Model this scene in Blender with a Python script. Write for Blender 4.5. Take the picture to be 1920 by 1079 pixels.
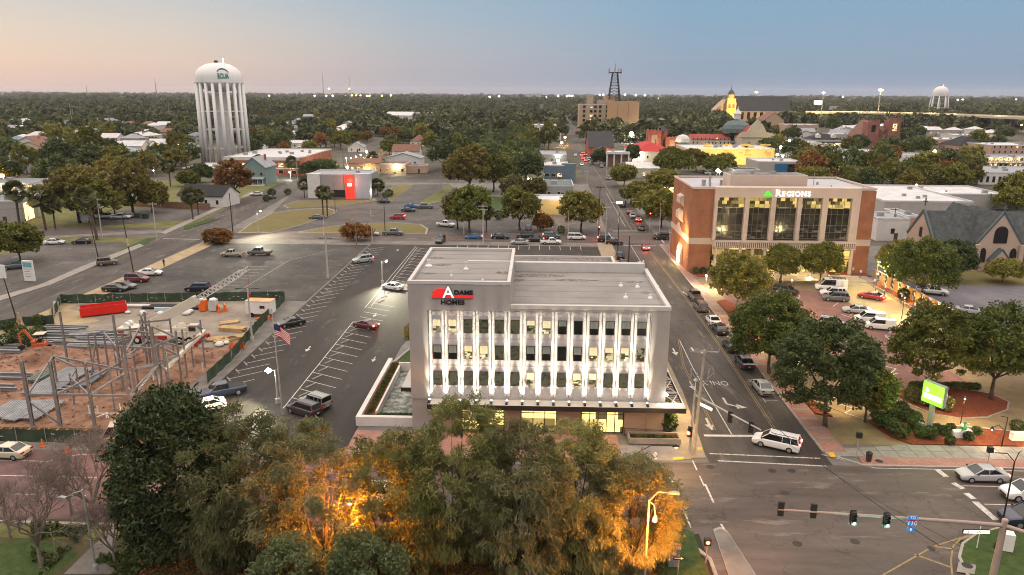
import bpy, bmesh, math, random
import numpy as np
from math import radians, sin, cos, pi, atan2, hypot, sqrt
from mathutils import Matrix, Vector
for o in list(bpy.data.objects): bpy.data.objects.remove(o, do_unlink=True)
SC = bpy.context.scene
COL = SC.collection
rnd = random.Random(7)
nrg = np.random.default_rng(11)

# ---------------------------------------------------------------- camera
F, H = 1370.0, 38.0
PITCH, YAW, ROLL = radians(14.9069), radians(1.8749), radians(.25)
def _rz(a): return np.array([[cos(a), -sin(a), 0], [sin(a), cos(a), 0], [0, 0, 1]])
_t = pi/2-PITCH
RC = _rz(YAW) @ np.array([[1, 0, 0], [0, cos(_t), -sin(_t)], [0, sin(_t), cos(_t)]]) @ _rz(ROLL)
cd = bpy.data.cameras.new('camera'); cam = bpy.data.objects.new('camera', cd); COL.objects.link(cam)
cam.matrix_world = Matrix.Translation((0, 0, H)) @ Matrix(RC.tolist()).to_4x4()
cd.sensor_width = 36; cd.lens = 36*F/1920; cd.clip_end = 30000; cd.clip_start = .5
SC.camera = cam
SC.render.engine = 'CYCLES'
SC.view_settings.view_transform = 'Standard'; SC.view_settings.look = 'None'
SC.view_settings.exposure = 1.4; SC.view_settings.gamma = 1
SC.cycles.use_denoising = True; SC.cycles.filter_width = 1.05
SC.cycles.max_bounces = 5; SC.cycles.diffuse_bounces = 2; SC.cycles.glossy_bounces = 3
SC.cycles.transmission_bounces = 3; SC.cycles.transparent_max_bounces = 6; SC.cycles.volume_bounces = 0
SC.cycles.sample_clamp_indirect = 4
SC.cycles.caustics_reflective = False; SC.cycles.caustics_refractive = False

# ---------------------------------------------------------------- dusk sky (sun just set on the left) and its last glow
SUN_AZ = radians(-58)      # direction of the set sun, measured from +Y towards +X
W = bpy.data.worlds.new('World'); SC.world = W; W.use_nodes = True
wn, wl = W.node_tree.nodes, W.node_tree.links
bg = wn['Background']
sky = wn.new('ShaderNodeTexSky'); sky.sky_type = 'NISHITA'; sky.sun_disc = False
sky.sun_elevation = radians(2.0); sky.sun_rotation = SUN_AZ; sky.air_density = 1.0; sky.dust_density = 1.0; sky.ozone_density = 2.0
# procedural dusk gradient of the air: warm towards the set sun, blue away from it; overhead, out of view, brightened to light the ground
geo = wn.new('ShaderNodeTexCoord'); sep = wn.new('ShaderNodeSeparateXYZ'); wl.new(geo.outputs['Generated'], sep.inputs[0])
def wmath(op, a, b=None):
    n = wn.new('ShaderNodeMath'); n.operation = op
    for i, v in enumerate((a, b)):
        if v is None: continue
        if isinstance(v, (int, float)): n.inputs[i].default_value = v
        else: wl.new(v, n.inputs[i])
    return n.outputs[0]
def ramp(fac, stops):
    n = wn.new('ShaderNodeValToRGB'); wl.new(fac, n.inputs[0]); e = n.color_ramp.elements
    while len(e) < len(stops): e.new(.5)
    for el, (p, c) in zip(e, stops): el.position = p; el.color = (*c, 1)
    return n.outputs[0]
def srgb(*c):                      # a sky colour as it reads at the exposure above
    f = lambda v: v/12.92 if v <= .04045 else ((v+.055)/1.055)**2.4
    return tuple(f(v/255)*.755 for v in c)
dotv = wmath('ADD', wmath('MULTIPLY', sep.outputs[0], sin(SUN_AZ)), wmath('MULTIPLY', sep.outputs[1], cos(SUN_AZ)))
elev = wmath('MULTIPLY', wmath('MAXIMUM', sep.outputs[2], 0.0), 1.0)
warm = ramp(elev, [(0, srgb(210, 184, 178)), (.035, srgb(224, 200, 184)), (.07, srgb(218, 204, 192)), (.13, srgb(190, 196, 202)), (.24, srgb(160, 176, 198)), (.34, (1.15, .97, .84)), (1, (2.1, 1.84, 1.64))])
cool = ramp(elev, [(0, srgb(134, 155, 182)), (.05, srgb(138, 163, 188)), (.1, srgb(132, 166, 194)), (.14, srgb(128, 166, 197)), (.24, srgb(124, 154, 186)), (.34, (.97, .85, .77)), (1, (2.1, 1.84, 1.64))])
fac = ramp(dotv, [(.36, (0, 0, 0)), (.66, (.36, .36, .36)), (.84, (.85, .85, .85)), (1, (1, 1, 1))])
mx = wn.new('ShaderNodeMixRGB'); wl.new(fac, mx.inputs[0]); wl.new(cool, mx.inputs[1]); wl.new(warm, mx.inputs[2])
# thin streaks of cloud low over the set sun
mp = wn.new('ShaderNodeMapping'); mp.inputs['Scale'].default_value = (3, 3, 90); wl.new(geo.outputs['Generated'], mp.inputs[0])
nz = wn.new('ShaderNodeTexNoise'); nz.inputs['Scale'].default_value = 1.3; nz.inputs['Detail'].default_value = 3; wl.new(mp.outputs[0], nz.inputs[0])
cl = ramp(nz.outputs[0], [(.56, (0, 0, 0)), (.74, (.5, .5, .5))])
band = ramp(elev, [(0, (0, 0, 0)), (.02, (.6, .6, .6)), (.05, (.5, .5, .5)), (.08, (0, 0, 0))])
mc = wn.new('ShaderNodeMixRGB'); mc.blend_type = 'MULTIPLY'; mc.inputs[0].default_value = 1; wl.new(cl, mc.inputs[1]); wl.new(band, mc.inputs[2])
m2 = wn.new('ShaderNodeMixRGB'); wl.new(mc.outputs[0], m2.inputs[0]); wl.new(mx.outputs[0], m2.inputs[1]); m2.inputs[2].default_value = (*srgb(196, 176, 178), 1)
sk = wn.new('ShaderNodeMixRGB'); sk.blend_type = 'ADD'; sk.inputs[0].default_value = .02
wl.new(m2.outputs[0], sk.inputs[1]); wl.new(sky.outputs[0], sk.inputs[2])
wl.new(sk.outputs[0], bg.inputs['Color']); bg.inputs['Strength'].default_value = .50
sd = bpy.data.lights.new('sun', 'SUN'); sd.energy = .22; sd.angle = radians(35); sd.color = (1, .80, .68)
so = bpy.data.objects.new('sun', sd); COL.objects.link(so)
_d = Vector((sin(SUN_AZ)*cos(radians(14)), cos(SUN_AZ)*cos(radians(14)), sin(radians(14))))
so.rotation_euler = _d.to_track_quat('Z', 'Y').to_euler(); so.location = (-200, 120, 200)

# ---------------------------------------------------------------- plan <-> photograph (used only to survey positions on the ground)
def at(px, py, z=0.0):
    d = RC @ np.array([(px-960)/F, -(py-539.5)/F, -1.]); t = (z-H)/d[2]; return d[0]*t, d[1]*t
def aty(px, py, Y):
    d = RC @ np.array([(px-960)/F, -(py-539.5)/F, -1.]); t = Y/d[1]; return d[0]*t, H+d[2]*t
def proj(P):
    d = RC.T @ (np.array(P, float)-[0, 0, H]); return 960+F*d[0]/-d[2], 539.5-F*d[1]/-d[2]
def hgt(px, py, ptop):
    x, y = at(px, py); return hat(x, y, ptop)
def hat(x, y, ptop):
    lo, hi = -5., 400.
    for _ in range(40):
        m = (lo+hi)/2
        if proj((x, y, m))[1] > ptop: lo = m
        else: hi = m
    return lo

# ---------------------------------------------------------------- materials
MATS = {}
def M(name, col=(.5, .5, .5), rough=.75, metal=0., var=.12, scale=.6, bump=0., emit=None, es=0., spec=.3, col2=None, detail=4, coord='Object', bscale=None, lo=.35, hi=.7):
    if name in MATS: return MATS[name]
    m = bpy.data.materials.new(name); m.use_nodes = True; MATS[name] = m
    n, l = m.node_tree.nodes, m.node_tree.links; b = n['Principled BSDF']
    b.inputs['Roughness'].default_value = rough; b.inputs['Metallic'].default_value = metal
    b.inputs['Specular IOR Level'].default_value = spec
    b.inputs['Base Color'].default_value = (*col, 1)
    if var > 0 or col2:
        if coord == 'World':
            tc = n.new('ShaderNodeNewGeometry'); co = tc.outputs['Position']
        else:
            tc = n.new('ShaderNodeTexCoord'); co = tc.outputs['Object']
        t = n.new('ShaderNodeTexNoise'); t.inputs['Scale'].default_value = scale; t.inputs['Detail'].default_value = detail; t.inputs['Roughness'].default_value = .65
        l.new(co, t.inputs['Vector'])
        r = n.new('ShaderNodeValToRGB'); l.new(t.outputs[0], r.inputs[0]); e = r.color_ramp.elements
        e[0].position = lo; e[1].position = hi
        if col2: e[0].color = (*col, 1); e[1].color = (*col2, 1)
        else:
            e[0].color = (*[c*(1-var) for c in col], 1); e[1].color = (*[min(1, c*(1+var)) for c in col], 1)
        l.new(r.outputs[0], b.inputs['Base Color'])
        if bump:
            t2 = n.new('ShaderNodeTexNoise'); t2.inputs['Scale'].default_value = bscale or scale*6; t2.inputs['Detail'].default_value = 3; l.new(co, t2.inputs['Vector'])
            bp = n.new('ShaderNodeBump'); bp.inputs['Strength'].default_value = bump; bp.inputs['Distance'].default_value = .1
            l.new(t2.outputs[0], bp.inputs['Height']); l.new(bp.outputs[0], b.inputs['Normal'])
    if emit: b.inputs['Emission Color'].default_value = (*emit, 1); b.inputs['Emission Strength'].default_value = es
    return m
def brickmat(name, c1, c2, mortar, scale=1.0, bw=.5, rh=.25, rough=.85, ms=.012, vertical=True):
    if name in MATS: return MATS[name]
    m = bpy.data.materials.new(name); m.use_nodes = True; MATS[name] = m
    n, l = m.node_tree.nodes, m.node_tree.links; b = n['Principled BSDF']; b.inputs['Roughness'].default_value = rough; b.inputs['Specular IOR Level'].default_value = .2
    t = n.new('ShaderNodeTexCoord'); src = t.outputs['Object']
    if vertical:
        s = n.new('ShaderNodeSeparateXYZ'); l.new(src, s.inputs[0]); a = n.new('ShaderNodeMath'); a.operation = 'ADD'; l.new(s.outputs[0], a.inputs[0]); l.new(s.outputs[1], a.inputs[1])
        c = n.new('ShaderNodeCombineXYZ'); l.new(a.outputs[0], c.inputs[0]); l.new(s.outputs[2], c.inputs[1]); src = c.outputs[0]
    br = n.new('ShaderNodeTexBrick'); l.new(src, br.inputs['Vector']); br.inputs['Scale'].default_value = scale
    br.inputs['Color1'].default_value = (*c1, 1); br.inputs['Color2'].default_value = (*c2, 1); br.inputs['Mortar'].default_value = (*mortar, 1)
    br.inputs['Mortar Size'].default_value = ms; br.inputs['Brick Width'].default_value = bw; br.inputs['Row Height'].default_value = rh
    nz = n.new('ShaderNodeTexNoise'); nz.inputs['Scale'].default_value = .35; nz.inputs['Detail'].default_value = 5; l.new(t.outputs['Object'], nz.inputs['Vector'])
    r = n.new('ShaderNodeValToRGB'); l.new(nz.outputs[0], r.inputs[0]); e = r.color_ramp.elements; e[0].position = .3; e[1].position = .7; e[0].color = (.75, .75, .75, 1); e[1].color = (1.1, 1.1, 1.1, 1)
    mu = n.new('ShaderNodeMixRGB'); mu.blend_type = 'MULTIPLY'; mu.inputs[0].default_value = 1; l.new(br.outputs[0], mu.inputs[1]); l.new(r.outputs[0], mu.inputs[2]); l.new(mu.outputs[0], b.inputs['Base Color'])
    return m
def E(name, col, s):
    if name in MATS: return MATS[name]
    return M(name, (.8, .8, .8), var=0, emit=col, es=s)
def litglass(name, warm, s, dark=(.02, .02, .02), scale=1.6, thr=.45, sx=1.0):
    """a window pane with a lit room behind it: furniture, blinds and dark corners break up the light"""
    if name in MATS: return MATS[name]
    m = M(name, dark, .12, var=0, spec=.6); n, l = m.node_tree.nodes, m.node_tree.links; b = n['Principled BSDF']
    t = n.new('ShaderNodeTexCoord'); mp = n.new('ShaderNodeMapping'); l.new(t.outputs['Object'], mp.inputs[0]); mp.inputs['Scale'].default_value = (sx, sx, 1)
    s_ = n.new('ShaderNodeSeparateXYZ'); l.new(mp.outputs[0], s_.inputs[0]); a_ = n.new('ShaderNodeMath'); a_.operation = 'ADD'; l.new(s_.outputs[0], a_.inputs[0]); l.new(s_.outputs[1], a_.inputs[1]); c_ = n.new('ShaderNodeCombineXYZ'); l.new(a_.outputs[0], c_.inputs[0]); l.new(s_.outputs[2], c_.inputs[1])
    v = n.new('ShaderNodeTexBrick'); v.offset = .37; v.squash = 1.7; v.squash_frequency = 3; v.inputs['Scale'].default_value = scale; v.inputs['Mortar Size'].default_value = .008; v.inputs['Brick Width'].default_value = .9; v.inputs['Row Height'].default_value = .62; l.new(c_.outputs[0], v.inputs['Vector']); v.inputs['Color1'].default_value = (0, 0, 0, 1); v.inputs['Color2'].default_value = (1, 1, 1, 1); v.inputs['Mortar'].default_value = (.1, .1, .1, 1)
    s2 = n.new('ShaderNodeSeparateColor'); l.new(v.outputs['Color'], s2.inputs[0])
    r = n.new('ShaderNodeValToRGB'); l.new(s2.outputs[0], r.inputs[0]); e = r.color_ramp.elements; e[0].position = thr-.12; e[1].position = thr+.3
    e[0].color = (*[c*.05 for c in warm], 1); e[1].color = (*warm, 1)
    l.new(r.outputs[0], b.inputs['Emission Color']); b.inputs['Emission Strength'].default_value = s
    return m
def leafmat(name, a, b_, c=None, scale=.5, transl=.25):
    if name in MATS: return MATS[name]
    m = bpy.data.materials.new(name); m.use_nodes = True; MATS[name] = m
    n, l = m.node_tree.nodes, m.node_tree.links; b = n['Principled BSDF']; b.inputs['Roughness'].default_value = .55; b.inputs['Specular IOR Level'].default_value = .25
    t = n.new('ShaderNodeTexCoord'); oi = n.new('ShaderNodeObjectInfo')
    nz = n.new('ShaderNodeTexNoise'); nz.inputs['Scale'].default_value = scale; nz.inputs['Detail'].default_value = 5; nz.inputs['Roughness'].default_value = .75; l.new(t.outputs['Object'], nz.inputs['Vector'])
    ad = n.new('ShaderNodeMath'); ad.operation = 'MULTIPLY_ADD'; l.new(oi.outputs['Random'], ad.inputs[0]); ad.inputs[1].default_value = .30; l.new(nz.outputs[0], ad.inputs[2])
    sb = n.new('ShaderNodeMath'); sb.operation = 'SUBTRACT'; l.new(ad.outputs[0], sb.inputs[0]); sb.inputs[1].default_value = .15
    r = n.new('ShaderNodeValToRGB'); l.new(sb.outputs[0], r.inputs[0]); e = r.color_ramp.elements; e[0].position = .3; e[0].color = (*a, 1); e[1].position = .62; e[1].color = (*b_, 1)
    if c: k = e.new(.78); k.color = (*c, 1)
    l.new(r.outputs[0], b.inputs['Base Color'])
    tr = n.new('ShaderNodeBsdfTranslucent'); l.new(r.outputs[0], tr.inputs['Color']); mxs = n.new('ShaderNodeMixShader'); mxs.inputs[0].default_value = transl
    l.new(b.outputs[0], mxs.inputs[1]); l.new(tr.outputs[0], mxs.inputs[2]); l.new(mxs.outputs[0], n['Material Output'].inputs[0])
    return m

# ---------------------------------------------------------------- mesh helpers
class MB:
    def __init__(s): s.v = []; s.f = []; s.m = []
    def face(s, pts, m=0):
        b = len(s.v); s.v += [tuple(p) for p in pts]; s.f.append(tuple(range(b, b+len(pts)))); s.m.append(m); return s
    def quads(s, vs, fs, m=0):
        b = len(s.v); s.v += [tuple(p) for p in vs]; s.f += [tuple(b+i for i in f) for f in fs]; s.m += [m]*len(fs); return s
    def box(s, x0, y0, z0, x1, y1, z1, m=0):
        return s.quads([(x0, y0, z0), (x1, y0, z0), (x1, y1, z0), (x0, y1, z0), (x0, y0, z1), (x1, y0, z1), (x1, y1, z1), (x0, y1, z1)],
                       [(0, 3, 2, 1), (4, 5, 6, 7), (0, 1, 5, 4), (1, 2, 6, 5), (2, 3, 7, 6), (3, 0, 4, 7)], m)
    def obox(s, c, sx, sy, sz, rz=0., m=0, ry=0.):
        R = Matrix.Rotation(rz, 3, 'Z') @ Matrix.Rotation(ry, 3, 'Y'); P = []
        for dz in (-.5, .5):
            for dx, dy in ((-.5, -.5), (.5, -.5), (.5, .5), (-.5, .5)):
                q = R @ Vector((dx*sx, dy*sy, dz*sz)); P.append((c[0]+q.x, c[1]+q.y, c[2]+q.z))
        return s.quads(P, [(0, 3, 2, 1), (4, 5, 6, 7), (0, 1, 5, 4), (1, 2, 6, 5), (2, 3, 7, 6), (3, 0, 4, 7)], m)
    def beam(s, p, q, w, h=None, m=0):
        p, q = Vector(p), Vector(q); d = (q-p).normalized(); up = Vector((0, 0, 1)) if abs(d.z) < .95 else Vector((1, 0, 0))
        a = d.cross(up).normalized()*w/2; b = a.cross(d).normalized()*(h or w)/2
        P = [p-a-b, p+a-b, p+a+b, p-a+b, q-a-b, q+a-b, q+a+b, q-a+b]
        return s.quads(P, [(0, 3, 2, 1), (4, 5, 6, 7), (0, 1, 5, 4), (1, 2, 6, 5), (2, 3, 7, 6), (3, 0, 4, 7)], m)
    def prism(s, pts, z0, z1, m=0, mtop=None):
        n = len(pts); a = sum(pts[i][0]*pts[(i+1) % n][1]-pts[(i+1) % n][0]*pts[i][1] for i in range(n))
        if a < 0: pts = pts[::-1]
        b = len(s.v); s.v += [(x, y, z0) for x, y in pts]+[(x, y, z1) for x, y in pts]
        for i in range(n): s.f.append((b+i, b+(i+1) % n, b+n+(i+1) % n, b+n+i)); s.m.append(m)
        s.f.append(tuple(b+n+i for i in range(n))); s.m.append(m if mtop is None else mtop)
        s.f.append(tuple(b+i for i in range(n-1, -1, -1))); s.m.append(m); return s
    def xprism(s, prof, y0, y1, m=0):
        """profile in (x, z) pulled along y"""
        n = len(prof); b = len(s.v); s.v += [(x, y0, z) for x, z in prof]+[(x, y1, z) for x, z in prof]
        for i in range(n): s.f.append((b+i, b+(i+1) % n, b+n+(i+1) % n, b+n+i)); s.m.append(m)
        s.f.append(tuple(b+n+i for i in range(n-1, -1, -1))); s.m.append(m); s.f.append(tuple(b+i for i in range(n))); s.m.append(m); return s
    def tube(s, p, q, r0, r1=None, n=8, m=0, cap=True):
        p, q = Vector(p), Vector(q); r1 = r0 if r1 is None else r1; d = (q-p).normalized(); up = Vector((0, 0, 1)) if abs(d.z) < .95 else Vector((1, 0, 0))
        a = d.cross(up).normalized(); b_ = d.cross(a).normalized(); k = len(s.v)
        for c, r in ((p, r0), (q, r1)):
            for i in range(n):
                t = 2*pi*i/n; s.v.append(tuple(c+a*cos(t)*r+b_*sin(t)*r))
        for i in range(n): s.f.append((k+i, k+n+i, k+n+(i+1) % n, k+(i+1) % n)); s.m.append(m)
        if cap: s.f.append(tuple(k+n+i for i in range(n-1, -1, -1))); s.m.append(m); s.f.append(tuple(k+i for i in range(n))); s.m.append(m)
        return s
    def path(s, pts, r, n=8, m=0, r1=None):
        k = len(pts)-1
        for i in range(k):
            a = r+((r1 if r1 is not None else r)-r)*i/k; b = r+((r1 if r1 is not None else r)-r)*(i+1)/k
            s.tube(pts[i], pts[i+1], a, b, n, m)
        return s
    def lathe(s, prof, c=(0, 0, 0), n=16, m=0):
        k = len(s.v)
        for r, z in prof:
            for i in range(n): t = 2*pi*i/n; s.v.append((c[0]+r*cos(t), c[1]+r*sin(t), c[2]+z))
        for j in range(len(prof)-1):
            for i in range(n): s.f.append((k+j*n+i, k+j*n+(i+1) % n, k+(j+1)*n+(i+1) % n, k+(j+1)*n+i)); s.m.append(m)
        return s
    def obj(s, name, mats, parent=None, smooth=False, bevel=0., loc=None, rz=0.):
        me = bpy.data.meshes.new(name); me.from_pydata(s.v, [], s.f)
        if not isinstance(mats, (list, tuple)): mats = [mats]
        for q in mats: me.materials.append(q)
        if len(mats) > 1: me.polygons.foreach_set('material_index', s.m)
        if smooth: me.polygons.foreach_set('use_smooth', [True]*len(me.polygons))
        me.update(); o = bpy.data.objects.new(name, me); COL.objects.link(o)
        if parent: o.parent = parent
        if loc: o.location = loc
        o.rotation_euler.z = rz
        if bevel:
            mo = o.modifiers.new('edge', 'BEVEL'); mo.width = bevel; mo.segments = 2; mo.limit_method = 'ANGLE'
        return o
def tag(o, label, cat, group=None, kind=None):
    o['label'] = label; o['category'] = cat
    if group: o['group'] = group
    if kind: o['kind'] = kind
    return o
def struct(o, kind='structure'): o['kind'] = kind; return o
def thing(name, label, cat, loc=(0, 0, 0), rz=0., group=None):
    o = bpy.data.objects.new(name, None); COL.objects.link(o); o.location = (*loc, 0)[:3] if len(loc) == 2 else loc
    o.rotation_euler.z = rz; o.empty_display_size = .3; return tag(o, label, cat, group)
KIDS = {}
def dup(root, loc, rz=0., label=None, group=None, scale=None):
    def rec(o, par):
        c = o.copy(); COL.objects.link(c)
        if par: c.parent = par
        for ch in KIDS.get(o.name) or [x for x in o.children]: rec(ch, c)
        return c
    r = rec(root, None); r.location = (*loc, 0)[:3] if len(loc) == 2 else loc; r.rotation_euler.z = rz
    if scale: r.scale = scale if isinstance(scale, tuple) else (scale,)*3
    if label: r['label'] = label
    if group: r['group'] = group
    return r
def fastmesh(name, V, mat, mi=None, quads=True, normals=None):
    """V: (n,4,3) or (n,3,3) array of faces"""
    n, k = V.shape[:2]; me = bpy.data.meshes.new(name); me.vertices.add(n*k); me.vertices.foreach_set('co', V.reshape(-1).astype(np.float32))
    me.loops.add(n*k); me.loops.foreach_set('vertex_index', np.arange(n*k, dtype=np.int32)); me.polygons.add(n)
    me.polygons.foreach_set('loop_start', np.arange(0, n*k, k, dtype=np.int32)); me.polygons.foreach_set('loop_total', np.full(n, k, np.int32))
    for q in (mat if isinstance(mat, list) else [mat]): me.materials.append(q)
    if mi is not None: me.polygons.foreach_set('material_index', mi.astype(np.int32))
    me.update(); return me
def lamp(name, loc, power, col, parent=None, kind='POINT', size=.15, target=None, spot=radians(120), blend=.6):
    d = bpy.data.lights.new(name, kind); d.energy = power; d.color = col
    if kind in ('POINT', 'SPOT'): d.shadow_soft_size = size
    if kind == 'SPOT': d.spot_size = spot; d.spot_blend = blend
    if kind == 'AREA': d.size = size
    o = bpy.data.objects.new(name, d); COL.objects.link(o); o.location = loc
    if parent: o.parent = parent
    if target is not None: o.rotation_euler = (Vector(target)-Vector(loc)).to_track_quat('-Z', 'Y').to_euler()
    return o
def text(body, size, mat, ext=.05, name='lettering', parent=None, loc=(0, 0, 0), rx=pi/2, rz=0., align='CENTER', offset=0., xs=1.0, sep=.05):
    c = bpy.data.curves.new(name, 'FONT'); c.body = body; c.size = size; c.extrude = ext; c.align_x = align; c.offset = offset
    t = bpy.data.objects.new('tmp_text', c); COL.objects.link(t)
    bpy.context.view_layer.update(); me = bpy.data.meshes.new_from_object(t.evaluated_get(bpy.context.evaluated_depsgraph_get()))
    bpy.data.objects.remove(t, do_unlink=True); bpy.data.curves.remove(c)
    me.materials.clear(); me.materials.append(mat); o = bpy.data.objects.new(name, me); COL.objects.link(o)
    if parent: o.parent = parent
    o.location = loc; o.rotation_euler = (rx, 0, rz); o.scale.x = xs; return o
# ================================================================ GROUND
def P(*pts): return [at(*p) for p in pts]
def sheet(name, pts, z, mat, kind='structure'):
    b = MB(); n = len(pts); a = sum(pts[i][0]*pts[(i+1) % n][1]-pts[(i+1) % n][0]*pts[i][1] for i in range(n))
    if a < 0: pts = pts[::-1]
    b.face([(x, y, z) for x, y in pts]); return struct(b.obj(name, mat), kind)
def slab(name, pts, z1, mat, z0=-.05): return struct(MB().prism(pts, z0, z1).obj(name, mat))
def rect(x0, y0, x1, y1): return [(x0, y0), (x1, y0), (x1, y1), (x0, y1)]
def ring(cx, cy, rx, ry, n=28, rz=0): return [(cx+rx*cos(2*pi*i/n)*cos(rz)-ry*sin(2*pi*i/n)*sin(rz), cy+rx*cos(2*pi*i/n)*sin(rz)+ry*sin(2*pi*i/n)*cos(rz)) for i in range(n)]
def asphalt(name, c1, c2, patch, rough=.75, bump=.25, streak=None):
    """worn asphalt: large tonal blotches, fine grain, cracks"""
    m = bpy.data.materials.new(name); m.use_nodes = True; MATS[name] = m; n, l = m.node_tree.nodes, m.node_tree.links; b = n['Principled BSDF']; b.inputs['Roughness'].default_value = rough; b.inputs['Specular IOR Level'].default_value = .3
    g = n.new('ShaderNodeNewGeometry'); mp = n.new('ShaderNodeMapping'); l.new(g.outputs['Position'], mp.inputs[0]); mp.inputs['Scale'].default_value = streak or (1, 1, 1)
    def nz(s, d, src): t = n.new('ShaderNodeTexNoise'); t.inputs['Scale'].default_value = s; t.inputs['Detail'].default_value = d; t.inputs['Roughness'].default_value = .7; l.new(src, t.inputs['Vector']); return t.outputs[0]
    def rp(src, a, b_, ca, cb): r = n.new('ShaderNodeValToRGB'); l.new(src, r.inputs[0]); e = r.color_ramp.elements; e[0].position = a; e[1].position = b_; e[0].color = (*ca, 1); e[1].color = (*cb, 1); return r.outputs[0]
    def mix(f, a, b_, mode='MIX'):
        x = n.new('ShaderNodeMixRGB'); x.blend_type = mode
        if isinstance(f, float): x.inputs[0].default_value = f
        else: l.new(f, x.inputs[0])
        for i, v in ((1, a), (2, b_)):
            if isinstance(v, tuple): x.inputs[i].default_value = (*v, 1)
            else: l.new(v, x.inputs[i])
        return x.outputs[0]
    base = rp(nz(.09, 7, mp.outputs[0]), .38, .63, c1, c2)
    pt = rp(nz(.33, 4, mp.outputs[0]), .58, .66, (0, 0, 0), (1, 1, 1)); base = mix(pt, base, patch)
    gr = rp(nz(9., 3, g.outputs['Position']), .3, .75, (.72, .72, .72), (1.2, 1.2, 1.2)); base = mix(1., base, gr, 'MULTIPLY')
    v = n.new('ShaderNodeTexVoronoi'); v.feature = 'DISTANCE_TO_EDGE'; v.inputs['Scale'].default_value = .16
    dn = n.new('ShaderNodeTexNoise'); dn.inputs['Scale'].default_value = .6; dn.inputs['Detail'].default_value = 4; l.new(g.outputs['Position'], dn.inputs['Vector'])
    av = n.new('ShaderNodeVectorMath'); av.operation = 'MULTIPLY_ADD'; l.new(dn.outputs['Color'], av.inputs[0]); av.inputs[1].default_value = (4, 4, 0); l.new(g.outputs['Position'], av.inputs[2]); l.new(av.outputs[0], v.inputs['Vector'])
    ck = rp(v.outputs['Distance'], .0, .016, (.45, .45, .45), (1, 1, 1)); base = mix(.6, base, ck, 'MULTIPLY'); sp = rp(nz(.8, 5, g.outputs['Position']), .60, .70, (1, 1, 1), (.62, .62, .62)); base = mix(.8, base, sp, 'MULTIPLY'); l.new(base, b.inputs['Base Color'])
    bp = n.new('ShaderNodeBump'); bp.inputs['Strength'].default_value = bump; bp.inputs['Distance'].default_value = .02; l.new(nz(22., 2, g.outputs['Position']), bp.inputs['Height']); l.new(bp.outputs[0], b.inputs['Normal'])
    return m
A_ROAD = asphalt('road_asphalt', (.036, .031, .027), (.092, .079, .070), (.125, .108, .095), streak=(1.6, .35, 1))
A_EW = asphalt('cross_road_asphalt', (.058, .046, .040), (.116, .093, .081), (.145, .12, .105), streak=(.35, 1.6, 1))
A_NEW = asphalt('fresh_asphalt', (.017, .0145, .0125), (.043, .037, .031), (.066, .058, .050), streak=(1, .3, 1))
A_OLD = asphalt('old_lot_asphalt', (.026, .0245, .023), (.066, .061, .055), (.105, .097, .087))
A_GREY = asphalt('grey_asphalt', (.048, .044, .041), (.10, .092, .083), (.14, .127, .114))
G_LAWN = M('lawn_grass', (.075, .085, .022), .95, var=0, col2=(.16, .145, .05), scale=.25, bump=.6, coord='World', bscale=6)
G_DRY = M('dry_grass', (.15, .115, .042), .95, var=0, col2=(.10, .10, .035), scale=.12, bump=.6, coord='World', bscale=6)
G_GREEN = M('verge_grass', (.022, .048, .010), .95, var=0, col2=(.06, .085, .02), scale=1.2, bump=.8, coord='World', bscale=9)
CONC = M('pavement_concrete', (.23, .21, .19), .85, var=.16, scale=.9, bump=.15, coord='World')
CONC_D = M('old_concrete', (.15, .138, .125), .85, var=.25, scale=.35, bump=.2, coord='World')
KERB = M('kerb_concrete', (.28, .26, .235), .85, var=.15, scale=1.5, coord='World')
MULCH = M('red_mulch', (.13, .030, .012), .95, var=0, col2=(.24, .062, .022), scale=3.5, bump=1, coord='World', bscale=14)
DIRT = M('red_dirt', (.105, .052, .033), .95, var=0, col2=(.31, .175, .115), scale=.34, bump=.8, coord='World', bscale=1.6, detail=8)
SAND = M('yellow_sand', (.26, .195, .11), .95, var=0, col2=(.36, .285, .17), scale=.3, bump=.5, coord='World', bscale=3)
PAVER = brickmat('brick_pavers', (.17, .085, .075), (.21, .11, .095), (.09, .06, .055), scale=1., bw=.42, rh=.21, vertical=False, ms=.018)
PAVER_L = brickmat('red_brick_walk', (.30, .15, .12), (.36, .19, .15), (.16, .11, .10), scale=1., bw=.5, rh=.25, vertical=False, ms=.018)
FOREST = M('forest_floor', (.018, .022, .012), .95, var=0, col2=(.045, .042, .028), scale=.02, coord='World')
TOWN = M('town_ground', (.045, .045, .026), .95, var=0, col2=(.10, .09, .07), scale=.045, coord='World', detail=8)
PAINT = M('white_road_paint', (.22, .20, .18), .7, var=0, col2=(.50, .475, .44), scale=2.2, coord='World', lo=.3, hi=.55)
PAINTW = M('worn_road_paint', (.20, .185, .17), .75, var=0, col2=(.52, .50, .46), scale=3., coord='World', lo=.35, hi=.6)
PAINTY = M('yellow_road_paint', (.25, .175, .075), .75, var=.25, scale=2.5, coord='World')
TACT = M('tactile_yellow', (.62, .36, .03), .7, var=.1)

sheet('ground', rect(-14000, -400, 14000, 16000), -.06, FOREST)
sheet('town_ground', rect(-420, 180, 900, 900), -.03, TOWN)
sheet('park_ground', rect(-220, -60, 14, 58), -.02, M('leaf_litter', (.045, .028, .014), .95, var=0, col2=(.085, .055, .025), scale=.9, bump=1, coord='World', bscale=8))
sheet('block_ground', rect(-165, 58, 140, 330), -.024, CONC_D)

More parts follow.
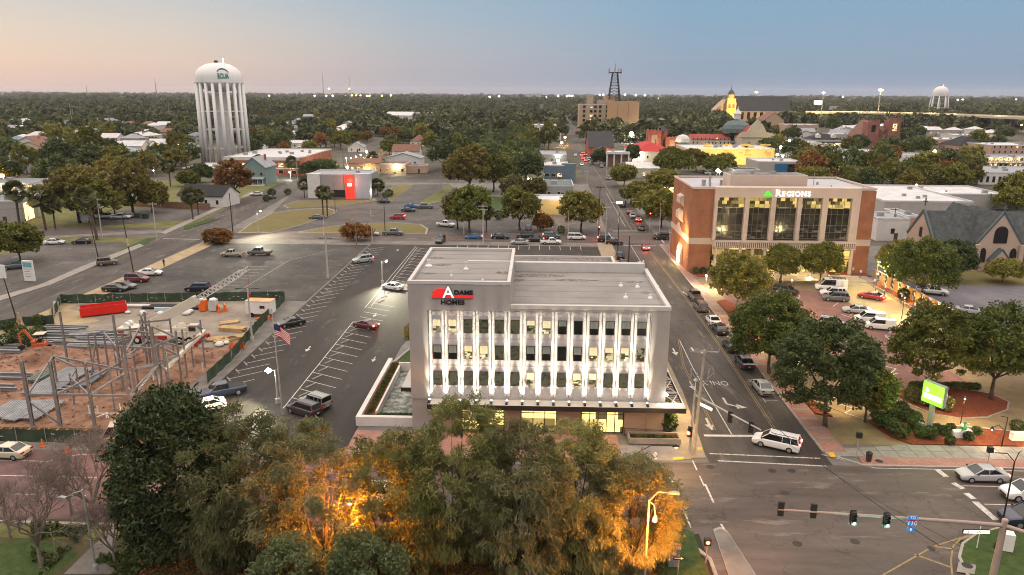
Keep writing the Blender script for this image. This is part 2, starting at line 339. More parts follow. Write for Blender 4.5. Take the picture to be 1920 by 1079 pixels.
# roads
AV = [(25.3, -20), (25.3, 75), (26.3, 190), (29, 320), (32.5, 580), (40, 1030), (50, 1700)]
def strip(name, line, w, z, mat, off=0.):
    b = MB(); L = []
    for i, (x, y) in enumerate(line):
        x0, y0 = line[max(0, i-1)]; x1, y1 = line[min(len(line)-1, i+1)]; d = hypot(x1-x0, y1-y0); nx, ny = -(y1-y0)/d, (x1-x0)/d
        L.append(((x+nx*(off+w/2), y+ny*(off+w/2)), (x+nx*(off-w/2), y+ny*(off-w/2))))
    for i in range(len(L)-1): b.face([(*L[i][1], z), (*L[i+1][1], z), (*L[i+1][0], z), (*L[i][0], z)])
    return struct(b.obj(name, mat))
def mark(b, line, w, off=0., z=.014, dash=None):
    for i in range(len(line)-1):
        (x0, y0), (x1, y1) = line[i], line[i+1]; d = hypot(x1-x0, y1-y0); ux, uy = (x1-x0)/d, (y1-y0)/d; nx, ny = -uy, ux
        segs = [(0, d)] if not dash else [(t, min(d, t+dash[0])) for t in np.arange(0, d, dash[0]+dash[1])]
        for s, e in segs:
            b.face([(x0+ux*s+nx*(off-w/2), y0+uy*s+ny*(off-w/2), z), (x0+ux*e+nx*(off-w/2), y0+uy*e+ny*(off-w/2), z), (x0+ux*e+nx*(off+w/2), y0+uy*e+ny*(off+w/2), z), (x0+ux*s+nx*(off+w/2), y0+uy*s+ny*(off+w/2), z)])
strip('avenue_road', AV, 13.0, 0., A_ROAD)
sheet('avenue_road_south', rect(14.9, -20, 37.5, 58.3), .002, A_EW)
strip('front_road', [(-220, 64.6), (220, 64.6)], 13.0, .004, A_EW)
sheet('front_road_brick_tone', rect(-220, 58.2, -9, 71.0), .008, brickmat('brick_road', (.125, .072, .070), (.155, .092, .088), (.10, .072, .07), scale=1, bw=.45, rh=.22, vertical=False, ms=.02))
strip('back_road', [(-260, 197), (150, 197)], 15, .004, A_EW)
strip('side_road', [(-94, -30), (-94, 200), (-103, 300), (-112, 420), (-128, 640)], 13, .008, A_ROAD)
strip('third_road', [(-240, 324), (24, 324)], 11, .004, A_GREY)
strip('fourth_road', [(34, 420), (400, 420)], 9, .004, A_GREY)
strip('south_mall_road', [(-46, 62), (-46.5, 30), (-47, -20)], .5, .006, CONC_D)

# lots and yards
sheet('old_parking_lot', [(-86.5, 131), (-43, 131), (-43, 183.5), (-84.5, 183.5)], .004, A_OLD)
sheet('office_parking_lot', [(-42.6, 71.4), (-20.6, 71.4), (-20.6, 106), (-18.5, 125), (15.8, 125), (15.8, 184.4), (-42.6, 184.4)], .008, A_NEW)
sheet('building_site_concrete', [(-87.5, 104), (-46.6, 104), (-47, 131), (-87.5, 131)], .0, M('site_concrete', (.16, .135, .11), .9, var=0, col2=(.29, .25, .205), scale=.2, bump=.3, coord='World'))
bd = MB(); NX, NY = 60, 56
def dirt_z(x, y):
    z = .05*sin(x*.9+1.3*sin(y*.7))+.04*sin(y*1.3+x*.35)+.03*sin(x*2.3-y*1.9)
    for cx, cy, r, h in ((-71.5, 98, 4.2, 2.0), (-76, 95, 3.0, .5), (-57.5, 98.5, 2.6, .8), (-52, 101, 2.5, .6), (-48.5, 92, 2., .5)):
        z += h*math.exp(-((x-cx)**2+(y-cy)**2)/(r*r*.6))
    return z+.08
gv = [(-88+42*i/NX, 75+29.5*j/NY) for j in range(NY+1) for i in range(NX+1)]
def edge(x, y): return min(1, max(0, min(x+88, -46.2-x, y-75, 104.6-y)/1.2))
bd.quads([(x, y, .004+edge(x, y)*dirt_z(x, y)) for x, y in gv], [(j*(NX+1)+i, j*(NX+1)+i+1, (j+1)*(NX+1)+i+1, (j+1)*(NX+1)+i) for j in range(NY) for i in range(NX)])
struct(bd.obj('building_site_dirt', DIRT, smooth=True))
sheet('sandy_verge', [(-87.4, 60), (-84.5, 100), (-84.6, 122), (-83, 131), (-82.8, 184), (-86.9, 184), (-87.4, 131)], .016, SAND)
sheet('sand_patch', [(-84.6, 108), (-79, 112), (-74.5, 117), (-79, 121), (-84.6, 124)], .012, SAND)
# west side of the side road
sheet('west_lawn', rect(-200, 58, -101, 330), .0, G_LAWN)
sheet('west_car_park', [at(*p) for p in ((0, 560), (110, 520), (240, 462), (235, 455), (60, 455), (45, 470), (0, 478))], .008, A_GREY)
sheet('west_rear_car_park', [at(*p) for p in ((172, 425), (360, 413), (420, 392), (400, 386), (240, 392), (185, 405))], .008, A_GREY)
sheet('west_alley', [at(*p) for p in ((60, 449), (300, 437), (305, 431), (75, 444))], .008, CONC_D)
sheet('west_drive', [at(*p) for p in ((0, 690), (60, 640), (110, 525), (60, 545), (0, 565))], .006, CONC)
struct(MB().prism(P((0, 565), (95, 535), (165, 505), (270, 462), (262, 458), (150, 502), (75, 535), (0, 556)), -.05, .12).obj('west_pavement', CONC))
sheet('west_verge', P((160, 505), (190, 500), (300, 445), (275, 447), (225, 470)), .012, G_GREEN)
struct(MB().prism(P((310, 440), (480, 362), (472, 360), (300, 437)), -.05, .12).obj('west_pavement', CONC))
sheet('west_verge_far', P((345, 432), (410, 412), (400, 410), (345, 425)), .125, G_GREEN)
# block beyond the back road: tarmac with dry-grass islands
sheet('middle_car_park', P((470, 440), (900, 437), (905, 380), (840, 345), (560, 350)), .0, A_GREY)
def island(name, pts, mat):
    struct(MB().prism(pts, -.05, .11).obj(name+'_kerb', KERB))
    cx = sum(p[0] for p in pts)/len(pts); cy = sum(p[1] for p in pts)/len(pts)
    sheet(name, [(cx+(x-cx)*.965, cy+(y-cy)*.965) for x, y in pts], .116, mat)
island('dry_grass_island', P((445, 438), (505, 438), (560, 424), (625, 402), (632, 396), (615, 391), (560, 393), (510, 400), (470, 420)), G_DRY)
island('dry_grass_island', P((555, 437), (800, 440), (803, 430), (790, 422), (740, 418), (660, 420), (600, 428)), G_DRY)
island('dry_grass_strip', P((530, 386), (560, 377), (710, 376), (640, 386), (540, 391)), G_DRY)
island('dry_grass_island', P((735, 350), (775, 346), (770, 352), (735, 378), (728, 378)), G_DRY)
island('dry_grass_island', P((845, 345), (850, 350), (825, 378), (800, 384), (788, 380), (830, 355)), G_LAWN)
sheet('house_lawn', P((905, 393), (1000, 393), (1000, 372), (905, 368)), .012, G_GREEN)
sheet('yellow_wall_car_park', P((895, 438), (1128, 438), (1100, 380), (905, 394)), .006, A_GREY)
sheet('rear_court', P((720, 320), (840, 318), (845, 335), (705, 337)), .006, A_NEW)
# pavements round the blocks
slab('avenue_pavement_west', [(15.9, 72.0), (18.6, 72.0), (18.9, 76), (19.6, 90), (19.8, 188.9), (15.9, 188.9)], .13, M('warm_concrete', (.27, .215, .15), .85, var=.15, scale=.8, coord='World'))
slab('corner_pavement', [(9.6, 71.2), (14.5, 71.2), (17, 71.8), (18.55, 73.2), (18.55, 76.4), (16.5, 76.4), (15.9, 74.5), (9.6, 74.5)], .126, CONC)
slab('front_pavement', [(-20.5, 71.2), (9.6, 71.2), (9.6, 77), (-20.5, 77)], .122, PAVER_L)
sheet('corner_brick_patch', [(13.3, 72.6), (15.2, 72.4), (14.9, 74.3), (11.2, 74.4)], .134, M('grey_pavers', (.20, .18, .19), .85, var=.1, coord='World'))
slab('front_south_pavement', [(-220, 57), (10.5, 57.0), (13.5, 56.2), (14.6, 54), (14.6, 30), (-220, 30)], .08, M('park_turf', (.05, .052, .02), .95, var=0, col2=(.085, .06, .03), scale=.5, bump=.8, coord='World', bscale=7))
slab('front_south_kerb', [(-220, 57.0), (10.4, 57.0), (13.6, 56.4), (14.9, 54.2), (14.9, 30), (15.2, 30), (15.2, 54.3), (13.8, 56.8), (10.5, 57.4), (-220, 57.4)], .13, KERB)
sheet('corner_lawn', P((1215, 985), (1250, 984), (1300, 1000), (1325, 1079), (1330, 1150), (1180, 1150), (1205, 1020)), .14, G_GREEN)
slab('left_verge', [(-220, 54.8), (-34, 54.8), (-34, 57), (-220, 57)], .10, G_LAWN)
slab('park_path', P((120, 1079), (165, 1035), (215, 990), (215, 1079)), .13, CONC_D)
sheet('park_grass', P((0, 1020), (60, 1010), (150, 1040), (60, 1110), (0, 1110)), .09, G_GREEN)
# east side: bank forecourt
slab('avenue_pavement_east', [(32.0, 74), (34.4, 74), (34.4, 80), (33.9, 152), (33.2, 188), (32.4, 188), (32.2, 100)], .13, PAVER_L)
slab('avenue_kerb_east', [(31.75, 74.2), (32.0, 74), (32.2, 100), (32.4, 188), (32.1, 188), (31.95, 100)], .15, KERB)
cb = MB()
for y in np.arange(77, 150, 2.6): cb.box(32.25, y, .131, 34.3, y+.55, .137)
struct(cb.obj('pavement_bands', CONC))
sheet('bank_forecourt', [(34.4, 76), (71.5, 76), (72, 152), (33.9, 152)], .004, M('stamped_concrete', (.20, .145, .08), .8, var=.2, scale=.5, bump=.3, coord='World', bscale=4))
sheet('bank_brick_car_park', [(40.5, 98), (44, 93.5), (52, 90), (59.5, 93), (59, 104), (63.5, 120), (58.5, 141), (42, 150), (36.5, 146), (36.5, 118)], .008, PAVER)
sheet('bank_drive_edge', [(62, 112), (68.4, 112), (69, 150), (62.5, 152), (58.2, 143)], .010, M('pale_drive', (.33, .27, .15), .8, var=.14, scale=.6, coord='World'))
slab('bank_plaza', [(45.5, 150.5), (69.5, 150.5), (69.5, 158.5), (41, 158.5), (41, 153)], .14, M('bank_plaza_stone', (.36, .30, .21), .8, var=.12, scale=1, coord='World'))
slab('bank_walk', [(69.6, 108), (71.4, 108), (71.4, 156), (69.6, 156)], .13, CONC)
slab('boundary_mulch_bed', [(69.9, 110), (71.3, 110), (71.3, 150), (69.9, 150)], .20, MULCH)
slab('mulch_bed_avenue', [(34.6, 108), (37.4, 112), (37.6, 131), (36.2, 135.5), (34.4, 134)], .17, MULCH)
slab('mulch_bed_avenue', [(34.6, 84), (36.4, 83.2), (36, 87), (35.2, 91), (34.5, 91)], .17, MULCH)
slab('mulch_bed_wall', [(35, 153.6), (41, 153), (41, 157.6), (33.9, 157.6)], .16, MULCH)
slab('mulch_bed_wall', [(64, 156.3), (72.5, 155.4), (72.5, 159), (64, 159)], .16, MULCH)
island('oval_bed', [(46.9, 90.2), (47.4, 87.6), (49, 84.6), (51.7, 83.4), (55.4, 83.9), (59.2, 86.2), (60.9, 88.7), (60.2, 91.4), (57, 92.9), (52.6, 93.2), (48.8, 92.4)], MULCH)
slab('sign_bed', [(40.3, 82.4), (40.3, 80.6), (41, 78), (42.5, 76.2), (72, 76.4), (72, 79.4), (57, 79.6), (53, 80.5), (47.4, 81.4), (45.2, 82.3)], .16, MULCH)
struct(MB().prism([(40.0, 82.7), (45.4, 82.6), (47.6, 81.7), (53.2, 80.8), (57, 79.9), (72, 79.7), (72, 79.4), (57, 79.6), (53, 80.5), (47.4, 81.4), (45.2, 82.3), (40.3, 82.4)], 0, .18).obj('sign_bed_kerb', KERB))
slab('east_pavement', [(32, 72.9), (34.6, 73), (120, 73), (120, 76), (41.8, 76), (34.6, 74.8), (32, 74.6)], .128, CONC)
slab('east_pavement_brick', [(35, 71.25), (120, 71.25), (120, 72.96), (35.2, 72.96)], .126, PAVER_L)
struct(MB().prism([(31.9, 73.6), (35, 71.0), (120, 71.0), (120, 71.25), (35.1, 71.25), (32.1, 73.8)], -.05, .14).obj('east_kerb', KERB))
jb = MB()
for x in np.arange(36, 72, 1.9): mark(jb, [(x, 73.05), (x, 75.95)], .07, z=.1295)
mark(jb, [(35.5, 74.5), (72, 74.5)], .06, z=.1295)
struct(jb.obj('pavement_joints', M('joint_dark', (.07, .06, .05), .9, var=0)))
sheet('rental_yard', [(72.6, 96), (120, 92), (124, 150), (72.6, 150)], .006, asphalt('purple_yard', (.10, .095, .115), (.15, .14, .16), (.12, .11, .13)))
sheet('church_lawn', [(76, 150), (122, 148), (125, 170), (97, 164), (80, 168)], .01, G_DRY)
# corner island bottom right
island('corner_grass_island', [(35.6, 53.2), (36.2, 55.4), (37.6, 57.4), (39.6, 58.9), (42.5, 60.1), (46, 61), (52, 61.6), (60, 61.6), (60, 40), (33.5, 40), (34.6, 49)], G_GREEN)
sheet('manhole_slab', P((1797, 1055), (1830, 1062), (1827, 1079), (1793, 1075)), .12, CONC)
island('median_tip', [(16.3, 58.6), (17.0, 59.0), (17.5, 58.4), (18.6, 50), (19.2, 35), (16.4, 35), (16.0, 50)], CONC_D)
# markings
b = MB()
mark(b, P((1372, 815), (1299, 690), (1274, 638)), .13)
mark(b, P((1320, 817), (1417, 818)), .5)
mark(b, [(31.5, 73.5), (36, 70.7), (60, 70.7)], .12)
mark(b, P((1757, 881), (1775, 895)), .6); mark(b, P((1787, 906), (1806, 917)), .6); mark(b, P((1811, 925), (1826, 936)), .6); mark(b, P((1828, 941), (1868, 976)), .6)
mark(b, [(43.2, 67.4), (75, 67.4)], .13); mark(b, [(43.4, 64.0), (75, 64.0)], .13)
mark(b, [(-75, 68.7), (-51.5, 68.5), (-49, 70.2), (10, 70.2)], .11); mark(b, [(-80, 65.5), (-44, 65.4)], .11); mark(b, [(-60, 62.0), (-36, 62.0)], .11, dash=(2.2, 2.6))
mark(b, [(17.1, 71.5), (17.2, 66)], .14, dash=(2, 1.2)); mark(b, P((1322, 908), (1338, 943)), .2); mark(b, P((1352, 983), (1370, 1016)), .22); mark(b, P((1278, 950), (1296, 990)), .16)
mark(b, [(13.6, 70.7), (14.3, 66), (14.6, 62)], .14, dash=(1.4, 1.4))
# turn arrows of the avenue (for drivers coming towards the camera)
def arrow(b, x, y, turn, s=1.0, z=.014):
    mark(b, [(x, y+1.5*s), (x, y-.2*s)], .25*s, z=z)
    if turn == 0: b.face([(x-.5*s, y-.2*s, z), (x, y-1.6*s, z), (x+.5*s, y-.2*s, z)])
    else:
        mark(b, [(x, y-.1*s), (x+turn*.9*s, y-.75*s)], .25*s, z=z); q = x+turn*.8*s
        b.face([(q, y-1.3*s, z), (q+turn*1.1*s, y-1.0*s, z), (q+turn*.15*s, y-.05*s, z)][::turn])
arrow(b, 21.3, 92.5, 0); arrow(b, 20.9, 80.7, 0, 1.1); arrow(b, *at(1265, 660), 0); arrow(b, *at(1300, 658), 1)
arrow(b, *at(1362, 757), 1, 1.2); arrow(b, 25.4, 168, -1); arrow(b, 24.9, 146, 0); arrow(b, 31.0-1.6, 140, 1, .9)
mark(b, [(24.6, 186), (24.6, 128)], .12); mark(b, [(22.6, 186), (31.2, 186.4)], .4); mark(b, [(22, 208), (31.5, 208.5)], .4); mark(b, [(22, 205.5), (31.5, 206)], .25); mark(b, [(33.8, 190), (33.8, 204)], .3); mark(b, [(20.5, 190), (20.5, 204)], .3)
for y in np.arange(88, 140, 6.4): mark(b, [(29.6, y), (31.4, y)], .1); mark(b, [(29.6, y-.7), (29.6, y+.7)], .1)
mark(b, [(26.4, 214), (27.6, 290)], .12); mark(b, [(24.2, 212), (26, 230)], .12)
mark(b, [(-84, 192.6), (10, 192.6)], .12, dash=(3, 4)); mark(b, [(-84, 201), (10, 201)], .12)
mark(b, [(-99.2, 200), (-99.4, 260)], .12, dash=(1.2, 4)); mark(b, [(-95.5, 200), (-97.5, 250)], .12, dash=(1.2, 4)); mark(b, [(-99.5, 188.7), (-89, 188.2)], .35)
struct(b.obj('road_markings', PAINT))
wb = MB(); mark(wb, [(19.3, 73.2), (31, 72.6)], .22); mark(wb, [(19.8, 71.6), (31, 70.9)], .22); struct(wb.obj('worn_markings', PAINTW))
t = text('ONLY', 1.35, PAINTW, .002, 'road_lettering', loc=(24.6, 94.3, .016), rx=0, rz=pi, xs=1.0); t.scale.y = 1.7; struct(t)
b = MB()
for off in (-.14, .14): mark(b, [(28.3, 79), (28.9, 108), (29.0, 140), (28.4, 186)], .1, off)
for off in (-.14, .14): mark(b, [(27.6, 209), (29.6, 320), (32, 560)], .1, off)
for off in (-.12, .12): mark(b, [(21.2, 79), (21.6, 100), (23.1, 112)], .08, off)
mark(b, P((1655, 1079), (1750, 1025), (1830, 1000), (1890, 985)), .14); mark(b, P((1785, 1078), (1783, 1050), (1787, 1025), (1800, 1012), (1840, 998)), .14)
mark(b, P((1750, 1025), (1788, 1030)), .22); mark(b, P((1715, 1040), (1782, 1064)), .22)
struct(b.obj('yellow_markings', PAINTY))
tb = MB()
for q in (P((1262, 860), (1282, 859), (1281, 864), (1262, 865)), P((1308, 842), (1316, 841), (1317, 846), (1308, 847)), P((1552, 851), (1562, 850), (1567, 859), (1558, 860))): tb.face([(x, y, .142) for x, y in q][::-1])
struct(tb.obj('tactile_paving', TACT))
# stalls
b = MB()
for k in range(33):
    y = 86.2+2.97*k
    if y > 180: break
    mark(b, [(-41.7, y), (-38.2, y+2.9)], .11)
mark(b, [(-31.1, 82.5), (-31.1, 118.4)], .12); mark(b, [(-31.1, 118.4), (-30.5, 119)], .12)
for k in range(11): mark(b, [(-31.1, 86.2+2.97*k), (-26.3, 83.7+2.97*k)], .11)
mark(b, [(-31.0, 127), (-30.6, 182.5)], .12); mark(b, [(-30.1, 128), (-30.0, 181)], .12)
for k in range(18):
    y = 130+2.97*k
    if abs(y-134) > 2: mark(b, [(-30, y), (-25.6, y-2.4)], .11)
for k in range(4): mark(b, [(-30.6, 118.5+2.97*k), (-26.0, 116.1+2.97*k)], .11)
for k in range(13): mark(b, [(-20+2.62*k, 184.2), (-20+2.62*k, 179.6)], .11)
for k in range(9): mark(b, [(-60, 136+2.75*k), (-66, 136+2.75*k)], .08)
mark(b, [(-58.6, 131.5), (-57.5, 165), (-50, 178)], .08)
arrow(b, -34.6, 104.6, 0, .8); arrow(b, -23.6, 100.6, 0, .7); arrow(b, -28.2, 122.6, 0, .7); arrow(b, -28.4, 121-1.6, 1, .6); arrow(b, -34.9, 166, 0, .8); arrow(b, -34.4, 177.7, 0, .7)
struct(b.obj('parking_markings', PAINT))
b = MB()
def zig(x, y, n, dx=2.5, dy=1.5, ex=-1.6, ey=-2.6):
    for k in range(n):
        mark(b, [(x, y), (x+dx*.8, y-dy*.6)], .14, z=.02); x2, y2 = x+dx*.8, y-dy*.6; mark(b, [(x2, y2), (x2+ex*.55, y2+ey*.55)], .14, z=.02); x, y = x2+ex*.55, y2+ey*.55
mark(b, P((1640, 614), (1670, 622), (1660, 631), (1672, 640)), .14, z=.02)
for q in (((1497, 553), (1500, 556), (1488, 570)), ((1562, 575), (1572, 568)), ((1577, 590), (1603, 598), (1592, 608)), ((1593, 592), (1600, 588)), ((1572, 629), (1602, 635), (1592, 642)), ((1523, 542), (1530, 545)),
          ((1640, 612), (1672, 622), (1660, 630), (1690, 638), (1676, 646)), ((1634, 670), (1660, 676), (1646, 684), (1680, 692), (1668, 702)), ((1706, 722), (1726, 729), (1714, 737)), ((1572, 757), (1600, 766), (1584, 775), (1625, 788), (1655, 770)), ((1470, 640), (1490, 650), (1478, 662)), ((1640, 700), (1662, 706), (1684, 700))):
    mark(b, P(*q), .15, z=.02)
struct(b.obj('bank_stall_markings', PAINT))
# manholes
for i, (px, py) in enumerate(((1448, 883), (1471, 925), (1495, 1020), (1603, 1016), (1374, 764), (1332, 876), (203, 518), (110, 544), (1648, 867), (1813, 1063), (1746, 1029), (1484, 883))):
    x, y = at(px, py); z = .132 if i == 8 else (.14 if i == 9 else .02)
    struct(MB().prism(ring(x, y, .42 if i != 10 else .3, .42, 16), z-.012, z).obj('manhole_cover', M('cast_iron', (.03, .027, .025), .7, var=.2)))
# ================================================================ LIGHT GREY OFFICE BUILDING
STUC = M('grey_stucco', (.33, .305, .285), .9, var=.06, scale=.35, bump=.12, bscale=3)
STUC_W = M('white_panel_wall', (.44, .41, .40), .85, var=0, col2=(.54, .51, .50), scale=1.2, bump=.5, bscale=5)
PIL = M('stacked_white_tile', (.70, .67, .64), .8, var=.05, scale=2., bump=.9, bscale=9)
COP = M('white_coping', (.48, .455, .43), .6, var=.06)
ROOFM = M('stained_roof_membrane', (.19, .178, .168), .9, var=0, col2=(.27, .255, .243), scale=.16, bump=.1, detail=8)
ROOFD = M('dirty_low_roof', (.10, .085, .08), .9, var=0, col2=(.24, .215, .205), scale=.28, detail=8)
DARKM = M('dark_bronze_metal', (.035, .026, .024), .45, var=.1)
BLACKM = M('black_metal', (.015, .015, .015), .5, var=0)
STEEL = M('galvanised_steel', (.33, .32, .31), .5, metal=.4, var=.15, scale=3)
WHITEP = M('white_paint', (.66, .65, .63), .6, var=.07, scale=1.5)
TANW = M('tan_shopfront_wall', (.33, .235, .17), .85, var=.07, scale=.6, bump=.1)
GLASS = M('dark_glass', (.012, .014, .015), .08, var=0, spec=.7)
BLIND_G = M('green_grey_blind', (.17, .19, .165), .7, var=.05)
BLIND_Y = M('glowing_blind', (.5, .45, .3), .7, var=.05, emit=(1., .82, .42), es=.16)
OFF = thing('office_building', 'pale grey four-storey office block with glowing white pilasters and red roof-shaped logo', 'office building', (0, 77.5, 0))
X0, X1, XS = -14.05, 14.95, -2.75
b = MB(); FR = .45                                   # walls, leaving the window field of the front set back
b.box(X0, FR, 0, X1, 18.2, 14.9)
for x0, x1, z0, z1 in ((X0, -11.95, 4.0, 17.6), (12.95, X1, 4.0, 14.9)): b.box(x0, 0, z0, x1, FR-.003, z1)
b.box(-11.947, 0, 14.62, XS, FR-.003, 17.6); b.box(XS+.003, 0, 14.62, 12.947, FR-.003, 14.9)
b.box(X0+.002, FR, 14.903, XS, 18.0, 17.6)
b.box(X0, .15, 0, X1, FR-.003, 3.99)
b.obj('wall', STUC, OFF)
b = MB(); b.box(X0+.35, .4, 17.603, XS-.35, 17.7, 17.62); b.obj('roof', ROOFM, OFF)
b = MB()
for x0, y0, x1, y1 in ((X0-.05, -.05, XS+.05, .35), (X0-.05, 17.7, XS+.05, 18.05), (X0-.05, .353, X0+.35, 17.697), (XS-.35, .353, XS+.05, 17.697)): b.box(x0, y0, 17.623, x1, y1, 18.0)
b.obj('parapet', COP, OFF, bevel=.03)
b = MB(); b.box(XS+.06, .5, 14.903, X1-.4, 17.6, 14.92); b.obj('roof', ROOFM, OFF)
b = MB()
for x0, y0, x1, y1 in ((XS+.06, -.05, X1+.05, .42), (X1-.45, .423, X1+.05, 18.25)): b.box(x0, y0, 14.923, x1, y1, 15.38)
b.box(XS+.06, 17.45, 14.923, X1-.453, 18.25, 16.2)
b.obj('parapet', COP, OFF, bevel=.03)
b = MB(); b.box(X0+1, 18.203, 0, 13.3, 46.5, 10.4); b.obj('rear_wing', STUC, OFF)
b = MB(); b.box(X0+1.3, 18.21, 10.403, 12.95, 46.2, 10.42); b.obj('roof', ROOFD, OFF)
b = MB(); b.box(X0+1, 46.2, 10.423, 13.3, 46.55, 10.8); b.box(12.95, 18.21, 10.423, 13.35, 46.197, 10.8); b.obj('parapet', COP, OFF)
# roof furniture
for px, py, z, r, h in ((804, 500, 17.62, .28, .9), (874, 506, 17.62, .2, 1.0), (846.5, 519, 17.62, .1, .6), (905, 527, 17.62, .08, .3)):
    x, y = at(px, py, z); MB().tube((x, y-77.5, z), (x, y-77.5, z+h), r*.55, r*.5, 10).tube((x, y-77.5, z+h*.8), (x, y-77.5, z+h), r*.8, r*.8, 10).lathe([(r*1.6, 0), (r*1.6, .12), (r*.6, .3)], (x, y-77.5, z), 10).obj('roof_vent', WHITEP, OFF)
for px, py in ((1164, 537), (1195, 539), (1173, 559), (1219, 560)):
    x, y = at(px, py, 14.92); MB().lathe([(.3, 0), (.25, .15), (.1, .3), (.1, .5), (0, .52)], (x, y-77.5, 14.92), 10).obj('roof_vent', WHITEP, OFF)
x, y = at(925, 491, 17.62); MB().box(x-3.2, y-77.5, 17.623, x+2.6, y-77.3, 17.7).obj('roof_pipe', WHITEP, OFF)
for y in np.arange(2.4, 17, 2.6): MB().box(XS+.1, y, 14.9205, X1-.5, y+.07, 14.934).obj('roof_seam', M('roof_seam_grey', (.16, .15, .14), .9), OFF); MB().box(X0+.4, y, 17.6205, XS-.4, y+.07, 17.634).obj('roof_seam', M('roof_seam_grey', (.16, .15, .14), .9), OFF)
PUD = M('roof_stain', (.075, .065, .06), .9, var=0, col2=(.24, .225, .21), scale=2.2, detail=8, lo=.4, hi=.62)
for px, py, z, rx, ry in ((818, 484, 17.62, 1.0, .5), (828, 497, 17.62, 1.2, .5), (800, 513, 17.62, 1.1, .4), (1010, 517.5, 14.92, 3.5, .8), (1075, 526, 14.92, 3, .5), (1188, 529, 14.92, 1.2, .5), (965, 526, 14.92, 1.4, .6), (1210, 549, 14.92, .5, .5), (1105, 490, 10.42, 2.8, 2.2), (1030, 489, 10.42, 3, 2.0), (944, 512, 17.62, .9, .7)):
    x, y = at(px, py, z); k = [(cx*(1+.25*rnd.uniform(-1, 1)), cy) for cx, cy in ring(0, 0, rx, ry, 18)]
    MB().face([(x+cx, y-77.5+cy, z+.0235) for cx, cy in k]).obj('roof_stain', PUD, OFF)
# window field
b = MB()
WX = [-11.0+1.764*i for i in range(14)]; ROWS = [(11.95, 13.45), (8.8, 10.4), (5.65, 7.25)]
b.box(-11.947, FR+.003-.03, 4.0, 12.947, FR+.06, 14.617); b.obj('facade_panel', STUC_W, OFF)
rs = random.Random(3)
LITA = [litglass('lit_office_window_%s' % 'abcd'[i], c, s, scale=2.3+.5*i, thr=t) for i, (c, s, t) in enumerate((((1, .80, .42), .32, .35), ((1, .84, .50), .48, .45), ((.75, .68, .35), .15, .5), ((1, .78, .36), .5, .6)))]
DIMW = litglass('dim_office_window', (.42, .39, .20), .07, scale=3, thr=.05)
PAT = {0: 'LLDDDDLYBBBBBB', 1: 'BBLYDDBBBBLLYL', 2: 'DDDDDDLDDLLDDD'}
fmats = {'L': LITA, 'Y': [LITA[1]], 'D': [DIMW], 'B': [GLASS]}
for ri, (z0, z1) in enumerate(ROWS):
    for i, x in enumerate(WX):
        k = PAT[ri][i]; w = .44
        fr = MB()
        for a in ((x-w-.06, z0-.06, x+w+.06, z0), (x-w-.06, z1, x+w+.06, z1+.06), (x-w-.06, z0, x-w, z1), (x+w, z0, x+w+.06, z1)): fr.box(a[0], FR-.10, a[1], a[2], FR-.03, a[3])
        wo = fr.obj('window', DARKM if k in 'DB' else STUC, OFF)
        pm = fmats[k][(i+ri) % len(fmats[k])]
        MB().box(x-w, FR-.06, z0, x+w, FR-.034, z1).obj('pane', pm, wo)
        if k in 'BLY' and rs.random() < .9:
            d = rs.uniform(.35, .62)*(z1-z0); MB().box(x-w+.02, FR-.067, z1-d, x+w-.02, FR-.0605, z1-.01).obj('blind', BLIND_G if k == 'B' else BLIND_Y, wo)
for i in range(15):
    x = -11.882+1.764*i; b = MB()
    x0, x1 = max(-11.94, x-.32), min(12.94, x+.32)
    b.box(x0, FR-.17, 4.35, x1, FR-.031, 14.55); b.box(x-.035, FR-.26, 4.35, x+.035, FR-.171, 14.5, 1)
    b.obj('pilaster', [PIL, M('fin_grey', (.14, .13, .12), .7)], OFF)
    u = MB().box(x-.14, -1.35, 4.02, x+.14, -.34, 4.16).box(x-.05, -.34, 3.99, x+.05, -.02, 4.05).obj('uplight', BLACKM, OFF)
    MB().box(x-.09, -.58, 4.162, x+.09, -.4, 4.175).obj('lens', E('uplight_lens', (1, .93, .78), 12), u)
    lamp('uplight_beam', (x, -.10, 4.22), 560, (1, .88, .66), OFF, 'SPOT', .04, target=(x, FR-.1, 7), spot=radians(62), blend=1); lamp('uplight_beam', (x, -1.1, 4.25), 1500, (1, .88, .68), OFF, 'SPOT', .04, target=(x, FR-.17, 7.9), spot=radians(23), blend=1); lamp('uplight_beam', (x, -1.25, 4.25), 5600, (1, .89, .70), OFF, 'SPOT', .04, target=(x, FR-.17, 12.4), spot=radians(12), blend=1)
for zz in (7.95, 11.2): MB().box(-11.94, FR-.05, zz, 12.94, FR-.0305, zz+.05).obj('facade_joint', STUC, OFF)
MB().box(-11.94, FR-.12, 14.42, 12.94, FR-.0305, 14.5).obj('facade_cornice', STUC_W, OFF)
# canopy of the ground floor
CANW = M('canopy_top', (.60, .55, .47), .7, var=.08, scale=.4)
MB().box(-12.0, -1.55, 3.62, 17.0, .14, 3.98).obj('canopy', CANW, OFF)
MB().box(-12.03, -1.62, 3.45, 17.05, -1.553, 4.02).obj('canopy_fascia', DARKM, OFF)
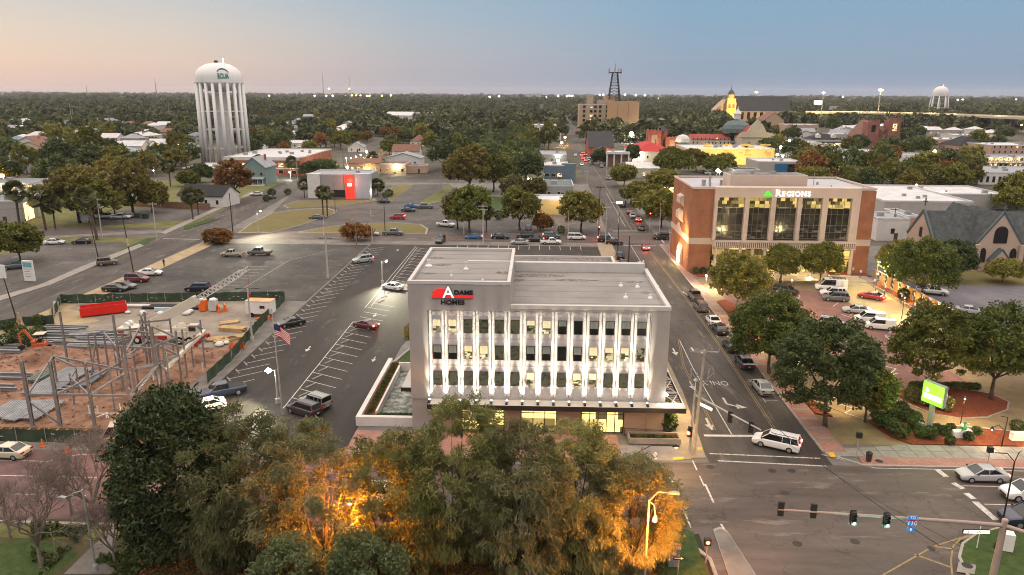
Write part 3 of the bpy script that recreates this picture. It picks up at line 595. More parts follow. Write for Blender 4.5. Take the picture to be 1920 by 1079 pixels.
# ground floor shopfronts
SHOPL = litglass('lit_shop_glass', (1, .70, .20), .95, scale=.7, thr=.2)
b = MB()
for x0, x1 in ((-11.9, -8.4), (-3.3, -1.5), (2.75, 5.4), (10.4, 14.9)): MB().box(x0, .06, .03, x1, .147, 3.44).obj('shopfront_wall', TANW, OFF)
for x0, x1, n in ((-8.3, -3.4, 4), (-1.4, 2.65, 3), (5.5, 10.3, 5)):
    wo = MB(); z0 = .15
    for k in range(n+1): x = x0+(x1-x0)*k/n; wo.box(x-.05, .02, z0, x+.05, .12, 3.4)
    for k in range(n):
        xa = x0+(x1-x0)*k/n+.05; xb = x0+(x1-x0)*(k+1)/n-.05
        wo.box(xa, .03, z0, xb, .11, z0+.08); wo.box(xa, .03, 2.42, xb, .11, 2.5); wo.box(xa, .03, 3.32, xb, .11, 3.4)
    wo = wo.obj('shopfront_window', BLACKM, OFF); MB().box(x0, .115, z0, x1, .14, 3.4).obj('pane', SHOPL, wo)
    lamp('shop_glow', ((x0+x1)/2, -.7, 2.9), 40, (1, .72, .3), OFF, 'AREA', 2.2, target=((x0+x1)/2, -2.0, 0))
MB().box(12.9, -.05, .0, 13.0, .055, 3.4).obj('downpipe', TANW, OFF)
# pergola over the side walk
b = MB(); xa, xb, ya, yb = 15.0, 17.0, -.0, 17
for y in np.arange(ya, yb, .55): b.box(xa, y, 3.6, xb, y+.09, 3.68)
b.box(xa, -1.5, 3.5, xa+.1, yb, 3.72); b.box(xb-.05, -1.54, 3.5, xb+.06, yb, 3.92)
b.obj('pergola', DARKM, OFF)
b = MB(); S = 4.2
for k in range(4):
    y = ya-1.2+S*k; b.beam((xa+.1, y, 3.82), (xb-.1, y+S, 3.82), .08); b.beam((xb-.1, y, 3.90), (xa+.1, y+S, 3.90), .08)
    b.beam((xa, y, 3.99), (xb, y, 3.99), .06)
b.beam((xb-.08, -1.4, 4.06), (xb-.08, yb, 4.06), .1); b.obj('pergola_bracing', WHITEP, OFF)
MB().box(xa, 9.2, 4.12, xb, 17.0, 4.2).obj('canopy', CANW, OFF)
lamp('walk_glow', (16.2, 6, 3.3), 260, (1, .66, .26), OFF, 'AREA', 1.8, target=(16.6, 6, 0)); lamp('walk_glow', (16.4, -.4, 3.2), 90, (1, .66, .26), OFF, 'AREA', 1.2, target=(17.2, -1, 0))
w_ = MB().lathe([(.1, -.1), (.16, 0), (.1, .1)], (15.06, -.0, 5.0), 10).obj('wall_lamp', E('white_lamp', (1, .97, .9), 25), OFF)
lamp('wall_lamp_light', (15.35, -.4, 5.0), 30, (1, .95, .85), OFF)
# side canopy and patio
MB().box(-16.1, 4.6, 3.0, X0-.01, 11.2, 3.35).obj('canopy', COP, OFF); MB().box(-16.15, 4.52, 2.9, X0-.01, 4.597, 3.42).obj('canopy_fascia', DARKM, OFF)
wl_ = MB().obox((X0-.12, 21.5, 4.0), .2, .35, .25).obj('wall_lamp', E('cold_wall_lamp', (.85, 1, .95), 40), OFF); lamp('wall_lamp_light', (X0-.5, 21.3, 3.9), 220, (.85, 1, .95), OFF)
# logo: red house shape, big white A, dark letters
RED = M('sign_red', (.55, .012, .015), .4, var=0, emit=(1, .03, .03), es=.22); DKL = M('sign_dark_letters', (.018, .016, .022), .5, var=0); WHL = M('sign_white_letter', (.8, .8, .8), .5, var=0, emit=(1, 1, 1), es=.25)
sg = MB(); sg.xprism([(-11.4, 16.12), (-6.85, 16.12), (-6.85, 16.42), (-11.4, 16.42)], -.16, -.01)
sg.xprism([(-11.22, 16.46), (-10.1, 16.46), (-9.75, 17.14), (-10.75, 17.14), (-11.32, 16.80), (-11.22, 16.74)], -.14, -.01)
sg = sg.obj('logo_sign', RED, OFF)
sh = MB(); sh.xprism([(-11.4, 15.92), (-6.85, 15.92), (-6.85, 16.06), (-11.4, 16.06)], -.05, -.005); sh.obj('painted_shadow', M('sign_shadow_grey', (.20, .185, .175), .8, var=0), sg)  # grey strip paints the shadow of the red bar on the wall
t = text('A', 1.95, DKL, .05, 'letter_outline', sg, (-9.55, -.17, 16.12), offset=.05, xs=1.0); t = text('A', 1.85, WHL, .05, 'letter', sg, (-9.55, -.25, 16.16), offset=.02, xs=1.0)
text('DAMS', .70, DKL, .06, 'letter', sg, (-7.88, -.10, 16.50), offset=.022, xs=1.13); text('HOMES', .72, DKL, .06, 'letter', sg, (-9.1, -.10, 15.36), offset=.024, xs=1.12)

# patio west of the office: low white wall, planting, paving
pt = thing('patio_wall', 'low white wall with inner planter strip enclosing the paved patio beside the office', 'garden wall', (-20.9, 78.4, 0))
pw = MB()
pw.box(0, 0, 0, 6.8, .6, 1.15); pw.box(0, .603, 0, .55, 19.8, 1.15); pw.box(1.9, 2.0, 0, 2.15, 17.5, 1.0); pw.box(1.9, 17.503, 0, 6.5, 17.75, 1.3)
pw.obj('wall', M('patio_white', (.58, .55, .52), .8, var=.06, scale=.8), pt)
MB().box(.56, .61, 0, 1.89, 19.5, .72).obj('planter_soil', MULCH, pt)
sheet('patio_paving', [(-18.7, 80.4), (-14.1, 80.4), (-14.1, 96.2), (-18.7, 96.2)], .03, M('mottled_green_slate', (.10, .105, .09), .5, var=0, col2=(.36, .37, .33), scale=1.1, detail=6, coord='World', lo=.45, hi=.62))
sheet('patio_lawn', [(-20.2, 98.6), (-14.1, 98.6), (-14.1, 106), (-18.6, 106)], .1, G_GREEN)
slab('patio_kerb', [(-20.9, 98.2), (-18.9, 106.3), (-14.1, 106.3), (-14.1, 106.0), (-18.6, 106), (-20.5, 98.2)], .2, KERB)
# planter in front of the corner
pl = thing('planter_box', 'long low concrete planter with green shrubs before the tan corner wall', 'planter', (10.7, 75.0, 0))
MB().box(0, 0, .1, 5.8, .18, .75).box(0, 1.5, .1, 5.8, 1.68, .8).box(0, .183, .1, .18, 1.497, .75).box(5.62, .183, .1, 5.8, 1.497, .75).obj('box', CONC, pl); MB().box(.19, .19, .1, 5.6, 1.49, .6).obj('soil', MULCH, pl)
hr = thing('handrail', 'thin black ramp handrail along the tan office wall', 'handrail', (10.4, 76.75, .1))
b = MB().tube((0, 0, 0), (0, 0, 1.05), .03).tube((5, 0, 0), (5, 0, .8), .03).tube((0, 0, 1.05), (5, 0, .8), .03).tube((2.5, 0, 0), (2.5, 0, .92), .025); b.obj('rail', BLACKM, hr)

# ================================================================ BRICK BANK
BRK = brickmat('orange_red_brick', (.30, .115, .055), (.36, .145, .075), (.28, .15, .10), scale=2.2, ms=.02)
BANKW = M('bank_cream_stone', (.50, .395, .325), .8, var=.05, scale=.5)
BANKR = M('bank_roof', (.36, .37, .40), .85, var=.1, scale=.2)
ALU_ = M('aluminium_pole', (.38, .37, .36), .45, metal=.3, var=.08)
BK = thing('bank_building', 'red brick bank with cream columns, tall dark glass bays and green triangle sign', 'bank', (33.5, 158, 0))
b = MB(); WD, DP, HB = 38.9, 22.0, 18.35
b.box(0, 0, 7.64, 4.8, DP, HB-.2); b.box(35.3, 0, 7.64, WD, DP, HB-.2); b.box(0, 0, 0, 4.8, DP, 6.24); b.box(35.3, 0, 0, WD, DP, 6.24); b.box(4.803, 2.2, 0, 35.297, DP-.01, HB-.22)
b.obj('wall', BRK, BK)
b = MB(); b.box(-.04, -.04, 6.243, 4.84, DP, 7.637); b.box(35.27, -.04, 6.243, WD+.04, DP, 7.637); b.obj('string_course', BANKW, BK)
# trapezoid bays on the side wall
for y0, z0, z1 in ((8.2, 13.2, 15.8), (8.2, 9.6, 12.2)):
    f = MB().quads([(-.02, y0, z0), (-.9, y0+.5, z0+.7), (-.9, y0+.5, z1-.4), (-.02, y0, z1), (-.02, y0+5, z0), (-.9, y0+4.4, z0+.7), (-.9, y0+4.4, z1-.4), (-.02, y0+5, z1)], [(0, 1, 2, 3), (4, 7, 6, 5), (0, 4, 5, 1), (3, 2, 6, 7), (1, 5, 6, 2)])
    f.obj('oriel', BANKW, BK)
MB().quads([(-.05, 9, 7.64), (-.05, 15, 7.64), (-.05, 12, 9.2), (-.3, 9.4, 7.64), (-.3, 14.6, 7.64), (-.3, 12, 9)], [(3, 5, 4), (0, 2, 5, 3), (1, 4, 5, 2), (0, 3, 4, 1)]).obj('side_gable', BANKW, BK)
dr = MB().quads([(-.05, 6.5, 0), (-.5, 6.5, 0), (-.5, 6.5, 3.2), (-.05, 6.5, 4.6), (-.05, 11, 0), (-.5, 11, 0), (-.5, 11, 3.2), (-.05, 11, 4.6)], [(0, 1, 2, 3), (4, 7, 6, 5), (1, 5, 6, 2), (2, 6, 7, 3)]).obj('side_porch', BANKW, BK)
MB().box(-.53, 7.4, .1, -.503, 10, 2.7).obj('door', E('warm_door_glow', (1, .72, .3), 1.6), dr); lamp('porch_light', (-1.3, 8.7, 2.6), 700, (1, .66, .25), BK, size=.2); wv = MB().obox((-3.6, 3, 8.2), .4, .5, .2).tube((-3.6, 3, 0), (-3.6, 3, 8.1), .07).obj('wall_flood', ALU_, BK); lamp('wall_flood_light', (-3.3, 3, 8.0), 1500, (1, .60, .25), BK, 'SPOT', .2, target=(0, 5, 7), spot=radians(150))
b = MB(); b.box(.3, .35, HB-.5, WD-.3, DP-.3, HB-.1); b.obj('roof', BANKR, BK)
b = MB()
for a in ((-.04, -.04, WD+.04, .3), (-.04, DP-.3, WD+.04, DP+.04), (-.04, .303, .3, DP-.303), (WD-.3, .303, WD+.04, DP-.303)): b.box(a[0], a[1], HB+.003, a[2], a[3], HB+.42)
b.obj('parapet', BANKW, BK)
# centre front
b = MB(); FY = -.9
b.box(4.7, FY, 16.65, 35.4, 2.19, 18.78)
XS_ = [(4.7, 5.4), (11.13, 12.1), (16.67, 17.7), (22.33, 23.2), (27.5, 28.7), (33.7, 35.4)]
b.obj('fascia', BANKW, BK)
for x0, x1 in XS_: MB().box(x0, FY, 7.3, x1, 1.2, 16.647).obj('column', BANKW, BK)
BGL = [litglass('bank_glass_top', (1, .70, .20), .36, scale=.9, thr=.50), litglass('bank_glass_mid', (.45, .33, .12), .035, scale=.8, thr=.7), litglass('bank_glass_low', (.55, .42, .25), .12, scale=1.3, thr=.74)]
for i in range(5):
    x0, x1 = XS_[i][1], XS_[i+1][0]; n = 4
    wo = MB()
    for k in range(1, n): x = x0+(x1-x0)*k/n; wo.box(x-.04, .02, 7.7, x+.04, .10, 16.64)
    for z in (9.1, 10.6, 13.0, 14.3): wo.box(x0, .03, z-.04, x1, .11, z+.04)
    wo.box(x0, -.1, 7.6, x1, .2, 7.75)
    wo = wo.obj('window', M('bronze_mullion', (.16, .13, .10), .5, var=0), BK)
    for (z0, z1), m in zip(((14.3, 16.64), (10.6, 14.3), (7.75, 10.6)), BGL): MB().box(x0, .12, z0, x1, .16, z1).obj('pane', m, wo)
# slatted balcony band
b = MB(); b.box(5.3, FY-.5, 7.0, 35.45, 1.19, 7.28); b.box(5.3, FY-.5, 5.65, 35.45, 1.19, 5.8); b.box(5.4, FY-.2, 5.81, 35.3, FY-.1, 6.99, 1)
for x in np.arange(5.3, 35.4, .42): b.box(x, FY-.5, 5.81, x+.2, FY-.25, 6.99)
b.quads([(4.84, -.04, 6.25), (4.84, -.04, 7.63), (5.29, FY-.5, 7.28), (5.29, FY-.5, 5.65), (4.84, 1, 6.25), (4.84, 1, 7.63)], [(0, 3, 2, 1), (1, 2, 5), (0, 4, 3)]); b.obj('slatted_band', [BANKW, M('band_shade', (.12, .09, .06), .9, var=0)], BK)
# lobby
LOB = litglass('lobby_glass', (1, .62, .16), .8, scale=.5, thr=.55)
wo = MB()
for k in range(16): x = 5.3+30*k/15; wo.box(x-.03, 1.0, .1, x+.03, 1.08, 5.6)
wo.box(5.3, 1.0, 2.9, 35.3, 1.08, 3.0); wo = wo.obj('lobby_window', DARKM, BK); MB().box(5.3, 1.1, .1, 35.3, 1.16, 5.64).obj('pane', LOB, wo)
for k in range(12): x = 5.6+29.2*k/11; MB().box(x-.28, FY-.3, .14, x+.28, FY+.2, 5.64).obj('lobby_column', BANKW, BK)
for k in range(6): x = 8.2+4.9*k; lamp('lobby_downlight', (x, .3, 5.3), 480, (1, .74, .36), BK, 'SPOT', .1, target=(x, -.6, 0), spot=radians(115))
# penthouse and plant
b = MB(); b.box(8.6, 3.0, HB-.09, 25.2, 9.6, 21.0); b.obj('penthouse', BANKW, BK)
MB().box(8.9, 3.3, 21.003, 24.9, 9.3, 21.02).obj('penthouse_roof', ROOFD, BK)
for x, y, s, h in ((3.6, 6, .9, 1.4), (4.6, 4.2, .5, 1.0), (7.7, 7.2, .6, 1.2), (5.6, 9, .5, 2.2), (28.6, 8.5, .15, 2.8), (31, 4.5, .3, .5), (14, 6, .8, .6), (19, 7, 1.2, .5), (30, 10, .5, .6)): MB().tube((x, y, HB-.1 if not 8 < x < 26 else 21.02), (x, y, HB+h-.1 if not 8 < x < 26 else 21.02+h), s*.5, s*.5, 10).tube((x, y, HB+h*.7), (x, y, HB+h*.8), s*.55, s*.55, 8).obj('roof_vent', STEEL, BK)
# sign
GRN = M('sign_green', (.04, .35, .02), .4, var=0, emit=(.06, .85, .03), es=.5); WSG = E('sign_white_glow', (1, 1, .97), .7)
sgn = MB().xprism([(14.75, 17.0), (16.75, 17.0), (15.75, 18.15)], FY-.16, FY-.01).obj('sign_triangle', GRN, BK)
tx = 17.45
for k, (ch, sz, dy) in enumerate((('R', 1.95, 0), ('E', 1.5, 0), ('G', 1.5, 0), ('I', 1.5, 0), ('O', 1.5, 0), ('N', 1.5, 0), ('S', 1.5, 0))):
    t = text(ch, sz, WSG, .06, 'letter', BK, (tx, FY-.1, 17.02), align='LEFT', offset=.006); wd = t.dimensions.x if t.dimensions.x > 0 else .6
    bb = [v.co.x for v in t.data.vertices]; wd = max(bb)-min(bb); t.location.x = tx-min(bb)
    sb = MB()                                         # serifs
    if ch in 'RINE':
        hh = sz*.70; tops = [(min(bb)+.07, hh), (min(bb)+.07, .0)]
        if ch in 'N': tops += [(max(bb)-.07, hh)]
        if ch == 'R': tops += [(max(bb)-.06, 0)]
        for q, zq in tops: sb.box(tx-min(bb)+q-.19, FY-.15, 17.02+zq-(.08 if zq else 0), tx-min(bb)+q+.19, FY-.045, 17.02+zq+(0 if zq else .08))
        sb.obj('serif', WSG, BK)
    tx += wd+.30
# ================================================================ VEHICLES
TYRE = M('tyre_rubber', (.012, .012, .012), .9, var=0); RIM = M('alloy_rim', (.42, .42, .42), .35, metal=.7, var=0); CGLASS = M('car_glass', (.010, .012, .015), .06, var=0, spec=.8)
TRIM = M('black_trim', (.02, .02, .02), .6, var=0); HLAMP = M('headlamp', (.6, .62, .62), .15, var=0); TLAMP = M('tail_lamp', (.28, .012, .012), .25, var=0)
HL_ON = E('headlamp_lit', (1, .94, .78), 14); TL_ON = E('tail_lamp_lit', (1, .05, .03), 9); PLATE = M('number_plate', (.55, .55, .52), .5, var=0)
CARC = {}
def paint(name, c):
    m = M('paint_'+name, c, .28, var=.03, scale=2, spec=.5); m.node_tree.nodes['Principled BSDF'].inputs['Coat Weight'].default_value = .6; m.node_tree.nodes['Principled BSDF'].inputs['Coat Roughness'].default_value = .08; return m
PC = dict(white=(.66, .66, .65), silver=(.36, .37, .37), grey=(.10, .105, .11), black=(.012, .012, .014), dark=(.028, .028, .032), red=(.36, .012, .016), maroon=(.12, .012, .02), navy=(.012, .017, .042), blue=(.02, .12, .30), tan=(.36, .30, .21), beige=(.46, .42, .31), bronze=(.13, .10, .085), sage=(.30, .33, .31), olive=(.20, .22, .19), slate=(.07, .085, .10))
# kind: length, width, height, hood z, belt z, deck z, greenhouse base rear/front, roof rear/front, wheel r, wheel x rear/front
KIND = dict(sedan=(4.75, 1.82, 1.46, .92, .97, 1.02, -1.85, 1.15, -.95, .25, .33, -1.38, 1.40), coupe=(4.6, 1.84, 1.38, .90, .95, 1.0, -1.95, 1.05, -.75, .15, .33, -1.35, 1.38),
            suv=(4.75, 1.90, 1.74, 1.06, 1.12, 1.12, -2.28, 1.20, -2.0, .42, .37, -1.38, 1.42), minivan=(5.1, 1.98, 1.76, 1.02, 1.08, 1.08, -2.48, 1.65, -2.22, .75, .35, -1.5, 1.5),
            pickup=(5.7, 2.0, 1.86, 1.12, 1.18, 1.1, -.75, 1.55, -.55, .75, .40, -1.75, 1.75), xcab=(5.5, 1.9, 1.74, 1.05, 1.1, 1.06, -.55, 1.4, -.35, .65, .38, -1.6, 1.7),
            van=(5.9, 2.05, 2.45, 1.15, 1.25, 1.25, -2.93, 2.25, -2.88, 1.35, .36, -1.75, 1.95), smallvan=(4.75, 1.85, 1.86, 1.08, 1.14, 1.14, -2.33, 1.55, -2.28, .75, .34, -1.45, 1.45),
            jeep=(4.4, 1.9, 1.86, 1.12, 1.16, 1.16, -2.0, .75, -1.98, .45, .42, -1.25, 1.35))
def loft(b, secs, m=0, cap=True):
    n = len(secs[0]); k = len(b.v)
    for s in secs: b.v += [tuple(p) for p in s]
    for j in range(len(secs)-1):
        for i in range(n): b.f.append((k+j*n+i, k+j*n+(i+1) % n, k+(j+1)*n+(i+1) % n, k+(j+1)*n+i)); b.m.append(m)
    if cap: b.f.append(tuple(k+i for i in range(n-1, -1, -1))); b.m.append(m); b.f.append(tuple(k+(len(secs)-1)*n+i for i in range(n))); b.m.append(m)
def car_body(kind):
    L, Wd, Ht, hz, bz, dz, gr, gf, rr, rf, wr, wxr, wxf = KIND[kind]; h = L/2; w = Wd/2; zb = .24 if kind not in ('pickup', 'xcab', 'jeep') else .38
    b = MB(); bed = kind in ('pickup', 'xcab')
    def sec(x, ws, zt, zlo):
        return [(x, -w*ws*.94, zlo), (x, -w*ws, zlo+.16), (x, -w*ws, (zlo+zt)*.5+.08), (x, -w*ws*.97, zt-.10), (x, -w*ws*.86, zt), (x, w*ws*.86, zt), (x, w*ws*.97, zt-.10), (x, w*ws, (zlo+zt)*.5+.08), (x, w*ws, zlo+.16), (x, w*ws*.94, zlo)]
    st = [(-h, .86, dz-.12 if not bed else dz-.02, zb+.16), (-h+.07, .94, dz-.03, zb+.05), (-h+.35, .99, dz, zb), (gr, 1, max(dz, bz-.02), zb)]
    if bed: st = [(-h, .95, dz-.02, zb+.1), (-h+.08, .99, dz, zb), (gr-.04, 1, dz, zb), (gr, 1, bz, zb)]
    st += [((gr+gf)/2, 1, bz, zb), (gf, 1, hz+.02, zb), (h-.75, .98, hz-.03, zb), (h-.28, .93, hz-.13, zb+.03), (h-.06, .84, hz-.26, zb+.08), (h, .76, hz-.38, zb+.16)]
    loft(b, [sec(x, ws, zt, zl) for x, ws, zt, zl in st][::1])
    return b, st, zb
def make_car_meshes(kind):
    L, Wd, Ht, hz, bz, dz, gr, gf, rr, rf, wr, wxr, wxf = KIND[kind]; h = L/2; w = Wd/2; out = []
    b, st, zb = car_body(kind); bed = kind in ('pickup', 'xcab')
    # roof and pillars in body colour
    tw = w*.76 if kind not in ('van', 'smallvan', 'jeep') else w*.88; z0, z1 = bz-.02, Ht
    for y in (-1, 1):
        for (xa, xb) in ((gr+.03, rr), (gf-.03, rf)): b.beam((xa, y*w*.90, z0), (xb, y*tw*.985, z1-.03), .09, .07)
        xm = (rr+rf)/2+.05; b.beam((xm, y*w*.915, z0), (xm, y*tw*.99, z1-.03), .10, .05)
        if kind in ('suv', 'minivan', 'van', 'smallvan', 'jeep'): xm = rr+(rf-rr)*.22; b.beam((xm, y*w*.915, z0), (xm, y*tw*.99, z1-.03), .12 if kind != 'van' else 1.0, .05)
    loft(b, [[(x, -tw*s, z1-.07), (x, -tw*s*.93, z1-.015), (x, -tw*s*.5, z1+.02), (x, tw*s*.5, z1+.02), (x, tw*s*.93, z1-.015), (x, tw*s, z1-.07)] for x, s in ((rr-.05, .93), (rr+.15, .99), ((rr+rf)/2, 1), (rf-.15, .99), (rf+.04, .92))])
    if kind in ('van', 'smallvan'):                    # closed cargo sides
        b.quads([(gr, -w*.955, bz-.1), (rr+(rf-rr)*.5, -w*.955, bz-.1), (rr+(rf-rr)*.5, -tw*1.01, z1-.06), (rr, -tw*1.01, z1-.06), (gr, w*.955, bz-.1), (rr+(rf-rr)*.5, w*.955, bz-.1), (rr+(rf-rr)*.5, tw*1.01, z1-.06), (rr, tw*1.01, z1-.06)], [(0, 1, 2, 3), (4, 7, 6, 5), (0, 3, 7, 4), (1, 5, 6, 2), (0, 4, 5, 1), (3, 2, 6, 7)])
    me = b.obj('body', PLATE, smooth=False, bevel=.035); out.append(('body', me, 'paint'))
    g = MB()                                           # glasshouse
    loft(g, [[(gr+.02, -w*.89, z0), (gr+.02, w*.89, z0), (rr+.02, tw*.96, z1-.04), (rr+.02, -tw*.96, z1-.04)], [(gf-.02, -w*.89, z0), (gf-.02, w*.89, z0), (rf-.02, tw*.96, z1-.04), (rf-.02, -tw*.96, z1-.04)]])
    out.append(('windows', g.obj('windows', CGLASS), None))
    t = MB(); t.box(-h+.35, -w*.955, zb-.06, h-.4, w*.955, zb+.05); t.box(h-.16, -w*.55, .42, h+.012, w*.55, .60); t.box(-h-.02, -w*.7, .42, -h+.1, w*.7, .56)
    if bed: t.box(-h+.12, -w*.8, dz-.1, gr-.12, w*.8, dz+.006)
    if kind in ('suv', 'minivan', 'jeep'): [t.box(rr+.1, y*tw*.8-.025, z1+.03, rf-.15, y*tw*.8+.025, z1+.07) for y in (-1, 1)]
    if kind == 'van': [t.box(rr+.4+k*.7, -tw*.9, z1+.06, rr+.46+k*.7, tw*.9, z1+.16) for k in range(5)]; [t.box(rr+.3, y*tw*.85-.03, z1+.17, rr+3.4, y*tw*.85+.03, z1+.22) for y in (-1, -.3, .3, 1)]
    for y in (-1, 1): t.box(gf-.3, y*(w+.11)-.09, bz+.02, gf-.16, y*(w+.11)+.09, bz+.16)
    if bed:
        pass
    out.append(('trim', t.obj('trim', TRIM), None))
    wb = MB(); wb.tube((0, -.115, 0), (0, .115, 0), wr, wr, 18); wm = wb.obj('wheel', TYRE, bevel=.02)
    rb = MB(); rb.tube((0, -.122, 0), (0, .122, 0), wr*.62, wr*.62, 12); rm = rb.obj('rim', RIM)
    out.append(('wheel', wm, rm, [(x, y*(w-.10), wr) for x in (wxr, wxf) for y in (-1, 1)]))
    hl = MB().quads([(0, -.2, -.07), (0, .2, -.07), (-.16, .22, .08), (-.16, -.2, .08), (-.22, -.2, -.07), (-.22, .2, -.07)], [(0, 1, 2, 3), (0, 3, 4), (1, 5, 2), (0, 4, 5, 1)]).obj('headlight', HLAMP)
    tl = MB().box(-.02, -.2, -.08, .14, .2, .10).obj('tail_light', TLAMP)
    out.append(('headlight', hl, [(h-.10, y*w*.56, hz-.24) for y in (-1, 1)])); zt = dz-.17 if kind not in ('suv', 'minivan', 'van', 'smallvan') else dz-.02
    out.append(('tail_light', tl, [(-h-.0, y*w*.70, zt) for y in (-1, 1)]))
    pl = MB().box(-h-.035, -.16, .62, -h-.021, .16, .74).obj('number_plate', PLATE); out.append(('number_plate', pl, None))
    return out
def unlink_all(lst):
    for o in lst: COL.objects.unlink(o)
def car(kind, col, px, py, head, label, group=None, lit='', name=None, xy=None):
    """head in degrees from +X (0 = facing right / east, 90 = facing away)"""
    if kind not in CARC:
        ms = make_car_meshes(kind); CARC[kind] = ms
        for e in ms:
            for o in e[1:3]:
                if isinstance(o, bpy.types.Object): COL.objects.unlink(o)
    x, y = xy or at(px, py)
    L, Wd = KIND[kind][:2]
    nm = name or {'sedan': 'parked_sedan', 'coupe': 'parked_sedan', 'suv': 'parked_suv', 'minivan': 'minivan', 'pickup': 'pickup_truck', 'xcab': 'pickup_truck', 'van': 'cargo_van', 'smallvan': 'small_van', 'jeep': 'parked_jeep'}[kind]
    cat = {'sedan': 'car', 'coupe': 'car', 'suv': 'suv', 'minivan': 'minivan', 'pickup': 'pickup truck', 'xcab': 'pickup truck', 'van': 'van', 'smallvan': 'van', 'jeep': 'suv'}[kind]
    r = thing(nm, label, cat, (x, y, .012), radians(head), group)
    def put(src, par, loc=None, mat=None, flip=False):
        c = src.copy(); COL.objects.link(c); c.parent = par
        if loc: c.location = loc
        if mat: c.material_slots[0].link = 'OBJECT'; c.material_slots[0].material = mat
        return c
    for e in CARC[kind]:
        if e[0] == 'wheel':
            for l in e[3]: put(e[2], put(e[1], r, l))
        elif e[0] in ('headlight', 'tail_light'):
            on = (HL_ON if 'h' in lit else None) if e[0] == 'headlight' else (TL_ON if 't' in lit else None)
            for l in e[2]: put(e[1], r, l, on)
        else: put(e[1], r, None, paint(col, PC[col]) if e[2] == 'paint' else None)
    return r
def headglow(x, y, head, p=90):
    a = radians(head); lamp('headlight_beam', (x+cos(a)*2.6, y+sin(a)*2.6, .75), p, (1, .9, .72), None, 'SPOT', .1, target=(x+cos(a)*12, y+sin(a)*12, 0), spot=radians(60))
def tailglow(x, y, head, p=22):
    a = radians(head); lamp('brake_glow', (x-cos(a)*2.9, y-sin(a)*2.9, .7), p, (1, .06, .03), None, size=.2)
g1 = 'cars parked along the avenue kerb'
car('pickup', 'bronze', 1303, 562, 92, 'dark bronze pickup truck at the far end of the avenue kerb row', g1)
car('suv', 'bronze', 1313, 581, 92, 'brown suv parked behind the dark pickup beside the brick pavement', g1)
car('coupe', 'white', 1336, 606, 92, 'white sedan parked on the avenue kerb beside the mulch bed', g1)
car('sedan', 'black', 1349, 623, 92, 'black sedan parked just in front of the white sedan by the kerb', g1)
car('coupe', 'dark', 1371, 655, 92, 'dark sports sedan parked between the black and the blue car by the kerb', g1)
car('sedan', 'navy', 1395, 686, 92, 'deep blue sedan parked on the avenue kerb under the tree edge', g1)
car('sedan', 'silver', 1428, 733, 92, 'pale silver sedan nearest the crossing in the avenue kerb row', g1)
r = car('minivan', 'white', 1455, 838, 152, 'white minivan with red tail lights turning into the avenue', lit='t')
car('suv', 'black', 1162, 486, 90, 'black suv parked behind the low rear roof of the grey office'); car('sedan', 'dark', 1169, 500, 272, 'dark sedan with one lit lamp parked beside the grey office', lit='h'); car('sedan', 'white', 1176, 512, 272, 'white sedan half hidden behind the office roof edge')
x, y = at(1210, 468); car('coupe', 'red', 1210, 468, 88, 'red car with glowing brake lights crossing the avenue junction', lit='t', name='moving_car'); tailglow(x, y, 88, 60)
for q in ((1167, 388, 'suv', 'dark', 'dark suv waiting in the northbound lane beyond the junction', ''), (1180, 401, 'sedan', 'red', 'red sedan queued behind the dark suv on the avenue', ''), (1186, 408, 'sedan', 'white', 'white sedan queued between two red cars on the avenue', ''), (1196, 415, 'sedan', 'maroon', 'dark red car braking in the queue at the junction', 't'), (1202, 432, 'coupe', 'dark', 'dark car parked at the kerb below the red traffic signal', '')):
    car(q[2], q[3], q[0], q[1], 88, q[4], lit=q[5])
tailglow(*at(1196, 415), 88, 40)
for q in ((1240, 449, 'suv', 'black', 180, 'black suv with red tail lights leaving the junction beside the bank', 't'), (888, 448, 'sedan', 'blue', 180, 'bright blue sedan driving along the back road below the oak', 't'), (938, 448, 'sedan', 'black', 0, 'black sedan with headlights on the back road under the tall pole', 'th'),
          (985, 446, 'suv', 'dark', 180, 'dark suv in the queue on the back road beside the yellow wall', ''), (1003, 453, 'sedan', 'black', 180, 'black sedan with red tail lights behind the silver sedan', 't'), (974, 458, 'sedan', 'silver', 180, 'silver sedan on the near lane of the back road', ''), (1033, 458, 'xcab', 'white', 0, 'white single cab pickup on the near lane of the back road', ''), (1034, 447, 'suv', 'slate', 0, 'dark grey suv queueing behind the white pickup on the back road', 't'),
          (1081, 449, 'minivan', 'white', 0, 'white minivan queueing on the back road towards the junction', ''), (1137, 453, 'suv', 'black', 0, 'black suv stopped at the signal on the back road', 't'), (1151, 458, 'sedan', 'black', 0, 'black sedan with headlights stopped at the avenue corner', 'h'), (991, 433, 'suv', 'slate', 90, 'slate suv parked under the small oak by the yellow wall', '')):
    car(q[2], q[3], q[0], q[1], q[4], q[5], 'cars queueing on the back road' if q[1] > 440 else None, q[6])
x, y = at(826, 455); car('suv', 'dark', 826, 455, 262, 'dark suv with lit lamps turning into the office car park', lit='th'); lamp('headlight_wash', (x-.5, y+4.2, 1.2), 160, (1, .62, .42), size=.3)
g2 = 'cars in the car park beyond the back road'
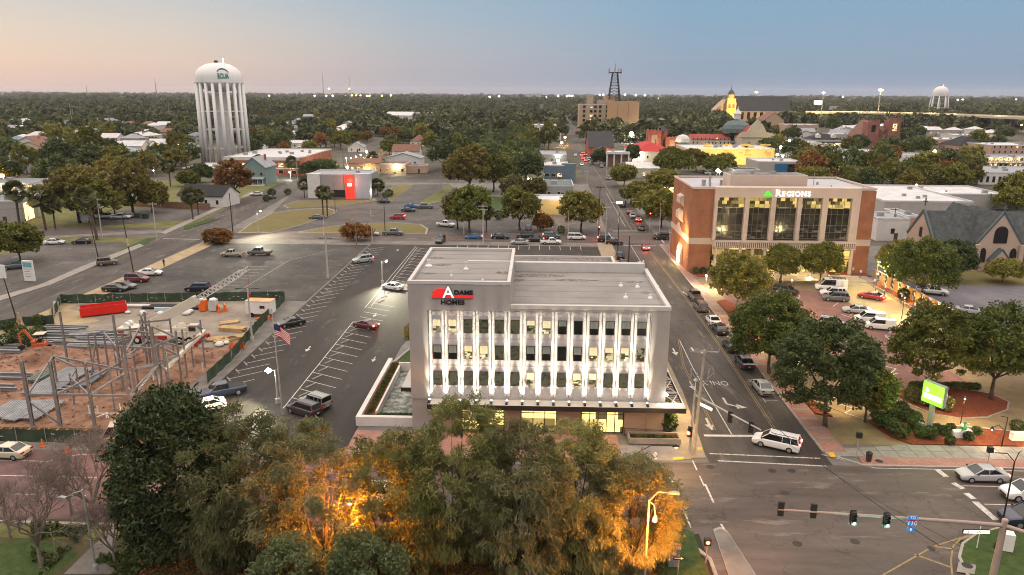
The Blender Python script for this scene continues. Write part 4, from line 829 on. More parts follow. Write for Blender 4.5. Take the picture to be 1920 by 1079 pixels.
for q in ((594, 411, 'sedan', 'slate', 180, 'dark grey sedan parked against the dry grass island', ''), (745, 411, 'suv', 'red', 178, 'bright red suv with lights on crossing the far car park', 'th'), (766, 397, 'sedan', 'dark', 0, 'black sedan beside the grey pickup in the far car park', ''), (797, 391, 'pickup', 'grey', 180, 'dark grey pickup parked nose to nose with a black sedan', ''), (836, 425, 'pickup', 'white', 335, 'white pickup leaving the far car park under the oak', ''), (737, 441, 'pickup', 'grey', 0, 'grey pickup on the kerb of the oval grass island', ''), (695, 442, 'sedan', 'silver', 0, 'silver car half hidden behind the brown shrub tree', ''), (719, 381, 'coupe', 'black', 180, 'small black car by the long grass strip near the red panel', ''), (505, 374, 'sedan', 'dark', 200, 'dark sedan stopped on the side road beyond the white porch house', ''), (481, 367, 'sedan', 'white', 200, 'white car parked on the drive of the teal house', ''), (771, 389, 'coupe', 'blue', 0, 'pale blue car hidden behind the black sedan', '')):
    car(q[2], q[3], q[0], q[1], q[4], q[5], g2, q[6])
g3 = 'cars parked west of the side road'
for q in ((246, 408, 'sedan', 'silver', 20, 'silver sedan beside the timber fence', ''), (199, 410, 'pickup', 'white', 12, 'white pickup parked behind the blank white board', ''), (227, 411, 'pickup', 'white', 10, 'white pickup in the middle of the rear car park', ''), (103, 458, 'sedan', 'white', 14, 'white sedan parked on the lit west lot', ''), (154, 457, 'sedan', 'black', 190, 'black sedan parked beside the white one on the west lot', ''), (202, 497, 'jeep', 'bronze', 30, 'boxy brown suv parked on the kerb of the side road', ''), (30, 504, 'pickup', 'slate', 30, 'grey pickup behind the white sign slab', ''), (180, 409, 'van', 'white', 10, 'white box truck partly hidden by the palm trunk', '')):
    car(q[2], q[3], q[0], q[1], q[4], q[5], g3, q[6])
g4 = 'cars parked in the old car park'
for q in ((283, 516, 'sedan', 'white', 6, 'white sedan furthest up the row beside the dark pole', ''), (258, 528, 'suv', 'maroon', 356, 'maroon suv between the white and the black cars', ''), (234, 541, 'sedan', 'grey', 356, 'dark grey sedan behind the black one near the sand strip', ''), (217, 546, 'sedan', 'black', 2, 'black sedan nearest the site fence in its row', ''), (371, 546, 'suv', 'black', 182, 'black suv parked alone behind the crane boom', ''), (436, 481, 'xcab', 'tan', 180, 'pale tan pickup with black bed in the lamp light', ''), (487, 478, 'pickup', 'bronze', 180, 'brown pickup beside the tan one in the lamp light', '')):
    car(q[2], q[3], q[0], q[1], q[4], q[5], g4, q[6])
g5 = 'cars in the office car park'
for q in ((680, 492, 'suv', 'sage', 216, 'pale green suv with a lit tail lamp in the angled stalls', 't'), (736, 543, 'sedan', 'white', 152, 'white sedan beside the lamp post by the office', ''), (686, 615, 'coupe', 'maroon', 152, 'dark red coupe with glowing tail lights in the centre row', 't'), (546, 611, 'coupe', 'black', 216, 'black coupe parked behind the flag', ''), (418, 742, 'pickup', 'navy', 214, 'navy pickup with black bed in the angled stalls', ''), (386, 769, 'sedan', 'white', 216, 'white car almost hidden by the magnolia crown', ''), (592, 763, 'jeep', 'olive', 150, 'boxy olive suv at the near end of the centre row', ''), (571, 776, 'suv', 'dark', 150, 'dark suv at the end of the centre row under the twigs', '')):
    car(q[2], q[3], q[0], q[1], q[4], q[5], g5, q[6])
tailglow(*at(686, 615), 152, 12)
car('sedan', 'beige', 15, 856, 176, 'beige sedan parked on the brick road by the green fence'); car('van', 'tan', 236, 830, 200, 'tan camouflage van on the road beside the green fence'); car('suv', 'white', 689, 958, 0, 'white car glimpsed through the lamp lit branches', xy=(-14.5, 62.5))
g6 = 'cars on the brick bank car park'
for q in ((1473, 551, 'suv', 'black', 318, 'black suv parked alone beside the round tree bed', ''), (1557, 545, 'van', 'white', 168, 'white cargo van with roof rack at the head of the row', ''), (1561, 555, 'suv', 'white', 168, 'white suv between the van and the grey suv', ''), (1566, 564, 'suv', 'grey', 168, 'dark grey suv beside the white suv', ''), (1633, 561, 'sedan', 'red', 140, 'red sedan braking on the pale drive', 't'), (1605, 587, 'sedan', 'silver', 166, 'silver sedan alone in the middle of the brick lot', ''), (1629, 604, 'smallvan', 'white', 170, 'white small van behind its twin', ''), (1648, 617, 'smallvan', 'white', 166, 'white small van nearest the camera in the van pair', ''), (1562, 614, 'suv', 'silver', 330, 'silver suv beside the oak crown', ''), (1611, 655, 'sedan', 'slate', 330, 'slate blue sedan by the oak crown', ''), (1747, 552, 'pickup', 'white', 340, 'white pickup behind the mural wall', ''), (1818, 588, 'sedan', 'silver', 340, 'silver roof of a car behind the mural wall', '')):
    car(q[2], q[3], q[0], q[1], q[4], q[5], g6, q[6])
tailglow(*at(1633, 561), 140, 40)
for q in ((1838, 899, 'sedan', 'silver', 180, 'silver sedan with headlights at the stop line', 'ht'), (1925, 934, 'suv', 'white', 180, 'white suv with bright headlights behind the stop line', 'h'), (1935, 983, 'pickup', 'navy', 180, 'deep blue pickup beside the signal mast', 'h')): r = car(q[2], q[3], q[0], q[1], q[4], q[5], 'cars waiting at the front road stop line', q[6]); headglow(r.location.x, r.location.y, q[4], 30)
# traffic far up the avenue
for i, (px, py, k, c, hd, lt) in enumerate(((1091, 311, 'sedan', 'white', 268, 'h'), (1110, 308, 'suv', 'silver', 88, ''), (1102, 302, 'sedan', 'dark', 88, 't'), (1093, 299, 'sedan', 'red', 88, 't'), (1097, 293, 'suv', 'maroon', 88, 't'), (1090, 293, 'sedan', 'grey', 88, 't'), (1079, 293, 'sedan', 'white', 268, 'h'), (1098, 303, 'sedan', 'maroon', 88, 't'), (1104, 299, 'suv', 'black', 88, 't'), (1093, 288, 'sedan', 'dark', 88, 't'), (1128, 314, 'suv', 'silver', 88, ''), (1052, 235, 'suv', 'red', 88, 't'), (1058, 232, 'sedan', 'red', 88, 't'), (1056, 238, 'sedan', 'white', 268, 'h'), (1062, 228, 'sedan', 'grey', 88, 't'))):
    x, y = at(px, py); car(k, c, px, py, hd, 'distant car in the evening queue far up the avenue', 'distant traffic up the avenue', lt)
    if lt == 't' and i % 2: tailglow(x, y, hd, 70)
g7 = 'cars on the forecourt of the grey shed'
for i, (px, py, k, c, lb) in enumerate(((1143, 337, 'suv', 'silver', 'silver suv at the near corner of the shed forecourt'), (1152, 336, 'sedan', 'dark', 'dark car second in the shed forecourt row'), (1163, 334, 'sedan', 'white', 'white car in the middle of the shed forecourt row'), (1173, 329, 'minivan', 'maroon', 'dark red van under the small tree by the shed'), (1184, 335, 'suv', 'white', 'white suv beside the pale blossom tree'), (1216, 334, 'minivan', 'silver', 'silver van before the grey shed wall'))): car(k, c, px, py, 60, lb, g7)
g8 = 'cars glimpsed behind the bank roof'
for px, py, c, lb in ((1318, 326, 'black', 'black car on the lot behind the bank roof edge'), (1330, 327, 'silver', 'silver car on the lot behind the bank roof edge'), (1345, 322, 'dark', 'dark car beside the white floodlights behind the bank'), (1251, 370, 'red', 'red car in front of the lit drive-through')): car('suv', c, px, py, 10, lb, g8, 't' if c == 'red' else '')

# wheel stops
ws = MB().xprism([(-.1, .0), (.1, .0), (.06, .13), (-.06, .13)], -.85, .85).obj('wheel_stop', KERB, bevel=.015); first = ws
n = 0
def stop(x, y, a, gl, lb):
    global n
    o = first if n == 0 else first.copy()
    if n: COL.objects.link(o)
    o.location = (x, y, .016); o.rotation_euler.z = radians(a); tag(o, lb, 'wheel stop', gl); n += 1
for k in range(31):
    y = 88.4+2.97*k
    if y < 180: stop(-41.6, y+.4, 36, 'wheel stops of the angled kerb row', 'concrete wheel stop heading an angled stall along the old car park edge')
for k in range(11): stop(-29.9, 84.2+2.97*k, -28, 'wheel stops of the centre row', 'long concrete wheel stop in the centre row of angled stalls')
for k in range(17): stop(-28.9, 131.2+2.97*k, -27, 'wheel stops beside the office', 'concrete wheel stop in the stalls along the office side')
# ================================================================ THE TOWN BEHIND
FOOT = []      # footprints kept clear of trees
WC = dict(white=(.56, .55, .53), cream=(.48, .42, .33), tan=(.40, .29, .20), brick=(.30, .10, .065), brown=(.22, .13, .09), grey=(.27, .27, .27), blue=(.11, .15, .19), pink=(.42, .27, .22), teal=(.16, .23, .22), yellow=(.52, .40, .19), concrete=(.34, .32, .30), redp=(.55, .03, .02))
RC_ = dict(white=(.48, .48, .49), grey=(.26, .27, .29), dark=(.035, .036, .04), black=(.016, .017, .02), brown=(.17, .085, .06), red=(.38, .028, .03), tile=(.26, .045, .035), green=(.10, .14, .14), bluegrey=(.15, .18, .21), copper=(.06, .085, .085))
def wm(k):
    if k in ('brick', 'brown'): return brickmat('wall_'+k, WC[k], tuple(c*1.25 for c in WC[k]), tuple(c*.8 for c in WC[k]), scale=1.2, ms=.02)
    return M('wall_'+k, WC[k], .85, var=.08, scale=.5)
def rm(k): return M('roof_'+k, RC_[k], .8, var=.16, scale=.35, detail=6)
WARM = E('warm_window', (1, .66, .26), 1.6); WARM2 = litglass('warm_room_window', (1, .70, .30), .9, scale=1.2)
FRAMEW = M('white_frame', (.55, .54, .52), .7, var=0)
def windows(par, w, y, zs, n, ww, wh, lit, rs, face='F', d=0, frame=True):
    for z in zs:
        for i in range(n):
            c = -w/2+w*(i+.5)/n; L = rs.random() < lit
            b = MB()
            if face == 'F': b.box(c-ww/2-.08, y-.06, z-.08, c+ww/2+.08, y-.004, z+wh+.08)
            elif face == 'L': c = d*(i+.5)/n; b.box(-w/2-.06, c-ww/2-.08, z-.08, -w/2-.004, c+ww/2+.08, z+wh+.08)
            else: c = d*(i+.5)/n; b.box(w/2+.004, c-ww/2-.08, z-.08, w/2+.06, c+ww/2+.08, z+wh+.08)
            o = b.obj('window', FRAMEW, par); b = MB()
            if face == 'F': b.box(c-ww/2, y-.085, z, c+ww/2, y-.062, z+wh)
            elif face == 'L': b.box(-w/2-.085, c-ww/2, z, -w/2-.062, c+ww/2, z+wh)
            else: b.box(w/2+.062, c-ww/2, z, w/2+.085, c+ww/2, z+wh)
            b.obj('pane', WARM2 if L else GLASS, o)
def B(x0, x1, yb, yt, d, roof, wall, roofc, label, cat, name, rows=1, n=3, lit=.15, rh=2.2, rot=0., porch=False, door=True, ww=1.0, wh=1.4, group=None, over=.4, side=None, seed=None, maxh=None):
    xa, ya = at(x0, yb); xb, yb_ = at(x1, yb); w = abs(xb-xa); cx, cy = (xa+xb)/2, (ya+yb_)/2; h = hat(cx, cy, yt); h = min(h, maxh or 99)
    rs = random.Random(seed or int(x0*7+yb*13)); o = thing(name, label, cat, (cx, cy, 0), radians(rot), group); FOOT.append((cx, cy+d/2, max(w, d)*.55+1, w, d))
    b = MB(); b.box(-w/2, 0, 0, w/2, d, h)
    if roof == 'gable': b.quads([(-w/2, 0, h), (-w/2, d, h), (-w/2, d/2, h+rh), (w/2, 0, h), (w/2, d, h), (w/2, d/2, h+rh)], [(0, 2, 1), (3, 4, 5)])
    if roof == 'gablef': b.quads([(-w/2, 0, h), (w/2, 0, h), (0, 0, h+rh), (-w/2, d, h), (w/2, d, h), (0, d, h+rh)], [(0, 1, 2), (3, 5, 4)])
    b.obj('wall', wm(wall), o); b = MB(); e = over; t = .18
    if roof == 'gable':
        s = rh/(d/2)
        for sy in (0, 1):
            y0, y1 = (-e, d/2) if sy == 0 else (d+e, d/2)
            b.quads([(-w/2-e, y0, h-e*s), (w/2+e, y0, h-e*s), (w/2+e, y1, h+rh), (-w/2-e, y1, h+rh), (-w/2-e, y0, h-e*s+t), (w/2+e, y0, h-e*s+t), (w/2+e, y1, h+rh+t), (-w/2-e, y1, h+rh+t)], [(0, 3, 2, 1), (4, 5, 6, 7), (0, 1, 5, 4), (1, 2, 6, 5), (3, 0, 4, 7)])
    elif roof == 'gablef':
        s = rh/(w/2)
        for sx in (-1, 1):
            xo = sx*(w/2+e)
            b.quads([(xo, -e, h-e*s), (0, -e, h+rh), (0, d+e, h+rh), (xo, d+e, h-e*s), (xo, -e, h-e*s+t), (0, -e, h+rh+t), (0, d+e, h+rh+t), (xo, d+e, h-e*s+t)], [(0, 1, 2, 3), (4, 7, 6, 5), (0, 4, 5, 1), (3, 2, 6, 7), (0, 3, 7, 4)])
    elif roof == 'hip':
        k = min(w, d)/2*.96; X, Y0, Y1 = w/2+e, -e, d+e
        if w >= d: r0, r1 = (-w/2+k, d/2, h+rh), (w/2-k, d/2, h+rh)
        else: r0, r1 = (0, k, h+rh), (0, d-k, h+rh)
        if w >= d: f = [(0, 1, 5, 4), (1, 2, 5), (2, 3, 4, 5), (3, 0, 4), (0, 3, 2, 1)]
        else: f = [(0, 1, 4), (1, 2, 5, 4), (2, 3, 5), (3, 0, 4, 5), (0, 3, 2, 1)]
        b.quads([(-X, Y0, h), (X, Y0, h), (X, Y1, h), (-X, Y1, h), r0, r1], f)
    else:
        b.box(-w/2+.25, .25, h+.003, w/2-.25, d-.25, h+.05)
    ro = b.obj('roof', rm(roofc), o)
    if roof == 'flat':
        b = MB()
        for a in ((-w/2-.05, -.05, w/2+.05, .25), (-w/2-.05, d-.25, w/2+.05, d+.05), (-w/2-.05, .253, -w/2+.25, d-.253), (w/2-.25, .253, w/2+.05, d-.253)): b.box(a[0], a[1], h+.003, a[2], a[3], h+.5)
        b.obj('parapet', rm('white') if wall != 'brick' else M('white_band', (.5, .48, .45), .8), o)
        for k in range(max(1, int(w*d/180))): vx, vy, s = rs.uniform(-w*.4, w*.4), rs.uniform(d*.2, d*.8), rs.uniform(.5, 1.1); MB().box(vx-s, vy-s*.7, h+.053, vx+s, vy+s*.7, h+.2+s).box(vx-s*.8, vy-s*.5, h+.2+s, vx+s*.8, vy+s*.5, h+.3+s).obj('roof_unit', STEEL, o)
    else:
        if rs.random() < .6 and roof != 'metal': MB().box(w*.2, d*.6, h, w*.2+.7, d*.6+.7, h+rh+.8).obj('chimney', wm('brick'), ro)
    if n: windows(o, w, 0, [1.0+3.1*r for r in range(rows)] if rows > 1 or h < 5 else [h*.35], n, ww, wh, lit, rs)
    if side and n: windows(o, w, 0, [1.0+3.1*r for r in range(rows)], side, ww, wh, lit, rs, 'L' if cx > 0 else 'R', d)
    if door: MB().box(-.5+w*.12, -.06, .05, .5+w*.12, -.004, 2.1).obj('door', M('dark_door', (.08, .05, .04), .6, var=0), o)
    if porch:
        b = MB(); b.box(-w*.45, -2.2, 0, w*.45, -.01, .4)
        for k in range(5): x = -w*.43+w*.86*k/4; b.box(x-.1, -2.1, .4, x+.1, -1.9, 2.8)
        b.obj('porch', wm('white'), o); MB().quads([(-w*.47, -2.5, 2.8), (w*.47, -2.5, 2.8), (w*.47, 0, 3.5), (-w*.47, 0, 3.5), (-w*.47, -2.5, 2.95), (w*.47, -2.5, 2.95), (w*.47, 0, 3.65), (-w*.47, 0, 3.65)], [(0, 3, 2, 1), (4, 5, 6, 7), (0, 1, 5, 4), (1, 2, 6, 5), (3, 0, 4, 7)]).obj('porch_roof', rm(roofc), o)
    o['_w'], o['_d'], o['_h'] = w, d, h
    return o, w, d, h
def clear0(x, y): return all(hypot(x-e[0], y-e[1]) > e[2]+14 for e in FOOT)
def balcony(o, w, h, zs, n, warm=True, y=-1.4):
    for z in zs:
        MB().box(-w*.47, y, z-.15, w*.47, -.09, z).obj('balcony', wm('white'), o)
        b = MB()
        for k in range(n+1): x = -w*.47+w*.94*k/n; b.box(x-.12, y, z, x+.12, y+.15, z+2.5)
        b.box(-w*.47, y, z+.95, w*.47, y+.06, z+1.02); b.obj('balcony_rail', wm('white'), o)
    if warm:
        for k in range(max(1, n//2)): lamp('balcony_lamp', (-w*.4+w*.8*(k+.5)/max(1, n//2), -.7, zs[-1]+2.2), 70, (1, .60, .2), o)
# --- left
o, w, d, h = B(-30, 62, 375, 346, 14, 'flat', 'white', 'bluegrey', 'long two-storey motel wing with warm lit balcony rooms at the left edge', 'motel', 'motel_building', 2, 10, .6, rot=12); balcony(o, w, h, [3.0], 8)
o, w, d, h = B(93, 124, 378, 352, 10, 'flat', 'white', 'white', 'short motel wing with lit balcony behind the three palms', 'motel', 'motel_building', 2, 4, .7, rot=6); balcony(o, w, h, [2.8], 4)
o, w, d, h = B(-40, 40, 420, 380, 12, 'flat', 'concrete', 'bluegrey', 'pale windowless end block of the motel with lit stair opening', 'motel', 'motel_building', 2, 0, 0, rot=14); MB().box(w/2+.01, 2, .4, w/2+.2, 8, 5.6).obj('lit_opening', E('motel_glow', (1, .60, .18), .9), o)
B(10, 40, 326, 300, 10, 'gablef', 'white', 'bluegrey', 'white gabled house with blue grey roof behind the motel', 'house', 'white_house', 2, 2, .2, 3, rot=-8)
o, w, d, h = B(206, 254, 312, 286, 12, 'hip', 'white', 'grey', 'large white two-storey house with columned upper porch among dark trees', 'house', 'white_house', 2, 5, .1, 2.5); balcony(o, w, h, [3.1], 5, False)
B(330, 424, 388, 367, 10, 'gable', 'white', 'black', 'long white cottage with black roof and small columned porch by the timber fence', 'house', 'white_cottage', 1, 4, 0, 3.0, rot=-10, ww=.9)
B(402, 432, 384, 372, 5, 'gablef', 'white', 'black', 'white columned porch wing with black gable on the corner cottage', 'house', 'porch_wing', 1, 2, 0, 1.8, rot=-10, porch=True)
B(342, 440, 330, 317, 26, 'flat', 'brick', 'white', 'long low building with white roof at the foot of the water tower', 'shop', 'low_building', 1, 8, .1)
B(187, 230, 348, 330, 16, 'flat', 'brown', 'white', 'brown box building with pale flat roof left of the orange tree', 'shop', 'low_building', 1, 3, .1)
B(455, 500, 348, 314, 13, 'gablef', 'teal', 'grey', 'tall teal timber house with porch right of the orange tree', 'house', 'teal_house', 2, 3, .2, 4, porch=True)
o, w, d, h = B(420, 565, 330, 297, 55, 'flat', 'brick', 'white', 'two-storey red brick office with broad white roof below the water tower', 'office building', 'brick_office', 2, 6, .55, ww=2.2, wh=1.7)
MB().box(-w/2-.06, -.12, 3.2, w/2+.06, -.01, 3.8).obj('string_course', M('white_band', (.5, .48, .45), .8), o); MB().box(-w/2-.06, -.14, h-1.0, w/2+.06, -.012, h+.5).obj('parapet_band', M('white_band', (.5, .48, .45), .8), o)
for k in range(4): lamp('shop_lamp', (-w*.4+w*.8*k/3, -1.2, 3), 60, (1, .6, .3), o)
# modern block with the red entrance panel
o, w, d, h = B(580, 694, 372, 329, 16, 'flat', 'grey', 'grey', 'modern pale grey block with glowing red entrance panel', 'shop', 'modern_block', 1, 0, 0, door=False)
MB().box(-w/2-.4, -.6, 0, -w/2+4.2, 3, h+.5).obj('end_wall', wm('white'), o); MB().box(w*.26, -.5, 0, w/2+.3, 3, h+.6).obj('corner_wall', M('pale_blue_cladding', (.38, .43, .48), .6, var=.06), o)
rp = MB().box(w*.11, -.9, 0, w*.26-.01, -.01, h+.2).obj('red_panel', M('red_panel', (.60, .025, .015), .5, var=0, emit=(1, .05, .03), es=.35), o)
MB().box(w*.15, -.96, h*.55, w*.22, -.905, h*.66).obj('panel_sign', E('panel_sign_glow', (1, .85, .7), 3), rp); lamp('panel_light', (w*.185, -2.6, h*.75), 420, (1, .25, .15), o); MB().box(-w/2+4.3, -.08, .3, w*.1, -.01, h*.36).obj('glazing', GLASS, o); lamp('side_light', (w/2+1.2, 1, 2.4), 160, (1, .75, .4), o)
# tan commercial row
o, w, d, h = B(655, 712, 326, 306, 14, 'gable', 'tan', 'brown', 'tan restaurant with brown roof and golden lit front', 'restaurant', 'tan_building', 1, 5, .9, 1.6); lamp('front_glow', (2, -2, 2.5), 500, (1, .62, .18), o)
o, w, d, h = B(705, 762, 326, 309, 15, 'flat', 'tan', 'brown', 'tan flat-roofed shop with awning beside the rear court', 'shop', 'tan_building', 1, 4, .3); lamp('court_flood', (w*.2, -.8, h-.5), 1500, (1, .82, .45), o)
MB().lathe([(.35, -.2), (.5, 0), (.35, .2)], (w*.2, -.3, h-.4)).obj('flood_lamp', E('flood_glow', (1, .85, .55), 40), o)
B(762, 800, 325, 312, 8, 'flat', 'tan', 'brown', 'low tan garage with two brown doors at the rear court', 'garage', 'tan_garage', 1, 0, 0)
for q in ((722, 790, 312, 297, 12, 'gablef', 'white', 'grey', 'white house with broad pale front gable behind the tan shop', 'house', 'white_house', 1, 3, .2, 2.6), (735, 786, 296, 284, 12, 'gable', 'white', 'brown', 'white house with long red brown roof above the tan row', 'house', 'white_house', 1, 4, .2, 3.6), (769, 800, 275, 266, 12, 'hip', 'white', 'brown', 'white house under a tall red brown hipped roof', 'house', 'hip_house', 1, 3, .1, 5),
          (540, 574, 278, 269, 10, 'gable', 'white', 'white', 'long white cottage with pale metal roof behind the brick office', 'house', 'white_cottage', 1, 4, .1, 1.6), (590, 610, 266, 252, 11, 'gablef', 'concrete', 'white', 'grey two-storey house with pale gable among the trees', 'house', 'grey_house', 2, 2, .1, 2.2), (626, 652, 264, 256, 9, 'gablef', 'white', 'black', 'white house with dark front gable in the middle distance', 'house', 'white_house', 1, 2, .1, 2.6), (652, 682, 286, 276, 9, 'gablef', 'white', 'grey', 'white bungalow with pointed white gable left of the palm', 'house', 'white_house', 1, 2, .2, 3), (478, 495, 268, 258, 12, 'hip', 'grey', 'grey', 'grey hipped house right of the water tower legs', 'house', 'grey_house', 2, 2, 0, 2), (484, 504, 287, 279, 9, 'gable', 'concrete', 'grey', 'small grey house above the brick office roof', 'house', 'grey_house', 1, 2, .1, 2), (345, 378, 268, 256, 14, 'hip', 'concrete', 'bluegrey', 'large grey hipped house left of the water tower', 'house', 'grey_house', 2, 3, .0, 3),
          (600, 618, 276, 270, 8, 'gable', 'white', 'grey', 'small pale shed below the two-storey grey house', 'shed', 'pale_shed', 1, 0, 0, 1.2), (683, 700, 252, 246, 14, 'flat', 'concrete', 'grey', 'small grey box building under the orange street lamp', 'building', 'grey_building', 1, 2, 0, 1)): B(*q)
B(722, 772, 232, 217, 45, 'gable', 'white', 'white', 'far white warehouse with blue shaded gabled roof', 'warehouse', 'warehouse', 1, 0, 0, 4); B(770, 812, 228, 213, 40, 'flat', 'cream', 'white', 'far cream warehouse beside the gabled one', 'warehouse', 'warehouse', 1, 0, 0)
o, w, d, h = B(920, 933, 242, 228, 8, 'flat', 'brick', 'grey', 'small red brick tower in the far trees', 'tower', 'brick_tower', 2, 2, 0)
o, w, d, h = B(82, 130, 243, 236, 40, 'gable', 'white', 'green', 'far school hall with green metal roof and white gable at left', 'school', 'school_hall', 1, 3, .4, 5); B(142, 200, 242, 233, 40, 'gablef', 'white', 'bluegrey', 'far blue roofed hall with broad white gable', 'school', 'school_hall', 1, 4, .4, 5)
B(5, 62, 250, 243, 30, 'gable', 'white', 'white', 'far pale metal roofed shed at the left edge', 'shed', 'far_shed', 1, 2, .2, 3); B(92, 110, 268, 262, 14, 'gable', 'white', 'white', 'small white metal roofed house in the left trees', 'house', 'white_house', 1, 2, .1, 2); B(265, 292, 240, 234, 22, 'gable', 'brick', 'brown', 'far red brick house with white gable', 'house', 'brick_house', 1, 3, .1, 3); B(294, 336, 228, 219, 30, 'flat', 'white', 'white', 'far white substation building with red side', 'building', 'far_building', 1, 2, .1); B(62, 100, 315, 304, 12, 'gable', 'cream', 'brown', 'low brown roofed house behind the left palms', 'house', 'brown_house', 1, 3, .2, 2)
B(142, 150, 288, 280, 8, 'gable', 'white', 'white', 'tiny white house between the olive trees', 'house', 'white_house', 1, 1, 0, 1.5)
hz2 = random.Random(21)
for (x0, x1, y0, y1), n, nm in (((0, 365, 234, 300), 34, 'far left trees'), ((485, 830, 224, 262), 24, 'trees beyond the brick office'), ((1500, 1900, 244, 262), 18, 'trees below the motorway'), ((840, 1040, 222, 240), 6, 'dense central trees')):
    for k in range(n):
        px, py = hz2.uniform(x0, x1), hz2.uniform(y0, y1); x, y = at(px, py); s = 1370/y*.96; B(px-6*s*1.2, px+6*s*1.2, py, py-hz2.uniform(4.2, 6.5)*s, hz2.uniform(9, 14), hz2.choice(('gable', 'gablef', 'hip')), hz2.choice(('white', 'cream', 'concrete', 'white')), hz2.choice(('white', 'grey', 'white', 'bluegrey', 'brown')), 'small pale house half hidden in the '+nm, 'house', 'far_house', 1, 2, .35, 2.8, group='houses in the '+nm)
# --- centre
o, w, d, h = B(976, 1043, 262, 236, 28, 'flat', 'white', 'white', 'white three-storey office with narrow dark windows', 'office building', 'white_office', 3, 9, 0, ww=.8, wh=2.2, side=None, door=False)
B(1030, 1052, 265, 253, 16, 'flat', 'white', 'grey', 'low white annex of the narrow windowed office', 'annex', 'white_annex', 1, 2, 0)
o, w, d, h = B(990, 1062, 306, 291, 26, 'flat', 'concrete', 'grey', 'grey warehouse with pale flat roof and floodlight', 'warehouse', 'grey_warehouse', 1, 2, 0); lamp('roof_flood', (w*.28, -.6, h+.2), 500, (.9, 1, .9), o)
o, w, d, h = B(1020, 1066, 342, 312, 20, 'flat', 'blue', 'white', 'blue grey shop with flat roof and pale window band', 'shop', 'blue_shop', 1, 4, .2, ww=2.0)
MB().lathe([(3.2, 0), (3.2, h+1.0), (0, h+1.01)], (w/2, 2.4, 0), 20).obj('round_corner', wm('blue'), o)
o, w, d, h = B(1000, 1088, 403, 377, 12, 'flat', 'yellow', 'white', 'low building with warm yellow wall behind the small oaks', 'shop', 'yellow_wall_building', 1, 0, 0); lamp('wall_wash', (0, -4, h+2), 500, (1, .72, .3), o)
B(1020, 1075, 372, 350, 18, 'flat', 'grey', 'green', 'flat dark green roofed building behind the yellow wall', 'building', 'flat_building', 1, 3, .1)
o, w, d, h = B(1104, 1150, 292, 277, 34, 'gable', 'brick', 'dark', 'brick church hall with wide dark grey roof', 'church hall', 'church_hall', 1, 3, .5, 9); lamp('hall_lamp', (2, -3, 3.5), 700, (1, .5, .2), o)
B(1112, 1145, 296, 287, 10, 'gablef', 'brick', 'dark', 'small lit gabled entrance wing of the brick hall', 'hall wing', 'church_wing', 1, 2, .8, 3.5)
o, w, d, h = B(1137, 1177, 312, 289, 20, 'flat', 'brown', 'white', 'brown pavilion with tall white columns and flat pale roof', 'hall', 'column_pavilion', 2, 0, 0)
for k in range(4): x = -w/2+w*k/3; MB().box(x-.35, -2.2, 0, x+.35, -1.5, h-.003).obj('column', wm('white'), o)
MB().box(-w/2-.6, -2.4, h+.003, w/2+.6, -.06, h+1.2).obj('portico_roof', wm('white'), o)
B(1185, 1262, 304, 284, 40, 'hip', 'cream', 'red', 'low hall under a broad bright red metal roof', 'hall', 'red_roof_hall', 1, 4, .1, 4.2)
o, w, d, h = B(1179, 1235, 334, 316, 26, 'gable', 'grey', 'white', 'grey shed with wide white metal roof by the forecourt', 'shed', 'grey_shed', 1, 3, .1, 1.6)
o, w, d, h = B(1205, 1262, 362, 350, 16, 'hip', 'yellow', 'brown', 'lit drive-through building with broad brown hipped roof', 'drive-through', 'drive_through', 1, 3, .9, 2.4); [lamp('canopy_light', (x, -2, 2.8), 900, (1, .78, .36), o) for x in (-w*.3, w*.15, w*.45)]; MB().box(-w/2-1, -5, 2.9, w/2+1, -.5, 3.3).obj('canopy', wm('white'), o)
# tall tan block with mast
o, w, d, h = B(1085, 1144, 256, 197, 24, 'flat', 'tan', 'tan' if 0 else 'grey', 'tan seven-storey block with paired dark windows and tall windowless wing', 'office tower', 'tan_tower', 1, 0, 0, door=False)
rs = random.Random(5)
for r in range(6):
    for c in (-.40, -.18, -.05, .10, .32): L = rs.random() < .12; zz = 5+(h-7)*r/5.2; f = MB().box(c*w, -.2, zz-.3, c*w+3.0, -.06, zz+2.7).obj('window', wm('tan'), o); MB().box(c*w+.3, -.23, zz, c*w+2.7, -.205, zz+2.3).obj('pane', WARM2 if L else GLASS, f)
xt, yt_ = at(1144, 256); x2, y2 = at(1207, 259); MB().box(w/2-3.9, -4, 0, w/2-3.9+(x2-xt)*1.03, 20, hat(x2, y2, 192)).obj('wing', M('tan_render', (.44, .27, .15), .85, var=.05, scale=.05), o); hw = hat(x2, y2, 192)
for k in (.33, .66): MB().box(w/2-3.9+(x2-xt)*1.03*k-.2, -4.05, 0, w/2-3.9+(x2-xt)*1.03*k+.2, -4.003, hw-1).obj('wall_joint', wm('brown'), o)
MB().box(w*.08, 2, h, w*.5, 14, hw+1.5).obj('lift_house', wm('tan'), o); MB().box(w*.3, 4, h, w*.62, 12, hw+5).obj('lift_house', wm('tan'), o); MB().box(-w*.26, 3, h, -w*.06, 9, h+9).obj('stair_house', wm('tan'), o)
lamp('yard_flood', (w*.9, -22, 6), 9000, (.95, 1, .9), o, size=.5)
ma = MB(); bx, by, bz = w*.60, 8, hw+.5; mt = hat(o.location.x+bx, o.location.y+by, 124)
xm, ym = o.location.x+bx, o.location.y+by
for sx, sy in ((-1, -1), (1, -1), (1, 1), (-1, 1)): ma.beam((sx*5.2, sy*5.2, 0), (sx*2.2, sy*2.2, mt-bz-6), .9)
mast_h = mt-bz-6
